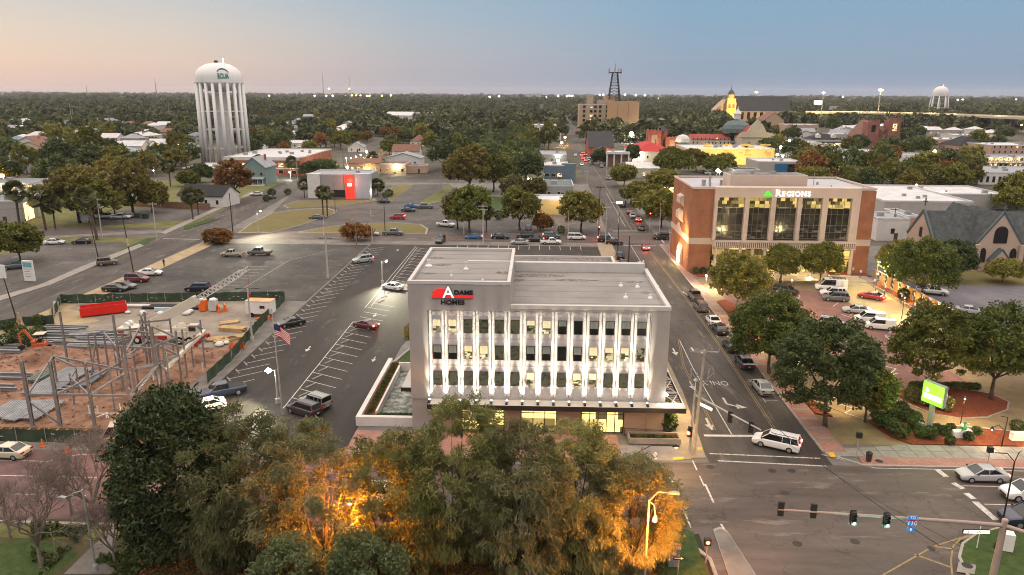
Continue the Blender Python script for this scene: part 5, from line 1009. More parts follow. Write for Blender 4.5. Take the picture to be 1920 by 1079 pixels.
for k in range(1, 10):
    z = mast_h*k/9; s = 5.2-3.0*k/9
    for (a, c) in (((-s, -s), (s, -s)), ((s, -s), (s, s)), ((s, s), (-s, s)), ((-s, s), (-s, -s))): ma.beam((*a, z), (*c, z), .35); 
    if k < 9: s2 = 5.2-3.0*(k+1)/9; z2 = mast_h*(k+1)/9; ma.beam((-s, -s, z), (s2, -s2, z2), .25); ma.beam((s, s, z), (-s2, s2, z2), .25)
mast = thing('lattice_mast', 'dark steel lattice antenna mast on the roof of the tan block', 'antenna mast', (xm, ym, bz)); ma.obj('lattice', M('dark_steel', (.06, .055, .055), .6, var=.1), mast)
pm_ = MB(); pm_.box(-5.5, -5.5, mast_h, 5.5, 5.5, mast_h+.5); pm_.obj('platform', DARKM, mast)
for x, y in ((-5.4, -4), (-5.4, 2), (5.2, -4), (5.2, 2), (-1, -5), (2.6, -5)): MB().box(x-.4, y-.4, mast_h-.6, x+.4, y+.4, mast_h+3.6).obj('antenna_panel', wm('concrete'), mast)
MB().tube((0, 0, mast_h), (0, 0, mast_h+8), .15).obj('whip_antenna', DARKM, mast)
# more centre-right houses
o, w, d, h = B(1208, 1247, 246, 225, 30, 'flat', 'blue', 'bluegrey', 'blue grey three-storey block behind the tan tower', 'building', 'blue_building', 3, 4, .1)
o, w, d, h = B(1266, 1316, 247, 230, 24, 'hip', 'white', 'red', 'white mansion with red roof and columned porches', 'mansion', 'white_mansion', 2, 6, .3, 5, porch=True)
B(1297, 1368, 272, 262, 20, 'gable', 'cream', 'tile', 'long cream wing with red tile roof', 'hall', 'tile_roof_hall', 2, 10, .1, 3.4)
# brick church with two battlemented towers
o, w, d, h = B(1236, 1256, 282, 262, 30, 'gablef', 'brick', 'dark', 'brick church with two battlemented towers lit from below', 'church', 'brick_church', 1, 1, 0, 8, ww=3, wh=5)
for px, yt in ((1229, 244), (1263, 257)):
    xx, _ = at(px, 284); lx = xx-o.location.x; hh = hat(xx, o.location.y-2, yt); t = MB(); t.box(lx-4.6, -3, 0, lx+4.6, 6, hh)
    for a in range(4):
        for sx in (-3.4, -1.1, 1.1, 3.4): t.box(lx+sx-.6, -3, hh+.003, lx+sx+.6, -2.3, hh+1.4)
    t.obj('tower', wm('brick'), o); MB().box(lx-2, -3.1, hh*.35, lx+2, -3.004, hh*.75).obj('tower_window', M('tracery', (.35, .25, .17), .8), o); lamp('church_flood', (lx, -10, 4), 1100, (1, .62, .38), o)
MB().lathe([(5, 0), (4.6, 2.5), (3, 4.4), (0, 5.2)], (11, -5, 6), 16).obj('dome', wm('white'), o)
# long floodlit mural wall
o, w, d, h = B(1285, 1448, 309, 280, 30, 'flat', 'yellow', 'white', 'long plain hall with floodlit yellow mural wall', 'hall', 'mural_hall', 1, 0, 0, door=False)
MUR = M('mural_tint', (.42, .27, .10), .9, var=0, col2=(.30, .28, .12), scale=.4)
for px in (1325, 1360, 1388, 1401, 1432): xx, _ = at(px, 309); lx = xx-o.location.x; b = MB(); [b.box(lx+rnd.uniform(-3, 3)-.35, -.03, 5+k*1.1, lx+rnd.uniform(-3, 3)+.6, -.006, 5.9+k*1.1) for k in range(6)]; b.obj('mural_motif', MUR, o)
for k in range(5): lamp('mural_flood', (-w*.42+w*.84*k/4, -16, 3), 3800, (1, .72, .25), o, 'SPOT', .6, target=(-w*.42+w*.84*k/4, 0, 6), spot=radians(130))
# domed mission church
o, w, d, h = B(1392, 1440, 276, 258, 24, 'gablef', 'cream', 'tile', 'cream mission church with curved gable, red tiles and lantern dome', 'church', 'mission_church', 1, 2, .1, 8)
MB().lathe([(11, 0), (11, 3), (9.5, 6), (6, 8.5), (1.5, 9.6), (1.5, 10)], (-7, 30, h+2), 20).obj('dome', rm('green'), o); MB().lathe([(2.6, 0), (2.6, 4), (3.2, 4.2), (1.6, 6.2), (.4, 8), (.1, 10)], (-7, 30, h+12), 12).obj('lantern', wm('white'), o)
MB().xprism([(-14, h), (-12, h+3), (-7, h+4), (-4, h+9), (0, h+13), (4, h+9), (7, h+4), (12, h+3), (14, h)], -1, -.05).obj('shaped_gable', wm('cream'), o)
# cathedral with golden lit tower
o, w, d, h = B(1374, 1478, 233, 208, 40, 'gable', 'tan', 'dark', 'cathedral nave with dark roof beside a golden floodlit bell tower', 'cathedral', 'cathedral', 1, 9, .0, 18, ww=4, wh=9, door=False)
xx, yy = at(1379, 235); lx, ly = xx-o.location.x, -6; ht = hat(xx, yy, 178); s = 6.2; FOOT.append((xx, yy-5, 20, 24, 24)); FOOT.append((xx*.72, yy*.72, 20, 12, 380))
t = MB(); t.box(lx-s, ly-s, 0, lx+s, ly+s, ht*.74); t.box(lx-s*.86, ly-s*.86, ht*.74+.003, lx+s*.86, ly+s*.86, ht*.87); t.lathe([(s*.72, ht*.87+.01), (s*.72, ht*.985), (s*.8, ht)], (lx, ly, 0), 8)
t.obj('bell_tower', M('gold_stone', (.52, .36, .14), .8, var=.08, scale=.1), o); MB().lathe([(s*.8, ht), (s*.5, ht+4), (s*.1, ht+6.5), (.15, ht+12)], (lx, ly, 0), 8).obj('tower_cap', rm('copper'), o)
for sx in (-.4, .4): MB().box(lx+sx*s-1.6, ly-s-.2, ht*.55, lx+sx*s+1.6, ly-s-.01, ht*.70).obj('belfry_opening', wm('brown'), o)
MB().box(lx-s-13, ly-2, 0, lx-s-.05, ly+22, h+1).obj('aisle', wm('tan'), o); MB().xprism([(lx-s-13.3, h+1), (lx-s, h+1), (lx-s, h+14)], ly-2, ly+22).obj('aisle_gable', wm('tan'), o)
for dx, p in ((-12, 26000), (10, 30000)): lamp('tower_flood', (lx+dx, ly-26, 2), p*1.3, (1, .68, .18), o, 'SPOT', .8, target=(lx, ly, ht*.55), spot=radians(70))
lamp('tower_belfry', (lx, ly-14, ht*.80), 5000, (1, .68, .2), o)
lamp('nave_flood', (0, -24, 2), 9000, (1, .62, .25), o, 'SPOT', .8, target=(0, 0, 10), spot=radians(120))
# --- right
o, w, d, h = B(1432, 1468, 246, 226, 30, 'gablef', 'tan', 'brown', 'tan gabled school wing beyond the cathedral', 'school', 'tan_school', 2, 3, .0, 8); B(1474, 1532, 251, 235, 24, 'flat', 'pink', 'white', 'two-storey pink brick school with white roof band', 'school', 'pink_school', 2, 8, .05)
o, w, d, h = B(1520, 1576, 275, 262, 18, 'hip', 'white', 'black', 'lit white house with black roof and white dormers', 'house', 'dormer_house', 1, 7, .9, 4, porch=True)
for x in (-w*.25, w*.25): MB().xprism([(x-1.6, h+1), (x+1.6, h+1), (x+1.6, h+3), (x, h+4.4), (x-1.6, h+3)], .6, 4).obj('dormer', wm('white'), o)
[lamp('porch_lamp', (x, -2, 2.6), 300, (1, .75, .35), o) for x in (-w*.35, 0, w*.35)]
# red stone church with two towers
o, w, d, h = B(1642, 1676, 278, 262, 34, 'gablef', 'brown', 'brown', 'red stone church with two square battlemented towers', 'church', 'stone_church', 1, 0, 0, 9)
STN = brickmat('red_stone', (.26, .10, .085), (.31, .135, .115), (.18, .08, .07), scale=.6, ms=.02)
for px, yt in ((1642, 229), (1680, 226)):
    xx, _ = at(px, 280); lx = xx-o.location.x; hh = hat(xx, o.location.y-3, yt); t = MB(); t.box(lx-4.2, -4, 0, lx+4.2, 5, hh)
    for sx in (-3.4, -1.1, 1.1, 3.4): t.box(lx+sx-.8, -4, hh+.003, lx+sx+.8, -3, hh+1.6)
    t.obj('tower', STN, o); MB().box(lx-1.5, -4.08, hh*.62, lx+1.5, -4.004, hh*.88).obj('tower_opening', GLASS if px < 1660 else WARM2, o)
MB().xprism([(-w/2, 0), (w/2, 0), (w/2, h-1), (0, h+7), (-w/2, h-1)], -.2, -.01).obj('front', STN, o); MB().xprism([(3*cos(a), 6+4*sin(a)*1.2) for a in np.linspace(0, pi, 9)]+[(-3, 4), (3, 4)], -.5, -.21).obj('arched_window', M('tracery', (.35, .25, .17), .8), o)
xx, _ = at(1618, 275); lx = xx-o.location.x; MB().xprism([(lx-9, 0), (lx+9, 0), (lx+9, 8), (lx, 19), (lx-9, 8)], 2, 24).obj('transept', STN, o); [MB().quads([(lx, 2.2, 19.05), (lx+s*9.6, 2.2, 7.3), (lx+s*9.6, 24.5, 7.3), (lx, 24.5, 19.05), (lx, 2.2, 19.5), (lx+s*9.6, 2.2, 7.8), (lx+s*9.6, 24.5, 7.8), (lx, 24.5, 19.5)], [(0, 1, 2, 3), (4, 7, 6, 5), (0, 4, 5, 1), (3, 2, 6, 7), (1, 5, 6, 2)]).obj('roof', rm('brown'), o) for s in (-1, 1)]; pointed_ = MB().box(lx-1.6, 1.9, 4, lx+1.6, 1.996, 11).obj('transept_window', M('tracery', (.35, .25, .17), .8), o)
B(1592, 1700, 312, 293, 45, 'flat', 'white', 'white', 'wide white roofed store with pale walls below the stone church', 'store', 'white_store', 1, 4, .1); B(1672, 1712, 315, 297, 14, 'flat', 'white', 'white', 'plain white gable end block beside the motel balconies', 'store', 'white_block', 1, 1, 0)
o, w, d, h = B(1706, 1822, 314, 293, 16, 'flat', 'cream', 'grey', 'cream motel with two tiers of lit balconies', 'motel', 'balcony_motel', 2, 14, .4, ww=1.3); balcony(o, w, h, [3.0], 12)
o, w, d, h = B(1836, 1960, 316, 297, 16, 'flat', 'cream', 'grey', 'right wing of the cream motel with golden lit balconies', 'motel', 'balcony_motel', 2, 14, .6, ww=1.3); balcony(o, w, h, [3.0], 12)
o, w, d, h = B(1836, 1990, 347, 326, 30, 'flat', 'white', 'grey', 'white arcaded warehouse with tall dark windows at the right edge', 'warehouse', 'arcade_building', 1, 14, 0, ww=1.2, wh=2.6)
B(1756, 1850, 274, 263, 30, 'flat', 'pink', 'white', 'far low pink store with white roofs', 'store', 'pink_store', 1, 6, .2); B(1798, 1850, 284, 274, 26, 'hip', 'pink', 'black', 'pink hall with steep black hipped roof', 'hall', 'pink_hall', 1, 4, .1, 6); B(1860, 1960, 290, 274, 30, 'flat', 'pink', 'white', 'long two-storey pink building at the right edge', 'building', 'pink_building', 2, 10, .1); B(1850, 1960, 302, 294, 12, 'flat', 'redp', 'brown', 'low red walled shop at the right edge', 'shop', 'red_shop', 1, 0, 0)
o, w, d, h = B(1421, 1502, 326, 305, 22, 'flat', 'concrete', 'white', 'pale flat-roofed clinic with bright blue door bay', 'clinic', 'blue_door_clinic', 1, 0, 0); MB().box(-w*.12, -.5, .3, w*.16, -.01, h-.6).obj('blue_bay', M('blue_paint', (.03, .13, .26), .5, var=.05), o); MB().box(w*.17, -.4, .3, w*.48, -.01, h-.8).obj('dark_recess', GLASS, o)
B(1376, 1424, 333, 320, 10, 'flat', 'concrete', 'dark', 'low clinic annex with dark glazing behind the bank', 'annex', 'clinic_annex', 1, 3, .3)
for (a, b_, c, e, nm) in ((1655, 1815, 425, 380, 'broad white flat roofed store behind the bank'), (1700, 1880, 392, 366, 'rear white flat roofed store with long parapet')): o, w, d, h = B(a, b_, c, e, 40 if c > 400 else 24, 'flat', 'concrete', 'white', nm, 'store', 'flat_roof_store', 1, 0, 0)
B(1642, 1700, 452, 413, 12, 'flat', 'white', 'grey', 'white painted brick store wall right of the bank', 'store', 'white_brick_store', 1, 1, 0); B(1697, 1722, 446, 409, 14, 'flat', 'pink', 'grey', 'narrow pink block against the church gable', 'building', 'pink_block', 1, 0, 0)
# pink church with dark slate roofs, right
CH = thing('pink_church', 'pink stucco church with dark weathered slate roofs and pointed windows', 'church', (102.7, 163, 0)); FOOT.append((104, 172, 22, 36, 26))
PKW = M('pink_stucco', (.43, .325, .26), .9, var=.08, scale=.5); SLATE = M('weathered_slate', (.022, .025, .026), .7, var=0, col2=(.070, .080, .080), scale=.8, detail=8); GTH = M('gothic_glass', (.02, .014, .016), .3, var=0)
def gable(par, x0, x1, y0, y1, h, rh, ax, nm='wing'):
    b = MB(); e = .5
    if ax == 'y':                                       # gable faces -y / +y
        m = (x0+x1)/2; b.xprism([(x0, 0), (x1, 0), (x1, h), (m, h+rh), (x0, h)], y0, y1); b.obj(nm, PKW, par); s = rh/((x1-x0)/2)
        r = MB(); [r.quads([(xo+sx*e, y0+.5, h-e*s), (m, y0+.5, h+rh), (m, y1+e, h+rh), (xo+sx*e, y1+e, h-e*s), (xo+sx*e, y0+.5, h-e*s+.3), (m, y0+.5, h+rh+.3), (m, y1+e, h+rh+.3), (xo+sx*e, y1+e, h-e*s+.3)], [(0, 1, 2, 3), (4, 7, 6, 5), (0, 4, 5, 1), (3, 2, 6, 7), (0, 3, 7, 4)]) for xo, sx in ((x0, -1), (x1, 1))]; r.obj('roof', SLATE, par)
        k = MB(); [k.beam((xo, y0+.2, h-.2), (m, y0+.2, h+rh+.35), .6, .4) for xo in (x0-.1, x1+.1)]; k.obj('gable_coping', SLATE if 0 else M('verdigris_coping', (.075, .10, .10), .7, var=.1), par)
    else:
        m = (y0+y1)/2; b.quads([(x0, y0, 0), (x0, y1, 0), (x0, y1, h), (x0, m, h+rh), (x0, y0, h), (x1, y0, 0), (x1, y1, 0), (x1, y1, h), (x1, m, h+rh), (x1, y0, h)], [(0, 4, 3, 2, 1), (5, 6, 7, 8, 9), (0, 5, 9, 4), (1, 2, 7, 6)]); b.obj(nm, PKW, par); s = rh/((y1-y0)/2)
        r = MB(); [r.quads([(x0+.5, yo+sy*e, h-e*s), (x1, yo+sy*e, h-e*s), (x1, m, h+rh), (x0+.5, m, h+rh), (x0+.5, yo+sy*e, h-e*s+.3), (x1, yo+sy*e, h-e*s+.3), (x1, m, h+rh+.3), (x0+.5, m, h+rh+.3)], [(0, 3, 2, 1), (4, 5, 6, 7), (0, 1, 5, 4), (0, 4, 7, 3)]) for yo, sy in ((y0, -1), (y1, 1))]; r.obj('roof', SLATE, par)
        k = MB(); [k.beam((x0+.1, yo, h-.2), (x0+.1, m, h+rh+.35), .5, .6) for yo in (y0-.1, y1+.1)]; k.obj('gable_coping', M('verdigris_coping', (.075, .10, .10), .7, var=.1), par)
def pointed(par, x, y, z, w, h, m, nm='pointed_window', th=.12):
    pr = [(x-w/2, z), (x+w/2, z), (x+w/2, z+h*.6)]+[(x+w/2*cos(a)*(1-.0), z+h*.6+h*.4*sin(a)) for a in np.linspace(.3, pi/2, 5)]+[(x-w/2*cos(a), z+h*.6+h*.4*sin(a)) for a in np.linspace(pi/2, .3, 5)][1:]+[(x-w/2, z+h*.6)]
    MB().xprism(pr, y-th, y-.004).obj(nm, m, par)
gable(CH, -4.75, 4.75, -.5, 12, 6.4, 6.3, 'y'); gable(CH, -12.8, 24, 2.5, 14.5, 6.0, 5.8, 'x', 'nave'); gable(CH, 2.5, 9, 14.6, 30, 5.6, 5.2, 'y', 'rear_wing')
pointed(CH, 0, -.5, 6.3, 2.9, 3.8, GTH); pointed(CH, -3.3, -.5, 1.9, 1.4, 3.3, GTH); pointed(CH, 3.3, -.5, 1.9, 1.4, 3.3, GTH)
MB().xprism([(-1.7, 0), (1.7, 0), (1.7, 2.9), (0, 4.9), (-1.7, 2.9)], -2.0, -.51).obj('porch', PKW, CH); pointed(CH, 0, -2.0, 0, 1.8, 3.4, M('oxblood_door', (.12, .02, .025), .6, var=0), 'door'); kk = MB(); [kk.beam((sx*2.2, -1.3, 2.5), (0, -1.3, 5.2), 1.7, .2) for sx in (-1, 1)]; kk.obj('porch_roof', M('verdigris_coping', (.075, .10, .10), .7, var=.1), CH)
for x in (-4.75, 4.75): MB().box(x-.5, -1.2, 0, x+.5, -.51, 6).obj('buttress', PKW, CH)
MB().box(-12.92, 7.9, 6.0, -12.804, 9.0, 8.2).obj('side_window', GTH, CH); MB().box(6, -1, 0, 24, 2.4, 5.5).obj('vestry', PKW, CH)
for x, y, z in ((0, -.4, 13.0), (-12.7, 8.5, 13.2), (5.7, 14.8, 13.5)): MB().box(x-.12, y-.1, z, x+.12, y+.1, z+1.8).box(x-.5, y-.09, z+.9, x+.5, y+.09, z+1.15).obj('cross_finial', M('verdigris_coping', (.075, .10, .10), .7, var=.1), CH)
# rental kiosk in the purple yard, right
o = thing('open_carport', 'open grey carport canopy with bright white columns and violet glow', 'carport', (100, 128, 0)); MB().box(-10, 0, 0, 28, .4, 3.4).obj('back_wall', M('lilac_wall', (.40, .37, .40), .8, var=.05), o); MB().box(8, -9, 3.5, 30, 2, 4.0).obj('canopy', wm('grey'), o)
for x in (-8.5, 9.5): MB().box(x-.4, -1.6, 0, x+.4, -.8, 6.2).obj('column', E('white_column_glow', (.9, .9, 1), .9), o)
lamp('violet_light', (12, -13, 2.4), 2600, (.45, .38, 1), o, size=.5); lamp('violet_light', (20, -20, 2.4), 4000, (.42, .36, 1), o, size=.8); MB().lathe([(2, 0), (2, .5), (1.2, .7), (0, .75)], (7, -16, 0), 16).obj('round_bench', M('red_and_white', (.5, .2, .18), .6), o); FOOT.append((104, 128, 16, 30, 20))
# mural garden wall along the bank's east side
gw = thing('mural_wall', 'garden wall of alternating orange brick piers and black-and-white mural panels', 'boundary wall', (72, 131, 0))
for k in range(15):
    y = 21-2.9*k; MB().box(-.25, y-.75, 0, .25, y+.72, 2.3).obj('pier', M('orange_pier', (.46, .24, .085), .85, var=.1, scale=1), gw)
    pn = MB().box(-.12, y-2.15, 0, .12, y-.753, 2.2).obj('mural_panel', M('grey_mural', (.5, .49, .46), .8, var=0, col2=(.06, .06, .06), scale=1.3, detail=2, lo=.46, hi=.52), gw); MB().box(-.16, y-2.15, 2.203, .16, y-.753, 2.3).obj('panel_cap', wm('white'), pn)
for k in range(5): lamp('wall_wash_light', (70.3, 148-7*k, .9), 60, (1, .6, .18), gw if 0 else None, size=.15)
for k in range(16):
    px, py = 1452+hz2.uniform(0, 440), hz2.uniform(250, 300); x, y = at(px, py); s = 1370/y*.96
    if clear0(x, y): B(px-hz2.uniform(9, 15)*s, px+hz2.uniform(9, 15)*s, py, py-hz2.uniform(4, 7)*s, hz2.uniform(16, 26), 'flat', hz2.choice(('cream', 'pink', 'white', 'concrete', 'brick')), hz2.choice(('white', 'white', 'grey')), 'low flat-roofed block among the trees below the motorway', 'building', 'low_block', 1, 4, .3, group='low blocks below the motorway')
# ---------------------------------------------------------------- water towers
def wtower(cx, cy, rt, zt, zb, n, rl, label, lean=1.0, riser=3.4):
    o = thing('water_tower', label, 'water tower', (cx, cy, 0)); WP = M('water_tower_white', (.62, .61, .60), .6, var=.06, scale=.12)
    hh = zt-zb; MB().lathe([(rt*.985, zb-.8), (rt, zb), (rt, zb+hh*.28), (rt*.95, zb+hh*.48), (rt*.80, zb+hh*.72), (rt*.5, zb+hh*.92), (rt*.2, zb+hh*.99), (0, zt)], n=40).obj('tank', WP, o, smooth=True)
    MB().lathe([(riser, zb-4.8), (rt*.62, zb-4.2), (rt*.9, zb-2.2), (rt*.985, zb-.8)], n=40).obj('tank_base', WP, o, smooth=True); MB().lathe([(rt+.05, zb-.5), (rt+.55, zb-.5), (rt+.55, zb-.1), (rt+.05, zb-.1)], n=40).obj('catwalk', WP, o)
    MB().tube((0, 0, 0), (0, 0, zb-4.7), riser, riser, 20).obj('riser', WP, o, smooth=False)
    for i in range(n): a = 2*pi*(i+.3)/n; MB().tube((rt*lean*cos(a), rt*lean*sin(a), 0), (rt*.97*cos(a), rt*.97*sin(a), zb-.6), rl, rl, 12).obj('leg', WP, o, smooth=True)
    k = 4
    for j in range(1, k+1):
        z = zb*j/(k+.6); b = MB(); rr = rt*(lean+(.97-lean)*z/zb)
        for i in range(n): a, c = 2*pi*(i+.3)/n, 2*pi*(i+1.3)/n; b.tube((rr*cos(a), rr*sin(a), z), (rr*cos(c), rr*sin(c), z), .16, .16, 6); b.tube((rr*cos(a), rr*sin(a), z), (riser*cos(a), riser*sin(a), z), .12, .12, 6)
        b.obj('brace_ring', WP, o)
    MB().lathe([(1.0, 0), (1.0, 1.2), (.2, 1.5)], (-.8, 0, zt-.2), 10).obj('roof_hatch', DARKM, o); MB().tube((3, 0, zt-.6), (3, 0, zt+1.8), .08).lathe([(0, 1.7), (.3, 2.0), (0, 2.3)], (3, 0, zt), 8).obj('beacon', E('beacon_white', (1, .95, .9), 5), o)
    FOOT.append((cx, cy, rt+2, rt*2, rt*2)); return o
wx, wy = at(426, 309); zb_ = hat(wx, wy, 155); zt_ = hat(wx, wy, 118); pr = abs(aty(455, 155, wy)[0]-aty(372, 155, wy)[0])/2
wt = wtower(wx, wy, pr, zt_, zb_+.3, 20, .85, 'tall white water tower with domed tank, many legs and green lettering', 1.0, 4.2)
GRL = M('green_lettering', (.02, .22, .15), .5, var=0)
t = text('ECUA', 3.4, GRL, .12, 'tank_lettering', wt, align='CENTER', offset=.09); 
for v in t.data.vertices:                                   # wrap the letters round the tank
    x, yv, z = v.co; x *= .62; a = -pi/2+radians(33)+x/pr; rr = pr*1.0+.12+z; v.co = (rr*cos(a), rr*sin(a), zb_+1.9+yv*(1.05))
t.rotation_euler = (0, 0, 0)
b = MB(); pts = [(-2.8, 4.8), (-1.7, 5.9), (0, 6.2), (1.7, 5.6), (2.9, 4.4)]; 
for i in range(4):
    (xa, za), (xb, zb2) = pts[i], pts[i+1]; Q = []
    for xx, zz in ((xa, za), (xb, zb2), (xb, zb2+.8), (xa, za+.8)): a = -pi/2+radians(33)+xx/pr; f = 1.0-.0*zz; rr = pr*f+.1; Q.append((rr*.985*cos(a), rr*.985*sin(a), zb_+zz))
    b.face(Q)
b.obj('tank_emblem', M('blue_emblem', (.03, .12, .25), .5, var=0), wt)
wx2, wy2 = at(1757, 219); w2 = wtower(wx2, wy2, abs(aty(1772, 182, wy2)[0]-aty(1744, 182, wy2)[0])/2, hat(wx2, wy2, 162), hat(wx2, wy2, 180), 8, 1.1, 'distant white water tower with spread legs beyond the elevated road', 1.28, 2.6)
# elevated motorway
ev = MB(); A, C_ = at(1455, 228), at(2000, 246)
o = thing('elevated_motorway', 'long pale elevated motorway on concrete piers crossing the distance', 'viaduct', (0, 0, 0)); pts = [at(1440, 227), at(1560, 229), at(1640, 233), at(1760, 240), at(2060, 262)]; zs = [12, 13, 14, 15, 16]
for i in range(4):
    (xa, ya), (xb, yb2) = pts[i], pts[i+1]; ev.beam((xa, ya, zs[i]), (xb, yb2, zs[i+1]), 22, 2.2); ev.beam((xa, ya-11.5, zs[i]+1.6), (xb, yb2-11.5, zs[i+1]+1.6), .6, 1.4)
ev.obj('deck', M('viaduct_concrete', (.42, .38, .30), .8, var=.08, scale=.05), o)
for i in range(4):
    for k in range(6): f = k/6; x, y = pts[i][0]+(pts[i+1][0]-pts[i][0])*f, pts[i][1]+(pts[i+1][1]-pts[i][1])*f; MB().box(x-2, y-7, 0, x+2, y-4, zs[i]-1).box(x-2, y+4, 0, x+2, y+7, zs[i]-1).box(x-2.2, y-9, zs[i]-1.6, x+2.2, y+9, zs[i]-1.002).obj('pier', CONC, o)
for f in np.linspace(0, 1, 13): i = min(3, int(f*4)); g = f*4-i; x, y = pts[i][0]+(pts[i+1][0]-pts[i][0])*g, pts[i][1]+(pts[i+1][1]-pts[i][1])*g; lamp('road_lamp', (x, y-26, zs[i]+7), 12000 if f < .4 else 4500, (1, .62, .25), o, size=1.0)
# ================================================================ TREES
BARK = M('tree_bark', (.085, .065, .05), .95, var=.3, scale=3, bump=.5); BARKP = M('pale_bark', (.20, .16, .13), .95, var=.25, scale=3, bump=.4)
L_OAK = leafmat('oak_leaves', (.065, .078, .014), (.185, .18, .032), (.31, .265, .058)); L_DARK = leafmat('dark_leaves', (.042, .058, .020), (.10, .13, .042), (.16, .18, .06)); L_OLIVE = leafmat('olive_leaves', (.085, .08, .018), (.19, .155, .035), (.30, .235, .055))
L_BROWN = leafmat('autumn_leaves', (.12, .055, .016), (.26, .125, .03), (.36, .20, .055)); L_MAG = leafmat('magnolia_leaves', (.013, .024, .008), (.036, .054, .017), (.11, .09, .03), scale=.9, transl=.08); L_FEATH = leafmat('feathery_leaves', (.070, .085, .022), (.215, .215, .07), (.38, .33, .13), scale=.35, transl=.35)
L_FE2 = leafmat('grey_feathery_leaves', (.085, .090, .035), (.225, .22, .10), (.40, .36, .20), scale=.35, transl=.35); L_SAGE = leafmat('sage_leaves', (.06, .085, .03), (.15, .175, .075), (.24, .25, .12), scale=.8)
L_PALM = leafmat('palm_fronds', (.05, .06, .02), (.13, .13, .045)); L_DRY = leafmat('dry_twigs', (.12, .09, .08), (.22, .165, .145)); L_HEDGE = leafmat('shrub_leaves', (.03, .05, .012), (.09, .12, .03), (.15, .17, .05), scale=1.5); L_FAR = leafmat('far_leaves', (.045, .056, .024), (.12, .13, .055), (.23, .195, .08), scale=.05, transl=.1); L_GREEN = leafmat('fresh_green_leaves', (.05, .072, .014), (.135, .16, .03), (.24, .24, .055))
def rdir(g, n): v = g.normal(size=(n, 3)); return v/np.linalg.norm(v, axis=1, keepdims=True)
def leafquads(g, C, size, asp=.6, up=.5, droop=None):
    """a leaf-spray quad at each point, tilted at random"""
    n = len(C); a = rdir(g, n)
    if droop is not None: a = a*.55+droop; a /= np.linalg.norm(a, axis=1, keepdims=True)
    b = np.cross(a, rdir(g, n)); b /= np.linalg.norm(b, axis=1, keepdims=True)+1e-9
    s = size*g.uniform(.6, 1.35, (n, 1)); a = a*s; b = b*s*asp
    return np.stack([C-a*.5-b*.5, C+a*.5-b*.35, C+a*.62+b*.1, C-a*.5+b*.5], 1)
def crown_points(g, ncl, nl, rx, rz, cz, rcl, shell=.55, low=-.55, lobes=5):
    d = rdir(g, ncl*2); d = d[d[:, 2] > low][:ncl]; n = len(d)
    ld = rdir(g, lobes); bump = np.max(d@ld.T, axis=1); f = (.60+.52*np.clip(bump, 0, 1)**1.5)*g.uniform(shell, 1.0, n)**.6
    c = d*f[:, None]*np.array([rx, rx, rz])+np.array([0, 0, cz]); k = np.repeat(np.arange(n), nl)
    cr = rcl*g.uniform(.55, 1.3, n); p = c[k]+rdir(g, n*nl)*(g.uniform(0, 1, (n*nl, 1))**.45)*cr[k][:, None]*np.array([1, 1, .72]); return c, p, k
def trunk_mesh(g, h, r, crown_c, nb=6, th=None, n=7):
    b = MB(); th = th or h*.42; k = [Vector((0, 0, -.15)), Vector((g.normal()*.1*r*4, g.normal()*.1*r*4, th*.5)), Vector((g.normal()*.15*r*4, g.normal()*.15*r*4, th))]
    b.tube(k[0], k[1], r*1.15, r*.85, n); b.tube(k[1], k[2], r*.85, r*.7, n)
    for i in g.choice(len(crown_c), min(nb, len(crown_c)), replace=False):
        e = Vector(crown_c[i]); m = k[2].lerp(e, .5)+Vector((0, 0, -.12*(e-k[2]).length*g.uniform(-.2, 1)))
        b.tube(k[2], m, r*.5, r*.3, 6); b.tube(m, e, r*.3, r*.07, 5)
    return b
BULBS = [(9.4, 49.2, 6.1), (-15.6, 51.0, 7.4)]
def tree(name, label, cat, loc, h, rx, mat, seed, ncl=90, nl=30, leaf=.5, rcl=1.0, base=.28, group=None, bark=None, asp=.6, droop=0, tr=None, shell=.55, nb=7, lobes=6, rz=None, rot=0., low=-.55):
    g = np.random.default_rng(seed); o = thing(name, label, cat, (*loc, 0), rot, group)
    z0 = h*base; rz_ = rz or (h-z0)*.56; cz = h-rz_*.98
    c, p, k = crown_points(g, ncl, nl, rx, rz_, cz, rcl, shell, low, lobes)
    for q in BULBS: p = p[np.sum((p+np.array([loc[0], loc[1], 0])-np.array(q))**2, axis=1) > 8.0]      # leaves near the bulbs removed so their light spreads without burning out
    dr = None
    if droop: v = p-np.array([0, 0, cz]); v = v/np.linalg.norm(v, axis=1, keepdims=True); dr = v*.6+np.array([0, 0, -droop])
    co = bpy.data.objects.new('crown', fastmesh('crown', leafquads(g, p, leaf, asp, droop=dr), mat)); COL.objects.link(co); co.parent = o
    trunk_mesh(g, h, tr or h*.026, c, nb, z0*1.15).obj('trunk', bark or BARK, o, smooth=True); return o
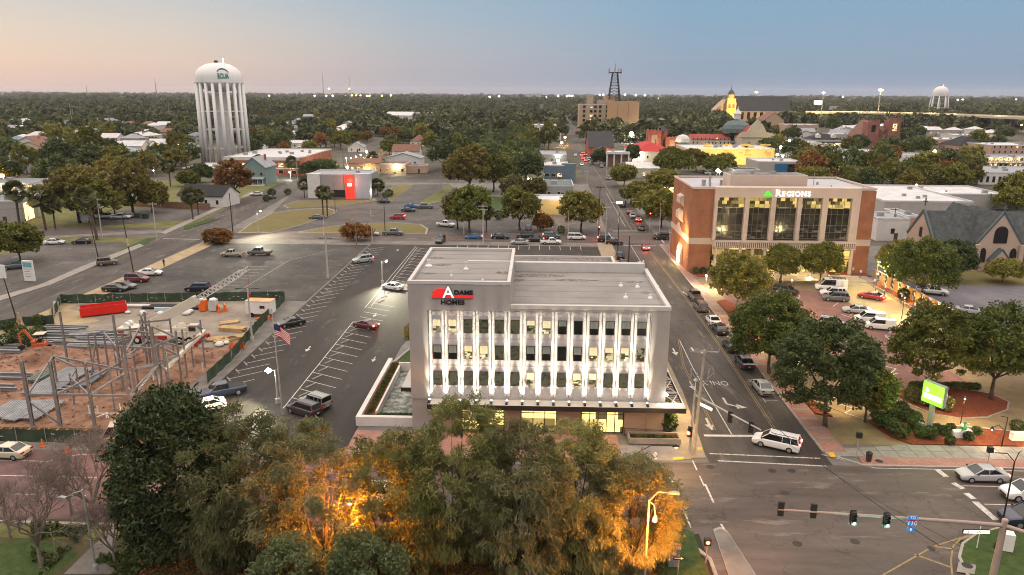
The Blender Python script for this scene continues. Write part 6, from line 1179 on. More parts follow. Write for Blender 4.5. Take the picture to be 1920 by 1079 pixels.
def twig_tree(name, label, cat, loc, h, r, mat, seed, group=None, depth=6, spread=.55, n0=4, tw=.035, bark=None, fine=6):
    """a leafless tree: forking limbs, the last twigs as thin slivers"""
    g = np.random.default_rng(seed); o = thing(name, label, cat, (*loc, 0), 0, group); b = MB(); S = []
    def grow(p, d, L, rad, k):
        q = p+d*L; b.tube(p, q, rad, rad*.68, 5 if k > 3 else 4, cap=False)
        if k == 0:
            for _ in range(fine):
                e = q+(d+Vector(rdir(g, 1)[0])*.9).normalized()*L*g.uniform(.6, 1.4); w = Vector(rdir(g, 1)[0])*tw*.5; S.append([q-w*.6, q+w*.6, e+w*.3, e-w*.3])
                m = q.lerp(e, .5); e2 = m+(d+Vector(rdir(g, 1)[0])*1.3).normalized()*L*.6; S.append([m-w*.5, m+w*.5, e2+w*.25, e2-w*.25])
            return
        for _ in range(n0 if k == depth else int(g.integers(2, 4))):
            nd = (d+Vector(rdir(g, 1)[0])*spread*1.25+Vector((0, 0, .12))).normalized(); grow(q, nd, L*g.uniform(.68, .9), rad*.62, k-1)
    grow(Vector((0, 0, -.1)), Vector((0, 0, 1)), h*.24, h*.022, depth)
    b.obj('trunk', bark or BARKP, o); c = bpy.data.objects.new('crown', fastmesh('crown', np.array([[tuple(v) for v in q] for q in S]), mat)); COL.objects.link(c); c.parent = o; return o
def palm(name, label, loc, h, r, seed, group=None, lean=(0, 0), nf=44):
    g = np.random.default_rng(seed); o = thing(name, label, 'palm tree', (*loc, 0), 0, group); b = MB(); pts = [Vector((lean[0]*t*t, lean[1]*t*t, h*.86*t)) for t in np.linspace(0, 1, 6)]
    b.path(pts, h*.028, 8, r1=h*.022); b.lathe([(h*.05, -.8), (h*.06, -.2), (h*.03, .2)], pts[-1], 9); b.obj('trunk', BARK, o); top = np.array(pts[-1]); Q = []
    for i in range(nf):
        a = g.uniform(0, 2*pi); el = g.uniform(-1.1, 1.45); d = np.array([cos(a)*cos(el), sin(a)*cos(el), sin(el)]); s = np.array([-sin(a), cos(a), 0]); up = np.cross(s, d); t = g.uniform(-1.1, 1.1); s = s*cos(t)+up*sin(t); up = np.cross(s, d)
        c = top+d*r*.45; 
        for k in np.linspace(-1.25, 1.25, 11):
            e = c+(d*cos(k)+s*sin(k))*r*.55*(1-.12*abs(k))-np.array([0, 0, .12*r])+up*.05*r; w = (s*cos(k)-d*sin(k))*r*.055; Q.append([c-w*.4, c+w*.4, e+w, e-w])
    co = bpy.data.objects.new('crown', fastmesh('crown', np.array(Q), L_PALM)); COL.objects.link(co); co.parent = o; return o
def base(px, py, ptop): x, y = at(px, py); return (x, y), hat(x, y, ptop)

# --- foreground: magnolia, the feathery row, low crowns at the bottom edge, bare trees at left
(l, h) = base(330, 1050, 712); tree('magnolia', 'large glossy dark green magnolia beside the building site', 'tree', (l[0]+.7, l[1]), h-1.6, 4.5, L_MAG, 1, 420, 95, .30, 1.0, .06, asp=.55, shell=.7, rz=h*.5, lobes=9)
fr = [(470, 1075, 752, 4.4, L_FE2, 'grey green feathery tree directly right of the dark magnolia'), (600, 1078, 776, 4.8, L_FE2, 'broad feathery tree over the end of the centre parking row'), (735, 1060, 792, 4.2, L_FEATH, 'feathery tree whose lower branches glow orange beside the hidden lamp'), (848, 1040, 752, 4.6, L_FEATH, 'tallest feathery tree in front of the left shopfront'), (965, 1075, 800, 4.4, L_FE2, 'olive feathery tree in the middle of the front row'), (1075, 1050, 775, 4.2, L_FEATH, 'feathery tree in front of the lit shop door'), (1185, 1065, 832, 3.4, L_FE2, 'smaller feathery tree at the right end of the row by the street lamp')]
for i, (px, py, pt, r, m, lb) in enumerate(fr):
    l, h = base(px, py, pt); tree('feathery_tree', lb, 'tree', l, h-(.4 if i in (3, 4) else 1.5), r*1.12, m, 20+i, 330, 90, .36, .78, .06, 'feathery trees along the front road', asp=.24, droop=.5, shell=.5, nb=26, lobes=9, tr=.2, rz=h*.50, low=-.95)
for i, (px, py, pt, r, lb) in enumerate(((545, 1190, 1012, 2.6, 'leafy green crown at the bottom edge left of the lamp glow'), (690, 1190, 1006, 3.0, 'leafy green crown at the bottom edge below the lamp glow'))):
    x, y = at(px, py); tree('broadleaf_tree', lb, 'tree', (x, y), hat(x, y, pt), r, L_SAGE, 40+i, 150, 80, .22, .8, .2, 'leafy crowns at the bottom edge', asp=.5)
for i, (px, py, pt, lb) in enumerate(((78, 1065, 880, 'bare spreading crape myrtle by the grass at bottom left'), (180, 985, 812, 'tall bare vase shaped tree beside the street lamp'), (216, 1060, 935, 'small bare tree between the path and the magnolia'), (20, 1010, 900, 'bare twiggy tree at the very left edge'), (135, 965, 850, 'thin bare tree at the road edge left of the vase shaped tree'))):
    l, h = base(px, py, pt); twig_tree('bare_tree', lb, 'tree', l, h, 3, L_DRY, 50+i, 'leafless trees at bottom left', depth=6 if i < 3 else 5, n0=5)
# ground cover under the trees: ivy and litter
g = np.random.default_rng(3); pv = np.array([(*at(px, py), 0) for px, py in zip(g.uniform(60, 330, 9000), g.uniform(985, 1110, 9000))]); pv = pv[(np.sin(pv[:, 0]*1.1)+np.sin(pv[:, 1]*1.7+1) > -.4)]; pv[:, 2] = g.uniform(.12, .45, len(pv)); tx0, ty0 = at(160, 1040)
pv = pv[np.abs((pv[:, 0]-tx0)) > 1.6]; o = bpy.data.objects.new('ground_ivy', fastmesh('ground_ivy', leafquads(g, pv, .28, .8), L_HEDGE)); COL.objects.link(o); tag(o, 'low ivy covering the ground between bare trees and path', 'ground cover', kind='stuff')
g = np.random.default_rng(4); n = 16000; pv = np.stack([g.uniform(-34, 11, n), g.uniform(44, 57, n), g.uniform(.1, .35, n)], 1); o = bpy.data.objects.new('leaf_litter', fastmesh('leaf_litter', leafquads(g, pv, .22, .8), L_BROWN)); COL.objects.link(o); tag(o, 'fallen rust brown leaves under the front row of trees', 'leaf litter', kind='stuff')

# --- bank forecourt oaks
bk = [(1380, 588, 476, 4.9, L_OAK, 'upright oak with pale trunk in the avenue mulch bed'), (1462, 532, 462, 3.3, L_OAK, 'small oak before the bank lobby, left of the pair'), (1537, 531, 452, 3.9, L_OAK, 'oak before the bank lobby, right of the pair'), (1332, 506, 474, 1.7, L_OAK, 'tiny tree against the left brick wing of the bank'), (1604, 508, 480, 1.5, L_OAK, 'tiny tree against the right brick wing of the bank'),
      (1442, 702, 556, 5.6, L_GREEN, 'oak overhanging the parked cars in mid avenue'), (1490, 690, 600, 4.2, L_OLIVE, 'paler oak crown behind the parked avenue cars'), (1547, 800, 606, 6.2, L_DARK, 'broad dark oak in the mulch triangle near the crossing'), (1622, 792, 690, 3.0, L_OAK, 'small oak crown spilling over the zigzag stall lines'), (1745, 738, 578, 6.0, L_OAK, 'round oak in the oval bed behind the green sign'), (1858, 750, 582, 5.8, L_GREEN, 'wide oak at the right end of the oval bed'), (1955, 735, 600, 5.0, L_OAK, 'oak crown cut off by the right edge of the picture'),
      (1688, 535, 452, 4.6, L_OAK, 'oak at the bank corner of the mural wall'), (1723, 567, 450, 6.2, L_GREEN, 'broad oak leaning over the mural wall'), (1793, 528, 450, 3.8, L_DARK, 'dark round oak before the church side gable'), (1880, 530, 490, 3.2, L_OAK, 'low spreading tree in front of the church door')]
for i, (px, py, pt, r, m, lb) in enumerate(bk):
    l, h = base(px, py, pt); tree('oak_tree', lb, 'tree', l, h, r, m, 70+i, int(46*r), 62, .36, 1.0, .22 if h > 6 else .3, 'oaks round the bank forecourt', bark=BARKP if i in (0, 3) else BARK, lobes=9, shell=.5, nb=10, tr=max(.09, h*.022))
# --- middle distance, each with its own crown
md = [(880, 436, 345, 5.6, L_GREEN, 'lit green oak on the back road by the utility pole'), (858, 430, 360, 3.6, L_OLIVE, 'yellowish oak at the edge of the far car park'), (880, 362, 276, 9.5, L_OLIVE, 'tall ochre oak behind the lit green one'), (925, 360, 288, 8, L_OAK, 'tall oak left of the blue turret roof'), (975, 432, 352, 5.2, L_OAK, 'spreading oak in front of the yellow wall'), (1018, 432, 403, 2.2, L_BROWN, 'small rusty tree before the yellow wall car park'), (1090, 436, 348, 6.0, L_OAK, 'large dark oak at the avenue corner'), (1000, 372, 335, 4.6, L_OLIVE, 'yellow lit tree between the blue shop and the turret'), (985, 345, 290, 7, L_DARK, 'dark oak left of the blue grey shop'), (1125, 310, 282, 4.5, L_DARK, 'dark oak beside the column pavilion'), (1184, 308, 270, 3.4, L_DARK, 'narrow dark tree before the red roof'), (1170, 350, 310, 5.5, L_OAK, 'thin oak on the shed forecourt corner'), (1195, 385, 344, 6.0, L_OAK, 'avenue oak above the red traffic light'), (1222, 408, 352, 6.5, L_OAK, 'avenue oak touching the bank corner'), (1240, 428, 362, 5.2, L_OAK, 'oak between the avenue and the bank side wall'), (1245, 365, 318, 6.5, L_OAK, 'olive oak beside the drive-through'), (1262, 330, 280, 10, L_OAK, 'broad oak before the mural hall'), (1305, 322, 280, 8, L_OLIVE, 'golden lit oak at the left end of the mural wall'), (1350, 326, 290, 8, L_OAK, 'oak in front of the middle of the mural wall'), (1230, 300, 280, 7, L_OAK, 'oak right of the red metal roof'),
      (670, 451, 421, 3.6, L_BROWN, 'round rust brown tree by the lot entrance'), (398, 456, 432, 2.6, L_BROWN, 'brown shrub tree at the lot corner, left of two'), (416, 456, 434, 2.4, L_BROWN, 'brown shrub tree at the lot corner, right of two'), (38, 492, 418, 5.0, L_OAK, 'round oak on the west lot behind the sign slabs'), (150, 418, 306, 9, L_OLIVE, 'huge ochre tree at the end of the motel'), (178, 420, 335, 8, L_OAK, 'dark oak right of the huge ochre tree'), (250, 400, 300, 7, L_OLIVE, 'conical olive tree behind the fence'), (285, 398, 344, 5, L_OLIVE, 'smaller olive tree behind the timber fence'), (215, 405, 345, 7, L_DARK, 'very dark oak behind the white pickups'), (440, 374, 302, 6.5, L_BROWN, 'large orange tree beside the teal house'), (375, 343, 308, 5, L_DARK, 'dark round tree at the foot of the water tower'), (355, 350, 322, 4, L_OAK, 'green tree left of the orange tree'), (605, 330, 300, 6.5, L_DARK, 'dark oaks beside the brick office corner'), (585, 332, 305, 5, L_DARK, 'dark oak in front of the brick office side'), (960, 375, 330, 4, L_PALM, 'bushy palm lit green by the turret'), (1370, 600, 590, .5, L_HEDGE, 'x')]
for i, (px, py, pt, r, m, lb) in enumerate(md[:-1]):
    l, h = base(px, py, pt); tree('bare_shrub_tree' if m is L_BROWN and r < 4 else 'oak_tree', lb, 'tree', l, h, r, m, 120+i, int(34*max(3, r)), 34, .30+.0018*l[1], 1.15, .2, None, lobes=8, shell=.5, nb=8)
for i, (px, py, pt, r, ln, lb) in enumerate(((38, 428, 348, 3.4, (.4, 0), 'tall palm in front of the motel balcony'), (86, 432, 358, 3.6, (-.8, 0), 'bushy palm second from the left on the motel lawn'), (104, 430, 376, 3.2, (.4, 0), 'shorter palm beside the bushy one'), (182, 450, 358, 3.0, (-2.0, 0), 'leaning palm beside the blank white board'), (362, 412, 360, 3.0, (-.4, 0), 'stout palm on the pavement verge'), (372, 403, 362, 2.6, (.3, 0), 'palm tucked behind the stout verge palm'), (606, 404, 354, 2.4, (0, 0), 'left palm of the pair before the modern block'), (614, 406, 356, 2.4, (.3, 0), 'right palm of the pair before the modern block'), (571, 371, 342, 2.6, (0, 0), 'palm at the left corner of the modern block'), (708, 368, 344, 3.0, (0, 0), 'palm right of the modern block'), (548, 332, 300, 3.2, (0, 0), 'palm before the red brick office front'), (905, 290, 262, 4.5, (0, 0), 'tall palm standing above the central oaks'), (320, 350, 305, 3.4, (0, 0), 'tall palm near the water tower forecourt'), (487, 330, 298, 3.4, (0, 0), 'palm behind the teal house'), (700, 315, 292, 3.4, (0, 0), 'palm beside the tan restaurant'), (912, 436, 392, 2.6, (0, 0), 'shaggy palm under the lit green oak'), (1648, 545, 528, 1.0, (0, 0), 'x'))):
    if lb == 'x': continue
    x, y = at(px, py); palm('palm_tree', lb, (x, y), hat(x, y, pt)+.4, r, 200+i, None, ln)
# shrubs of the beds and hedges
def shrub(px, py, r, lb, grp, m=L_HEDGE, i=[0], xy=None, hs=.9):
    i[0] += 1; x, y = xy or at(px, py); g = np.random.default_rng(300+i[0]); p = rdir(g, 420)*(g.uniform(.55, 1, (420, 1))**.5)*np.array([r, r, r*hs])+np.array([0, 0, r*hs*.9]); p = p[p[:, 2] > .05]
    o = bpy.data.objects.new('shrub', fastmesh('shrub', leafquads(g, p, .26*max(.7, r), .7), m)); COL.objects.link(o); o.location = (x, y, .16); tag(o, lb, 'shrub', grp); return o
for k, (px, py, r) in enumerate(((1643, 790, .75), (1658, 778, .8), (1652, 803, .8), (1676, 790, .85), (1688, 776, .9), (1694, 792, .7), (1703, 787, .75), (1717, 792, .7), (1662, 798, .7), (1673, 783, .8), (1715, 806, .9), (1726, 822, .8), (1742, 824, .85), (1672, 812, .9), (1686, 822, 1.0), (1770, 818, .7), (1755, 812, .6), (1782, 812, .6), (1830, 818, .6), (1815, 828, .6), (1905, 810, .8), (1780, 835, .6))): shrub(px, py, r, 'clipped round green shrub in the mulch bed below the green sign', 'shrubs in the sign bed')
for k in range(12): shrub(0, 0, .55, 'low dark shrub in a line along the back of the oval bed', 'shrubs in the oval bed', L_DARK, xy=(50.5+.75*k, 92.6+.2*sin(k)))
for k in range(4): shrub(0, 0, 1.1, 'feathery ornamental grass clump in the oval bed beside the green sign', 'grass clumps in the oval bed', L_FEATH, xy=(48.4+.9*k, 88.4-.9*k))
for k, y in enumerate((112, 117, 121.5, 126, 131, 138)): shrub(0, 0, 1.15, 'low green shrub against the mural wall', 'shrubs along the mural wall', xy=(70.9, y))
for k in range(17): shrub(0, 0, .5, 'small clipped hedge plant in the white patio planter', 'hedge plants in the patio planter', xy=(-19.7, 80+1.05*k))
for k in range(7): shrub(0, 0, .55, 'dark green plant along the front patio wall', 'plants along the front patio wall', L_DARK, xy=(-18.3+.62*k, 79.7))
for k in range(9): shrub(0, 0, .38, 'tufted plant in the corner planter box', 'plants in the corner planter', xy=(11.3+.58*k, 75.8))
for k in range(5): shrub(0, 0, 1.1, 'tall green hedge shrub against the east office wall', 'hedge by the east office wall', xy=(15.6, 78.2+1.7*k), hs=1.3)
for k in range(4): shrub(0, 0, .8, 'dark shrub in the mulch bed by the bank brick wing', 'shrubs by the bank wing', L_DARK, xy=(35+1.6*k, 156.3))
for k, (px, py) in enumerate(((20, 625), (40, 632), (60, 640), (75, 634), (32, 645), (52, 650), (12, 650), (74, 612))): shrub(px, py, 1.1, 'green shrub round the white sign slabs', 'shrubs round the sign slabs')
for k, (px, py, r) in enumerate(((730, 369, 1.6), (722, 372, 1.2), (510, 368, 1.6), (540, 366, 1.4), (500, 378, 1.3), (905, 410, 1.4), (935, 412, 1.6), (1052, 438, 1.2))): shrub(px, py, r, 'round dark bush at a building corner beyond the back road', 'bushes beyond the back road', L_DARK)
l, h = base(752, 658, 602); tree('young_tree', 'slender young orange-leaved tree beside the office wall', 'tree', (-18.0, 102.5), 5.2, 1.3, L_OLIVE, 77, 40, 40, .28, .55, .35, tr=.06, nb=5)

# --- the leafy town: individual trees, copied from a few grown kinds
PROT = []
for i, (m, h, r, nm, lb) in enumerate(((L_OAK, 11, 6.2, 'oak_tree', 'olive green town oak among the houses'), (L_DARK, 12, 6.0, 'oak_tree', 'dark evergreen town oak among the houses'), (L_OLIVE, 11, 5.6, 'oak_tree', 'yellowing town oak among the houses'), (L_DARK, 10, 6.8, 'oak_tree', 'low broad dark town oak among the houses'), (L_OAK, 14, 5.6, 'oak_tree', 'tall narrow green town tree among the houses'), (L_BROWN, 10, 4.6, 'autumn_tree', 'russet autumn town tree among the houses'), (L_OAK, 9, 5.0, 'oak_tree', 'small rounded green town tree among the houses'))):
    PROT.append(tree(nm, lb, 'tree', (0, -300-20*i), h, r, m, 500+i, 105, 20, .95, 1.5, .16, ['green oaks', 'dark oaks', 'yellowing oaks', 'broad dark oaks', 'tall town trees', 'autumn trees', 'small town trees'][i]+' across the town', lobes=8, shell=.45, nb=5))
ROADS = [(AV, 9.5), ([(-94, -30), (-94, 200), (-103, 300), (-112, 420), (-128, 640)], 10), ([(-260, 197), (150, 197)], 10), ([(-240, 324), (24, 324)], 9)]
def clear(x, y, r):
    for L, w in ROADS:
        for (xa, ya), (xb, yb) in zip(L, L[1:]):
            dx, dy = xb-xa, yb-ya; t = max(0, min(1, ((x-xa)*dx+(y-ya)*dy)/(dx*dx+dy*dy)))
            if hypot(x-xa-t*dx, y-ya-t*dy) < w: return False
    for e in FOOT:
        cx, cy, rr, w, d = e
        if abs(x-cx) < w/2+r*.8 and abs(y-cy) < d/2+r*.8: return False
        # keep the view of each building's face mostly open
        if abs(x-cx*(y/cy)) < w*.38 and cy-d/2-34-.05*cy < y < cy: return False
    return True
ZONES = [((0, 370, 232, 342), 70, (0, 1, 2, 3, 4, 6)), ((470, 830, 222, 292), 62, (0, 1, 2, 3, 6, 5)), ((830, 1045, 228, 335), 62, (1, 3, 4, 1, 0)), ((1045, 1440, 214, 262), 26, (1, 0, 3, 6)), ((1440, 1920, 246, 300), 26, (0, 1, 3, 6)), ((1500, 1920, 312, 372), 52, (0, 2, 0, 5, 1, 6)), ((0, 140, 330, 345), 6, (1, 3)), ((1860, 1920, 372, 400), 4, (1, 0))]
cnt = 0
for (x0, x1, y0, y1), n, kinds in ZONES:
    k = 0; tries = 0
    while k < n and tries < 4000:
        tries += 1; px, py = rnd.uniform(x0, x1), rnd.uniform(y0, y1); x, y = at(px, py); s = rnd.uniform(.75, 1.25)
        if (1500 < px and py > 312 and 1640 < px and py > 360 and px < 1850): continue
        if not clear(x, y, 4.5*s): continue
        pr_ = PROT[rnd.choice(kinds)]; dup(pr_, (x, y, -.2), rnd.uniform(0, 6.28), scale=(s, s, s*rnd.uniform(.85, 1.2))); FOOT.append((x, y, 2, 3, 3)); k += 1; cnt += 1
for p in PROT:                                                    # the grown originals take a place too
    while True:
        x, y = at(rnd.uniform(500, 820), rnd.uniform(218, 228))
        if clear(x, y, 4): p.location = (x, y, 0); break
# --- the far wood: one mass to the horizon
def far_proto(seed, h, r, nc, nl, leaf):
    g = np.random.default_rng(seed); c, p, k = crown_points(g, nc, nl, r, h*.55, h*.5, r*.32, .6, -.3, 6); me = fastmesh('wood_crown', leafquads(g, p, leaf, .75), L_FAR); return bpy.data.objects.new('wood_crown', me)
fc = bpy.data.collections.new('far_wood_kinds')
for i in range(5): fc.objects.link(far_proto(900+i, 10+i, 6.5+.5*i, 40, 9, 2.6))
g = np.random.default_rng(77); V = []; SCL = []
def wood(n, y0, y1, s0, s1, keep):
    yy = y0*(y1/y0)**g.uniform(0, 1, n); xx = yy*g.uniform(-.80, .80, n); 
    for x, y in zip(xx, yy):
        px, py = proj((x, y, 0)); 
        if keep and not clear(x, y, 5): continue
        if sin(x*.011+2*sin(y*.006))+sin(y*.009+x*.004) > 1.15: continue
        if 200 < y < 900 and px > 1440 and py > 250: continue
        V.append((x, y, -.5)); f = s0+(s1-s0)*math.log(y/y0)/math.log(y1/y0); SCL.append(f*g.uniform(.6, 1.45)*(1+.22*sin(x*.004+1)*sin(y*.003)))
wood(2300, 560, 1400, .8, 1.0, True); wood(5200, 1300, 4000, .9, 1.25, False); wood(4200, 3500, 12000, 1.2, 1.7, False)
me = bpy.data.meshes.new('far_wood'); me.from_pydata(V, [], []); at_ = me.attributes.new('s', 'FLOAT', 'POINT'); at_.data.foreach_set('value', np.array(SCL, np.float32)); fo = bpy.data.objects.new('far_wood', me); COL.objects.link(fo); tag(fo, 'dark wooded plain stretching to the horizon beyond the town', 'wood', kind='stuff')
ng = bpy.data.node_groups.new('far_wood', 'GeometryNodeTree'); ng.interface.new_socket('Geometry', in_out='INPUT', socket_type='NodeSocketGeometry'); ng.interface.new_socket('Geometry', in_out='OUTPUT', socket_type='NodeSocketGeometry')
N = ng.nodes; gi = N.new('NodeGroupInput'); go = N.new('NodeGroupOutput'); ip = N.new('GeometryNodeInstanceOnPoints'); ci = N.new('GeometryNodeCollectionInfo'); ci.inputs['Collection'].default_value = fc; ci.inputs['Separate Children'].default_value = True; ci.inputs['Reset Children'].default_value = True
ra = N.new('FunctionNodeRandomValue'); ra.data_type = 'FLOAT_VECTOR'; ra.inputs[0].default_value = (0, 0, 0); ra.inputs[1].default_value = (0, 0, 6.28); na = N.new('GeometryNodeInputNamedAttribute'); na.data_type = 'FLOAT'; na.inputs['Name'].default_value = 's'
ip.inputs['Pick Instance'].default_value = True; LK = ng.links.new; LK(gi.outputs[0], ip.inputs['Points']); LK(ci.outputs[0], ip.inputs['Instance']); LK(ra.outputs[0], ip.inputs['Rotation']); LK(na.outputs['Attribute'], ip.inputs['Scale']); LK(ip.outputs[0], go.inputs[0])
fo.modifiers.new('wood', 'NODES').node_group = ng
# ================================================================ BUILDING SITE
SCRN = M('green_windscreen', (.022, .040, .022), .85, var=0, col2=(.05, .075, .045), scale=.7, bump=.4); STL = M('structural_steel', (.19, .175, .17), .6, var=.15, scale=.8); STLD = M('stacked_steel', (.22, .225, .235), .5, metal=.2, var=.25, scale=.6); WOOD = M('raw_timber', (.42, .28, .13), .8, var=.2, scale=1.2); WOODD = M('weathered_timber', (.22, .13, .07), .85, var=.25, scale=1.5)
ORG = M('safety_orange', (.72, .13, .015), .5, var=.06); CRW = M('crane_cream', (.56, .52, .42), .45, var=.06); CRR = M('crane_red', (.36, .025, .025), .45, var=.06)
PVC = M('white_pvc', (.62, .60, .58), .5, var=0)
def fence(pts, h, label, flaps=True, seed=1):
    g = random.Random(seed); o = thing('construction_fence', label, 'fence', (*pts[0], 0)); ox, oy = pts[0]; sc = MB(); fl = MB()
    for (xa, ya), (xb, yb) in zip(pts, pts[1:]):
        d = hypot(xb-xa, yb-ya); n = max(1, int(d/3)); ux, uy = (xb-xa)/d, (yb-ya)/d
        for k in range(n+1):
            x, y = xa+ux*d*k/n-ox, ya+uy*d*k/n-oy; MB().tube((x, y, 0), (x, y, h+.1), .035, .035, 6).obj('post', STEEL, o)
        m = n*4; P_ = [(xa+ux*d*k/m-ox-uy*(.10*sin(k*1.7)+.05), ya+uy*d*k/m-oy+ux*(.10*sin(k*1.7)+.05)) for k in range(m+1)]
        for k in range(m): t0, t1 = h-.12*abs(sin(k*.8)), h-.12*abs(sin((k+1)*.8)); sc.face([(*P_[k], .08), (*P_[k+1], .08), (*P_[k+1], t1), (*P_[k], t0)])
        for k in range(m):
            if g.random() < .5: q = .35; z = g.uniform(.5, h-.5); x, y = P_[k]; fl.obox((x-uy*-.06, y-ux*.06, z), .42, .02, .09, atan2(uy, ux)+g.uniform(-.1, .1), ry=g.uniform(-.3, .3))
    sc.obj('windscreen', SCRN, o)
    if flaps: fl.obj('wind_flap', M('pale_flap', (.42, .42, .36), .8, var=0), o)
    return o
fence([(-87.4, 126.6), (-47.0, 130.8)], 1.9, 'green screened fence between the old car park and the site'); fence([(-47.0, 130.4), (-45.6, 112), (-44.2, 99), (-43.9, 90)], 1.8, 'green screened fence with pale flaps along the office stalls', seed=2)
fence([(-75, 72.6), (-61, 72.6), (-47.6, 72.6)], 1.7, 'sagging dark green fence along the brick road', seed=3); fence([(-87.4, 126.4), (-83.6, 119)], 1.9, 'short green fence return with a torn cream sheet beside the red skip', False); fence([(-90.2, 109), (-85.6, 112.6)], 1.8, 'green fence panel left of the timber gate post', False); fence([(-85.0, 113.0), (-80.6, 114.4)], 1.8, 'green fence panel right of the timber gate post', False)
o = thing('torn_sheet', 'torn cream sheet hanging on the site fence return', 'tarpaulin', (-84.6, 120.2, 0)); b = MB(); [b.face([(.4*k, -.85*k, .2+.1*sin(k*2)), (.4*(k+1), -.85*(k+1), .15), (.4*(k+1), -.85*(k+1), 1.7-.2*(k % 2)), (.4*k, -.85*k, 1.8-.3*(k % 2))]) for k in range(4)]; b.obj('sheet', M('cream_sheet', (.55, .52, .36), .8, var=0, col2=(.30, .28, .17), scale=2), o)
o = thing('gate_post', 'timber gate post with diagonal brace between two green panels', 'post', (-85.3, 112.7, 0)); MB().box(-.12, -.12, 0, .12, .12, 2.6).beam((.1, 0, 1.8), (1.0, -.2, 0), .14).beam((-.1, 0, 1.8), (-.7, -.6, 0), .14).obj('post', WOOD, o)
# open red skip
a = atan2(122.6-119.3, -73.2+78.9); o = thing('red_skip', 'long open bright red roll-off skip with timber lining', 'skip', (-76, 121.0, 0), a); REDS = M('skip_red', (.62, .022, .012), .5, var=.1, scale=.8)
b = MB(); L, Wd = 3.6, 1.15; b.box(-L, -Wd, .3, L, -Wd+.08, 1.75); b.box(-L, Wd-.08, .3, L, Wd, 1.75); b.box(L-.08, -Wd+.083, .3, L, Wd-.083, 1.75); b.box(-L, -Wd+.083, .2, L-.083, Wd-.083, .3); b.obj('bin', REDS, o); MB().box(-L, -Wd+.09, .31, -L+.1, Wd-.09, 1.6).obj('tailgate', M('skip_grey', (.14, .13, .14), .6), o); b = MB()
for k in range(9): x = -L+.4+k*.85; b.box(x, -Wd-.09, .25, x+.1, -Wd-.003, 1.7)
b.obj('rib', REDS, o); MB().box(-L+.2, -Wd+.09, .31, L-.2, Wd-.09, .7).obj('rubble', WOODD, o)
# mobile crane
o = thing('mobile_crane', 'cream and red truck crane with long raised telescopic boom and lattice jib', 'crane', (-58.5, 107, 0)); b = MB(); b.box(-4.2, -1.3, 1.0, 5.6, 1.3, 1.5); b.box(1.6, -1.25, 1.503, 4.6, 1.25, 2.1); b.obj('chassis', CRW, o); MB().box(-3.6, -1.33, .75, 1.5, -1.303, 1.35).box(3.8, -1.33, .8, 6.6, 1.33, .997).obj('skirt', CRR, o)
cabm = MB(); cabm.xprism([(4.7, 1.55), (6.7, 1.55), (6.7, 2.2), (6.1, 3.0), (4.7, 3.0)], -1.2, .2); cabm.obj('driver_cab', CRW, o, bevel=.06); MB().quads([(6.72, -1.05, 2.2), (6.72, .05, 2.2), (6.14, .05, 2.95), (6.14, -1.05, 2.95)], [(0, 1, 2, 3)]).box(5, -1.225, 2.15, 6.1, -1.204, 2.8).obj('cab_window', CGLASS, o); MB().lathe([(.75, 0), (.75, .5), (.5, .9), (0, 1.0)], (3.2, .2, 2.1), 14).box(1.9, -.8, 2.103, 4.4, .9, 2.5).obj('engine_hood', CRW, o, bevel=.05)
for x in (-3.2, -1.9, 3.4, 5.0):
    for y in (-1.25, 1.25): w_ = MB().tube((x, y-.2, .62), (x, y+.2, .62), .62, .62, 18).obj('wheel', TYRE, o, bevel=.03); MB().tube((x, y-.215, .62), (x, y+.215, .62), .33, .33, 12).obj('rim', CRW, w_)
MB().box(-4.6, -1.15, 1.55, -.6, 1.15, 2.5).obj('turntable', CRW, o, bevel=.05); cw = MB().box(-6.3, -1.3, 1.5, -4.603, 1.3, 2.5).obj('counterweight', CRW, o, bevel=.06); MB().box(-6.1, -1.33, 1.7, -5.2, -1.303, 2.25).obj('red_plate', CRR, cw)
for y in (-.5, .5): MB().tube((-5.1, y-.3, 2.8), (-5.1, y+.3, 2.8), .42, .42, 12).obj('winch_drum', WHITEP, o)
P0, P1, P2 = Vector((-2.3, 0, 2.4)), Vector((6.2, 0, 6.9)), Vector((14.6, 0, 11.9)); MB().beam(P0, P1, 1.1, 1.45).obj('boom', CRW, o, bevel=.04); MB().beam(P0+Vector((.8, 0, .2)), P1.lerp(P0, .55)+Vector((0, 0, -.4)), .3).obj('ram', STEEL, o)
MB().obox(P1.lerp(P0, .06), .5, 1.16, 1.55, 0, ry=-.487).obj('boom_head', CRW, o); d = (P2-P1).normalized(); up = Vector((-d.z, 0, d.x)); b = MB(); q = []
for k in range(13):
    c = P1.lerp(P2, k/12); s = .42 if k < 11 else .25; q.append([c+up*s+Vector((0, .38, 0)), c+up*s-Vector((0, .38, 0)), c-up*s-Vector((0, .38, 0)), c-up*s+Vector((0, .38, 0))])
for k in range(12):
    for i in range(4): b.beam(q[k][i], q[k+1][i], .13); b.beam(q[k][i], q[k+1][(i+1) % 4], .07); b.beam(q[k][i], q[k][(i+1) % 4], .06)
b.obj('lattice_jib', M('jib_white', (.60, .58, .54), .5), o); MB().tube(P2, P2-Vector((0, 0, 3.8)), .03).lathe([(0, -.7), (.18, -.4), (.18, .1), (0, .4)], P2-Vector((0, 0, 4.0)), 8).obj('hook', CRR, o)
for x in (-5, 6.4): MB().box(x-.15, -2.3, .5, x+.15, 2.3, .75).box(x-.25, -2.35, .05, x+.25, -2.0, .497).box(x-.25, 2.0, .05, x+.25, 2.35, .497).obj('outrigger', CRR, o)
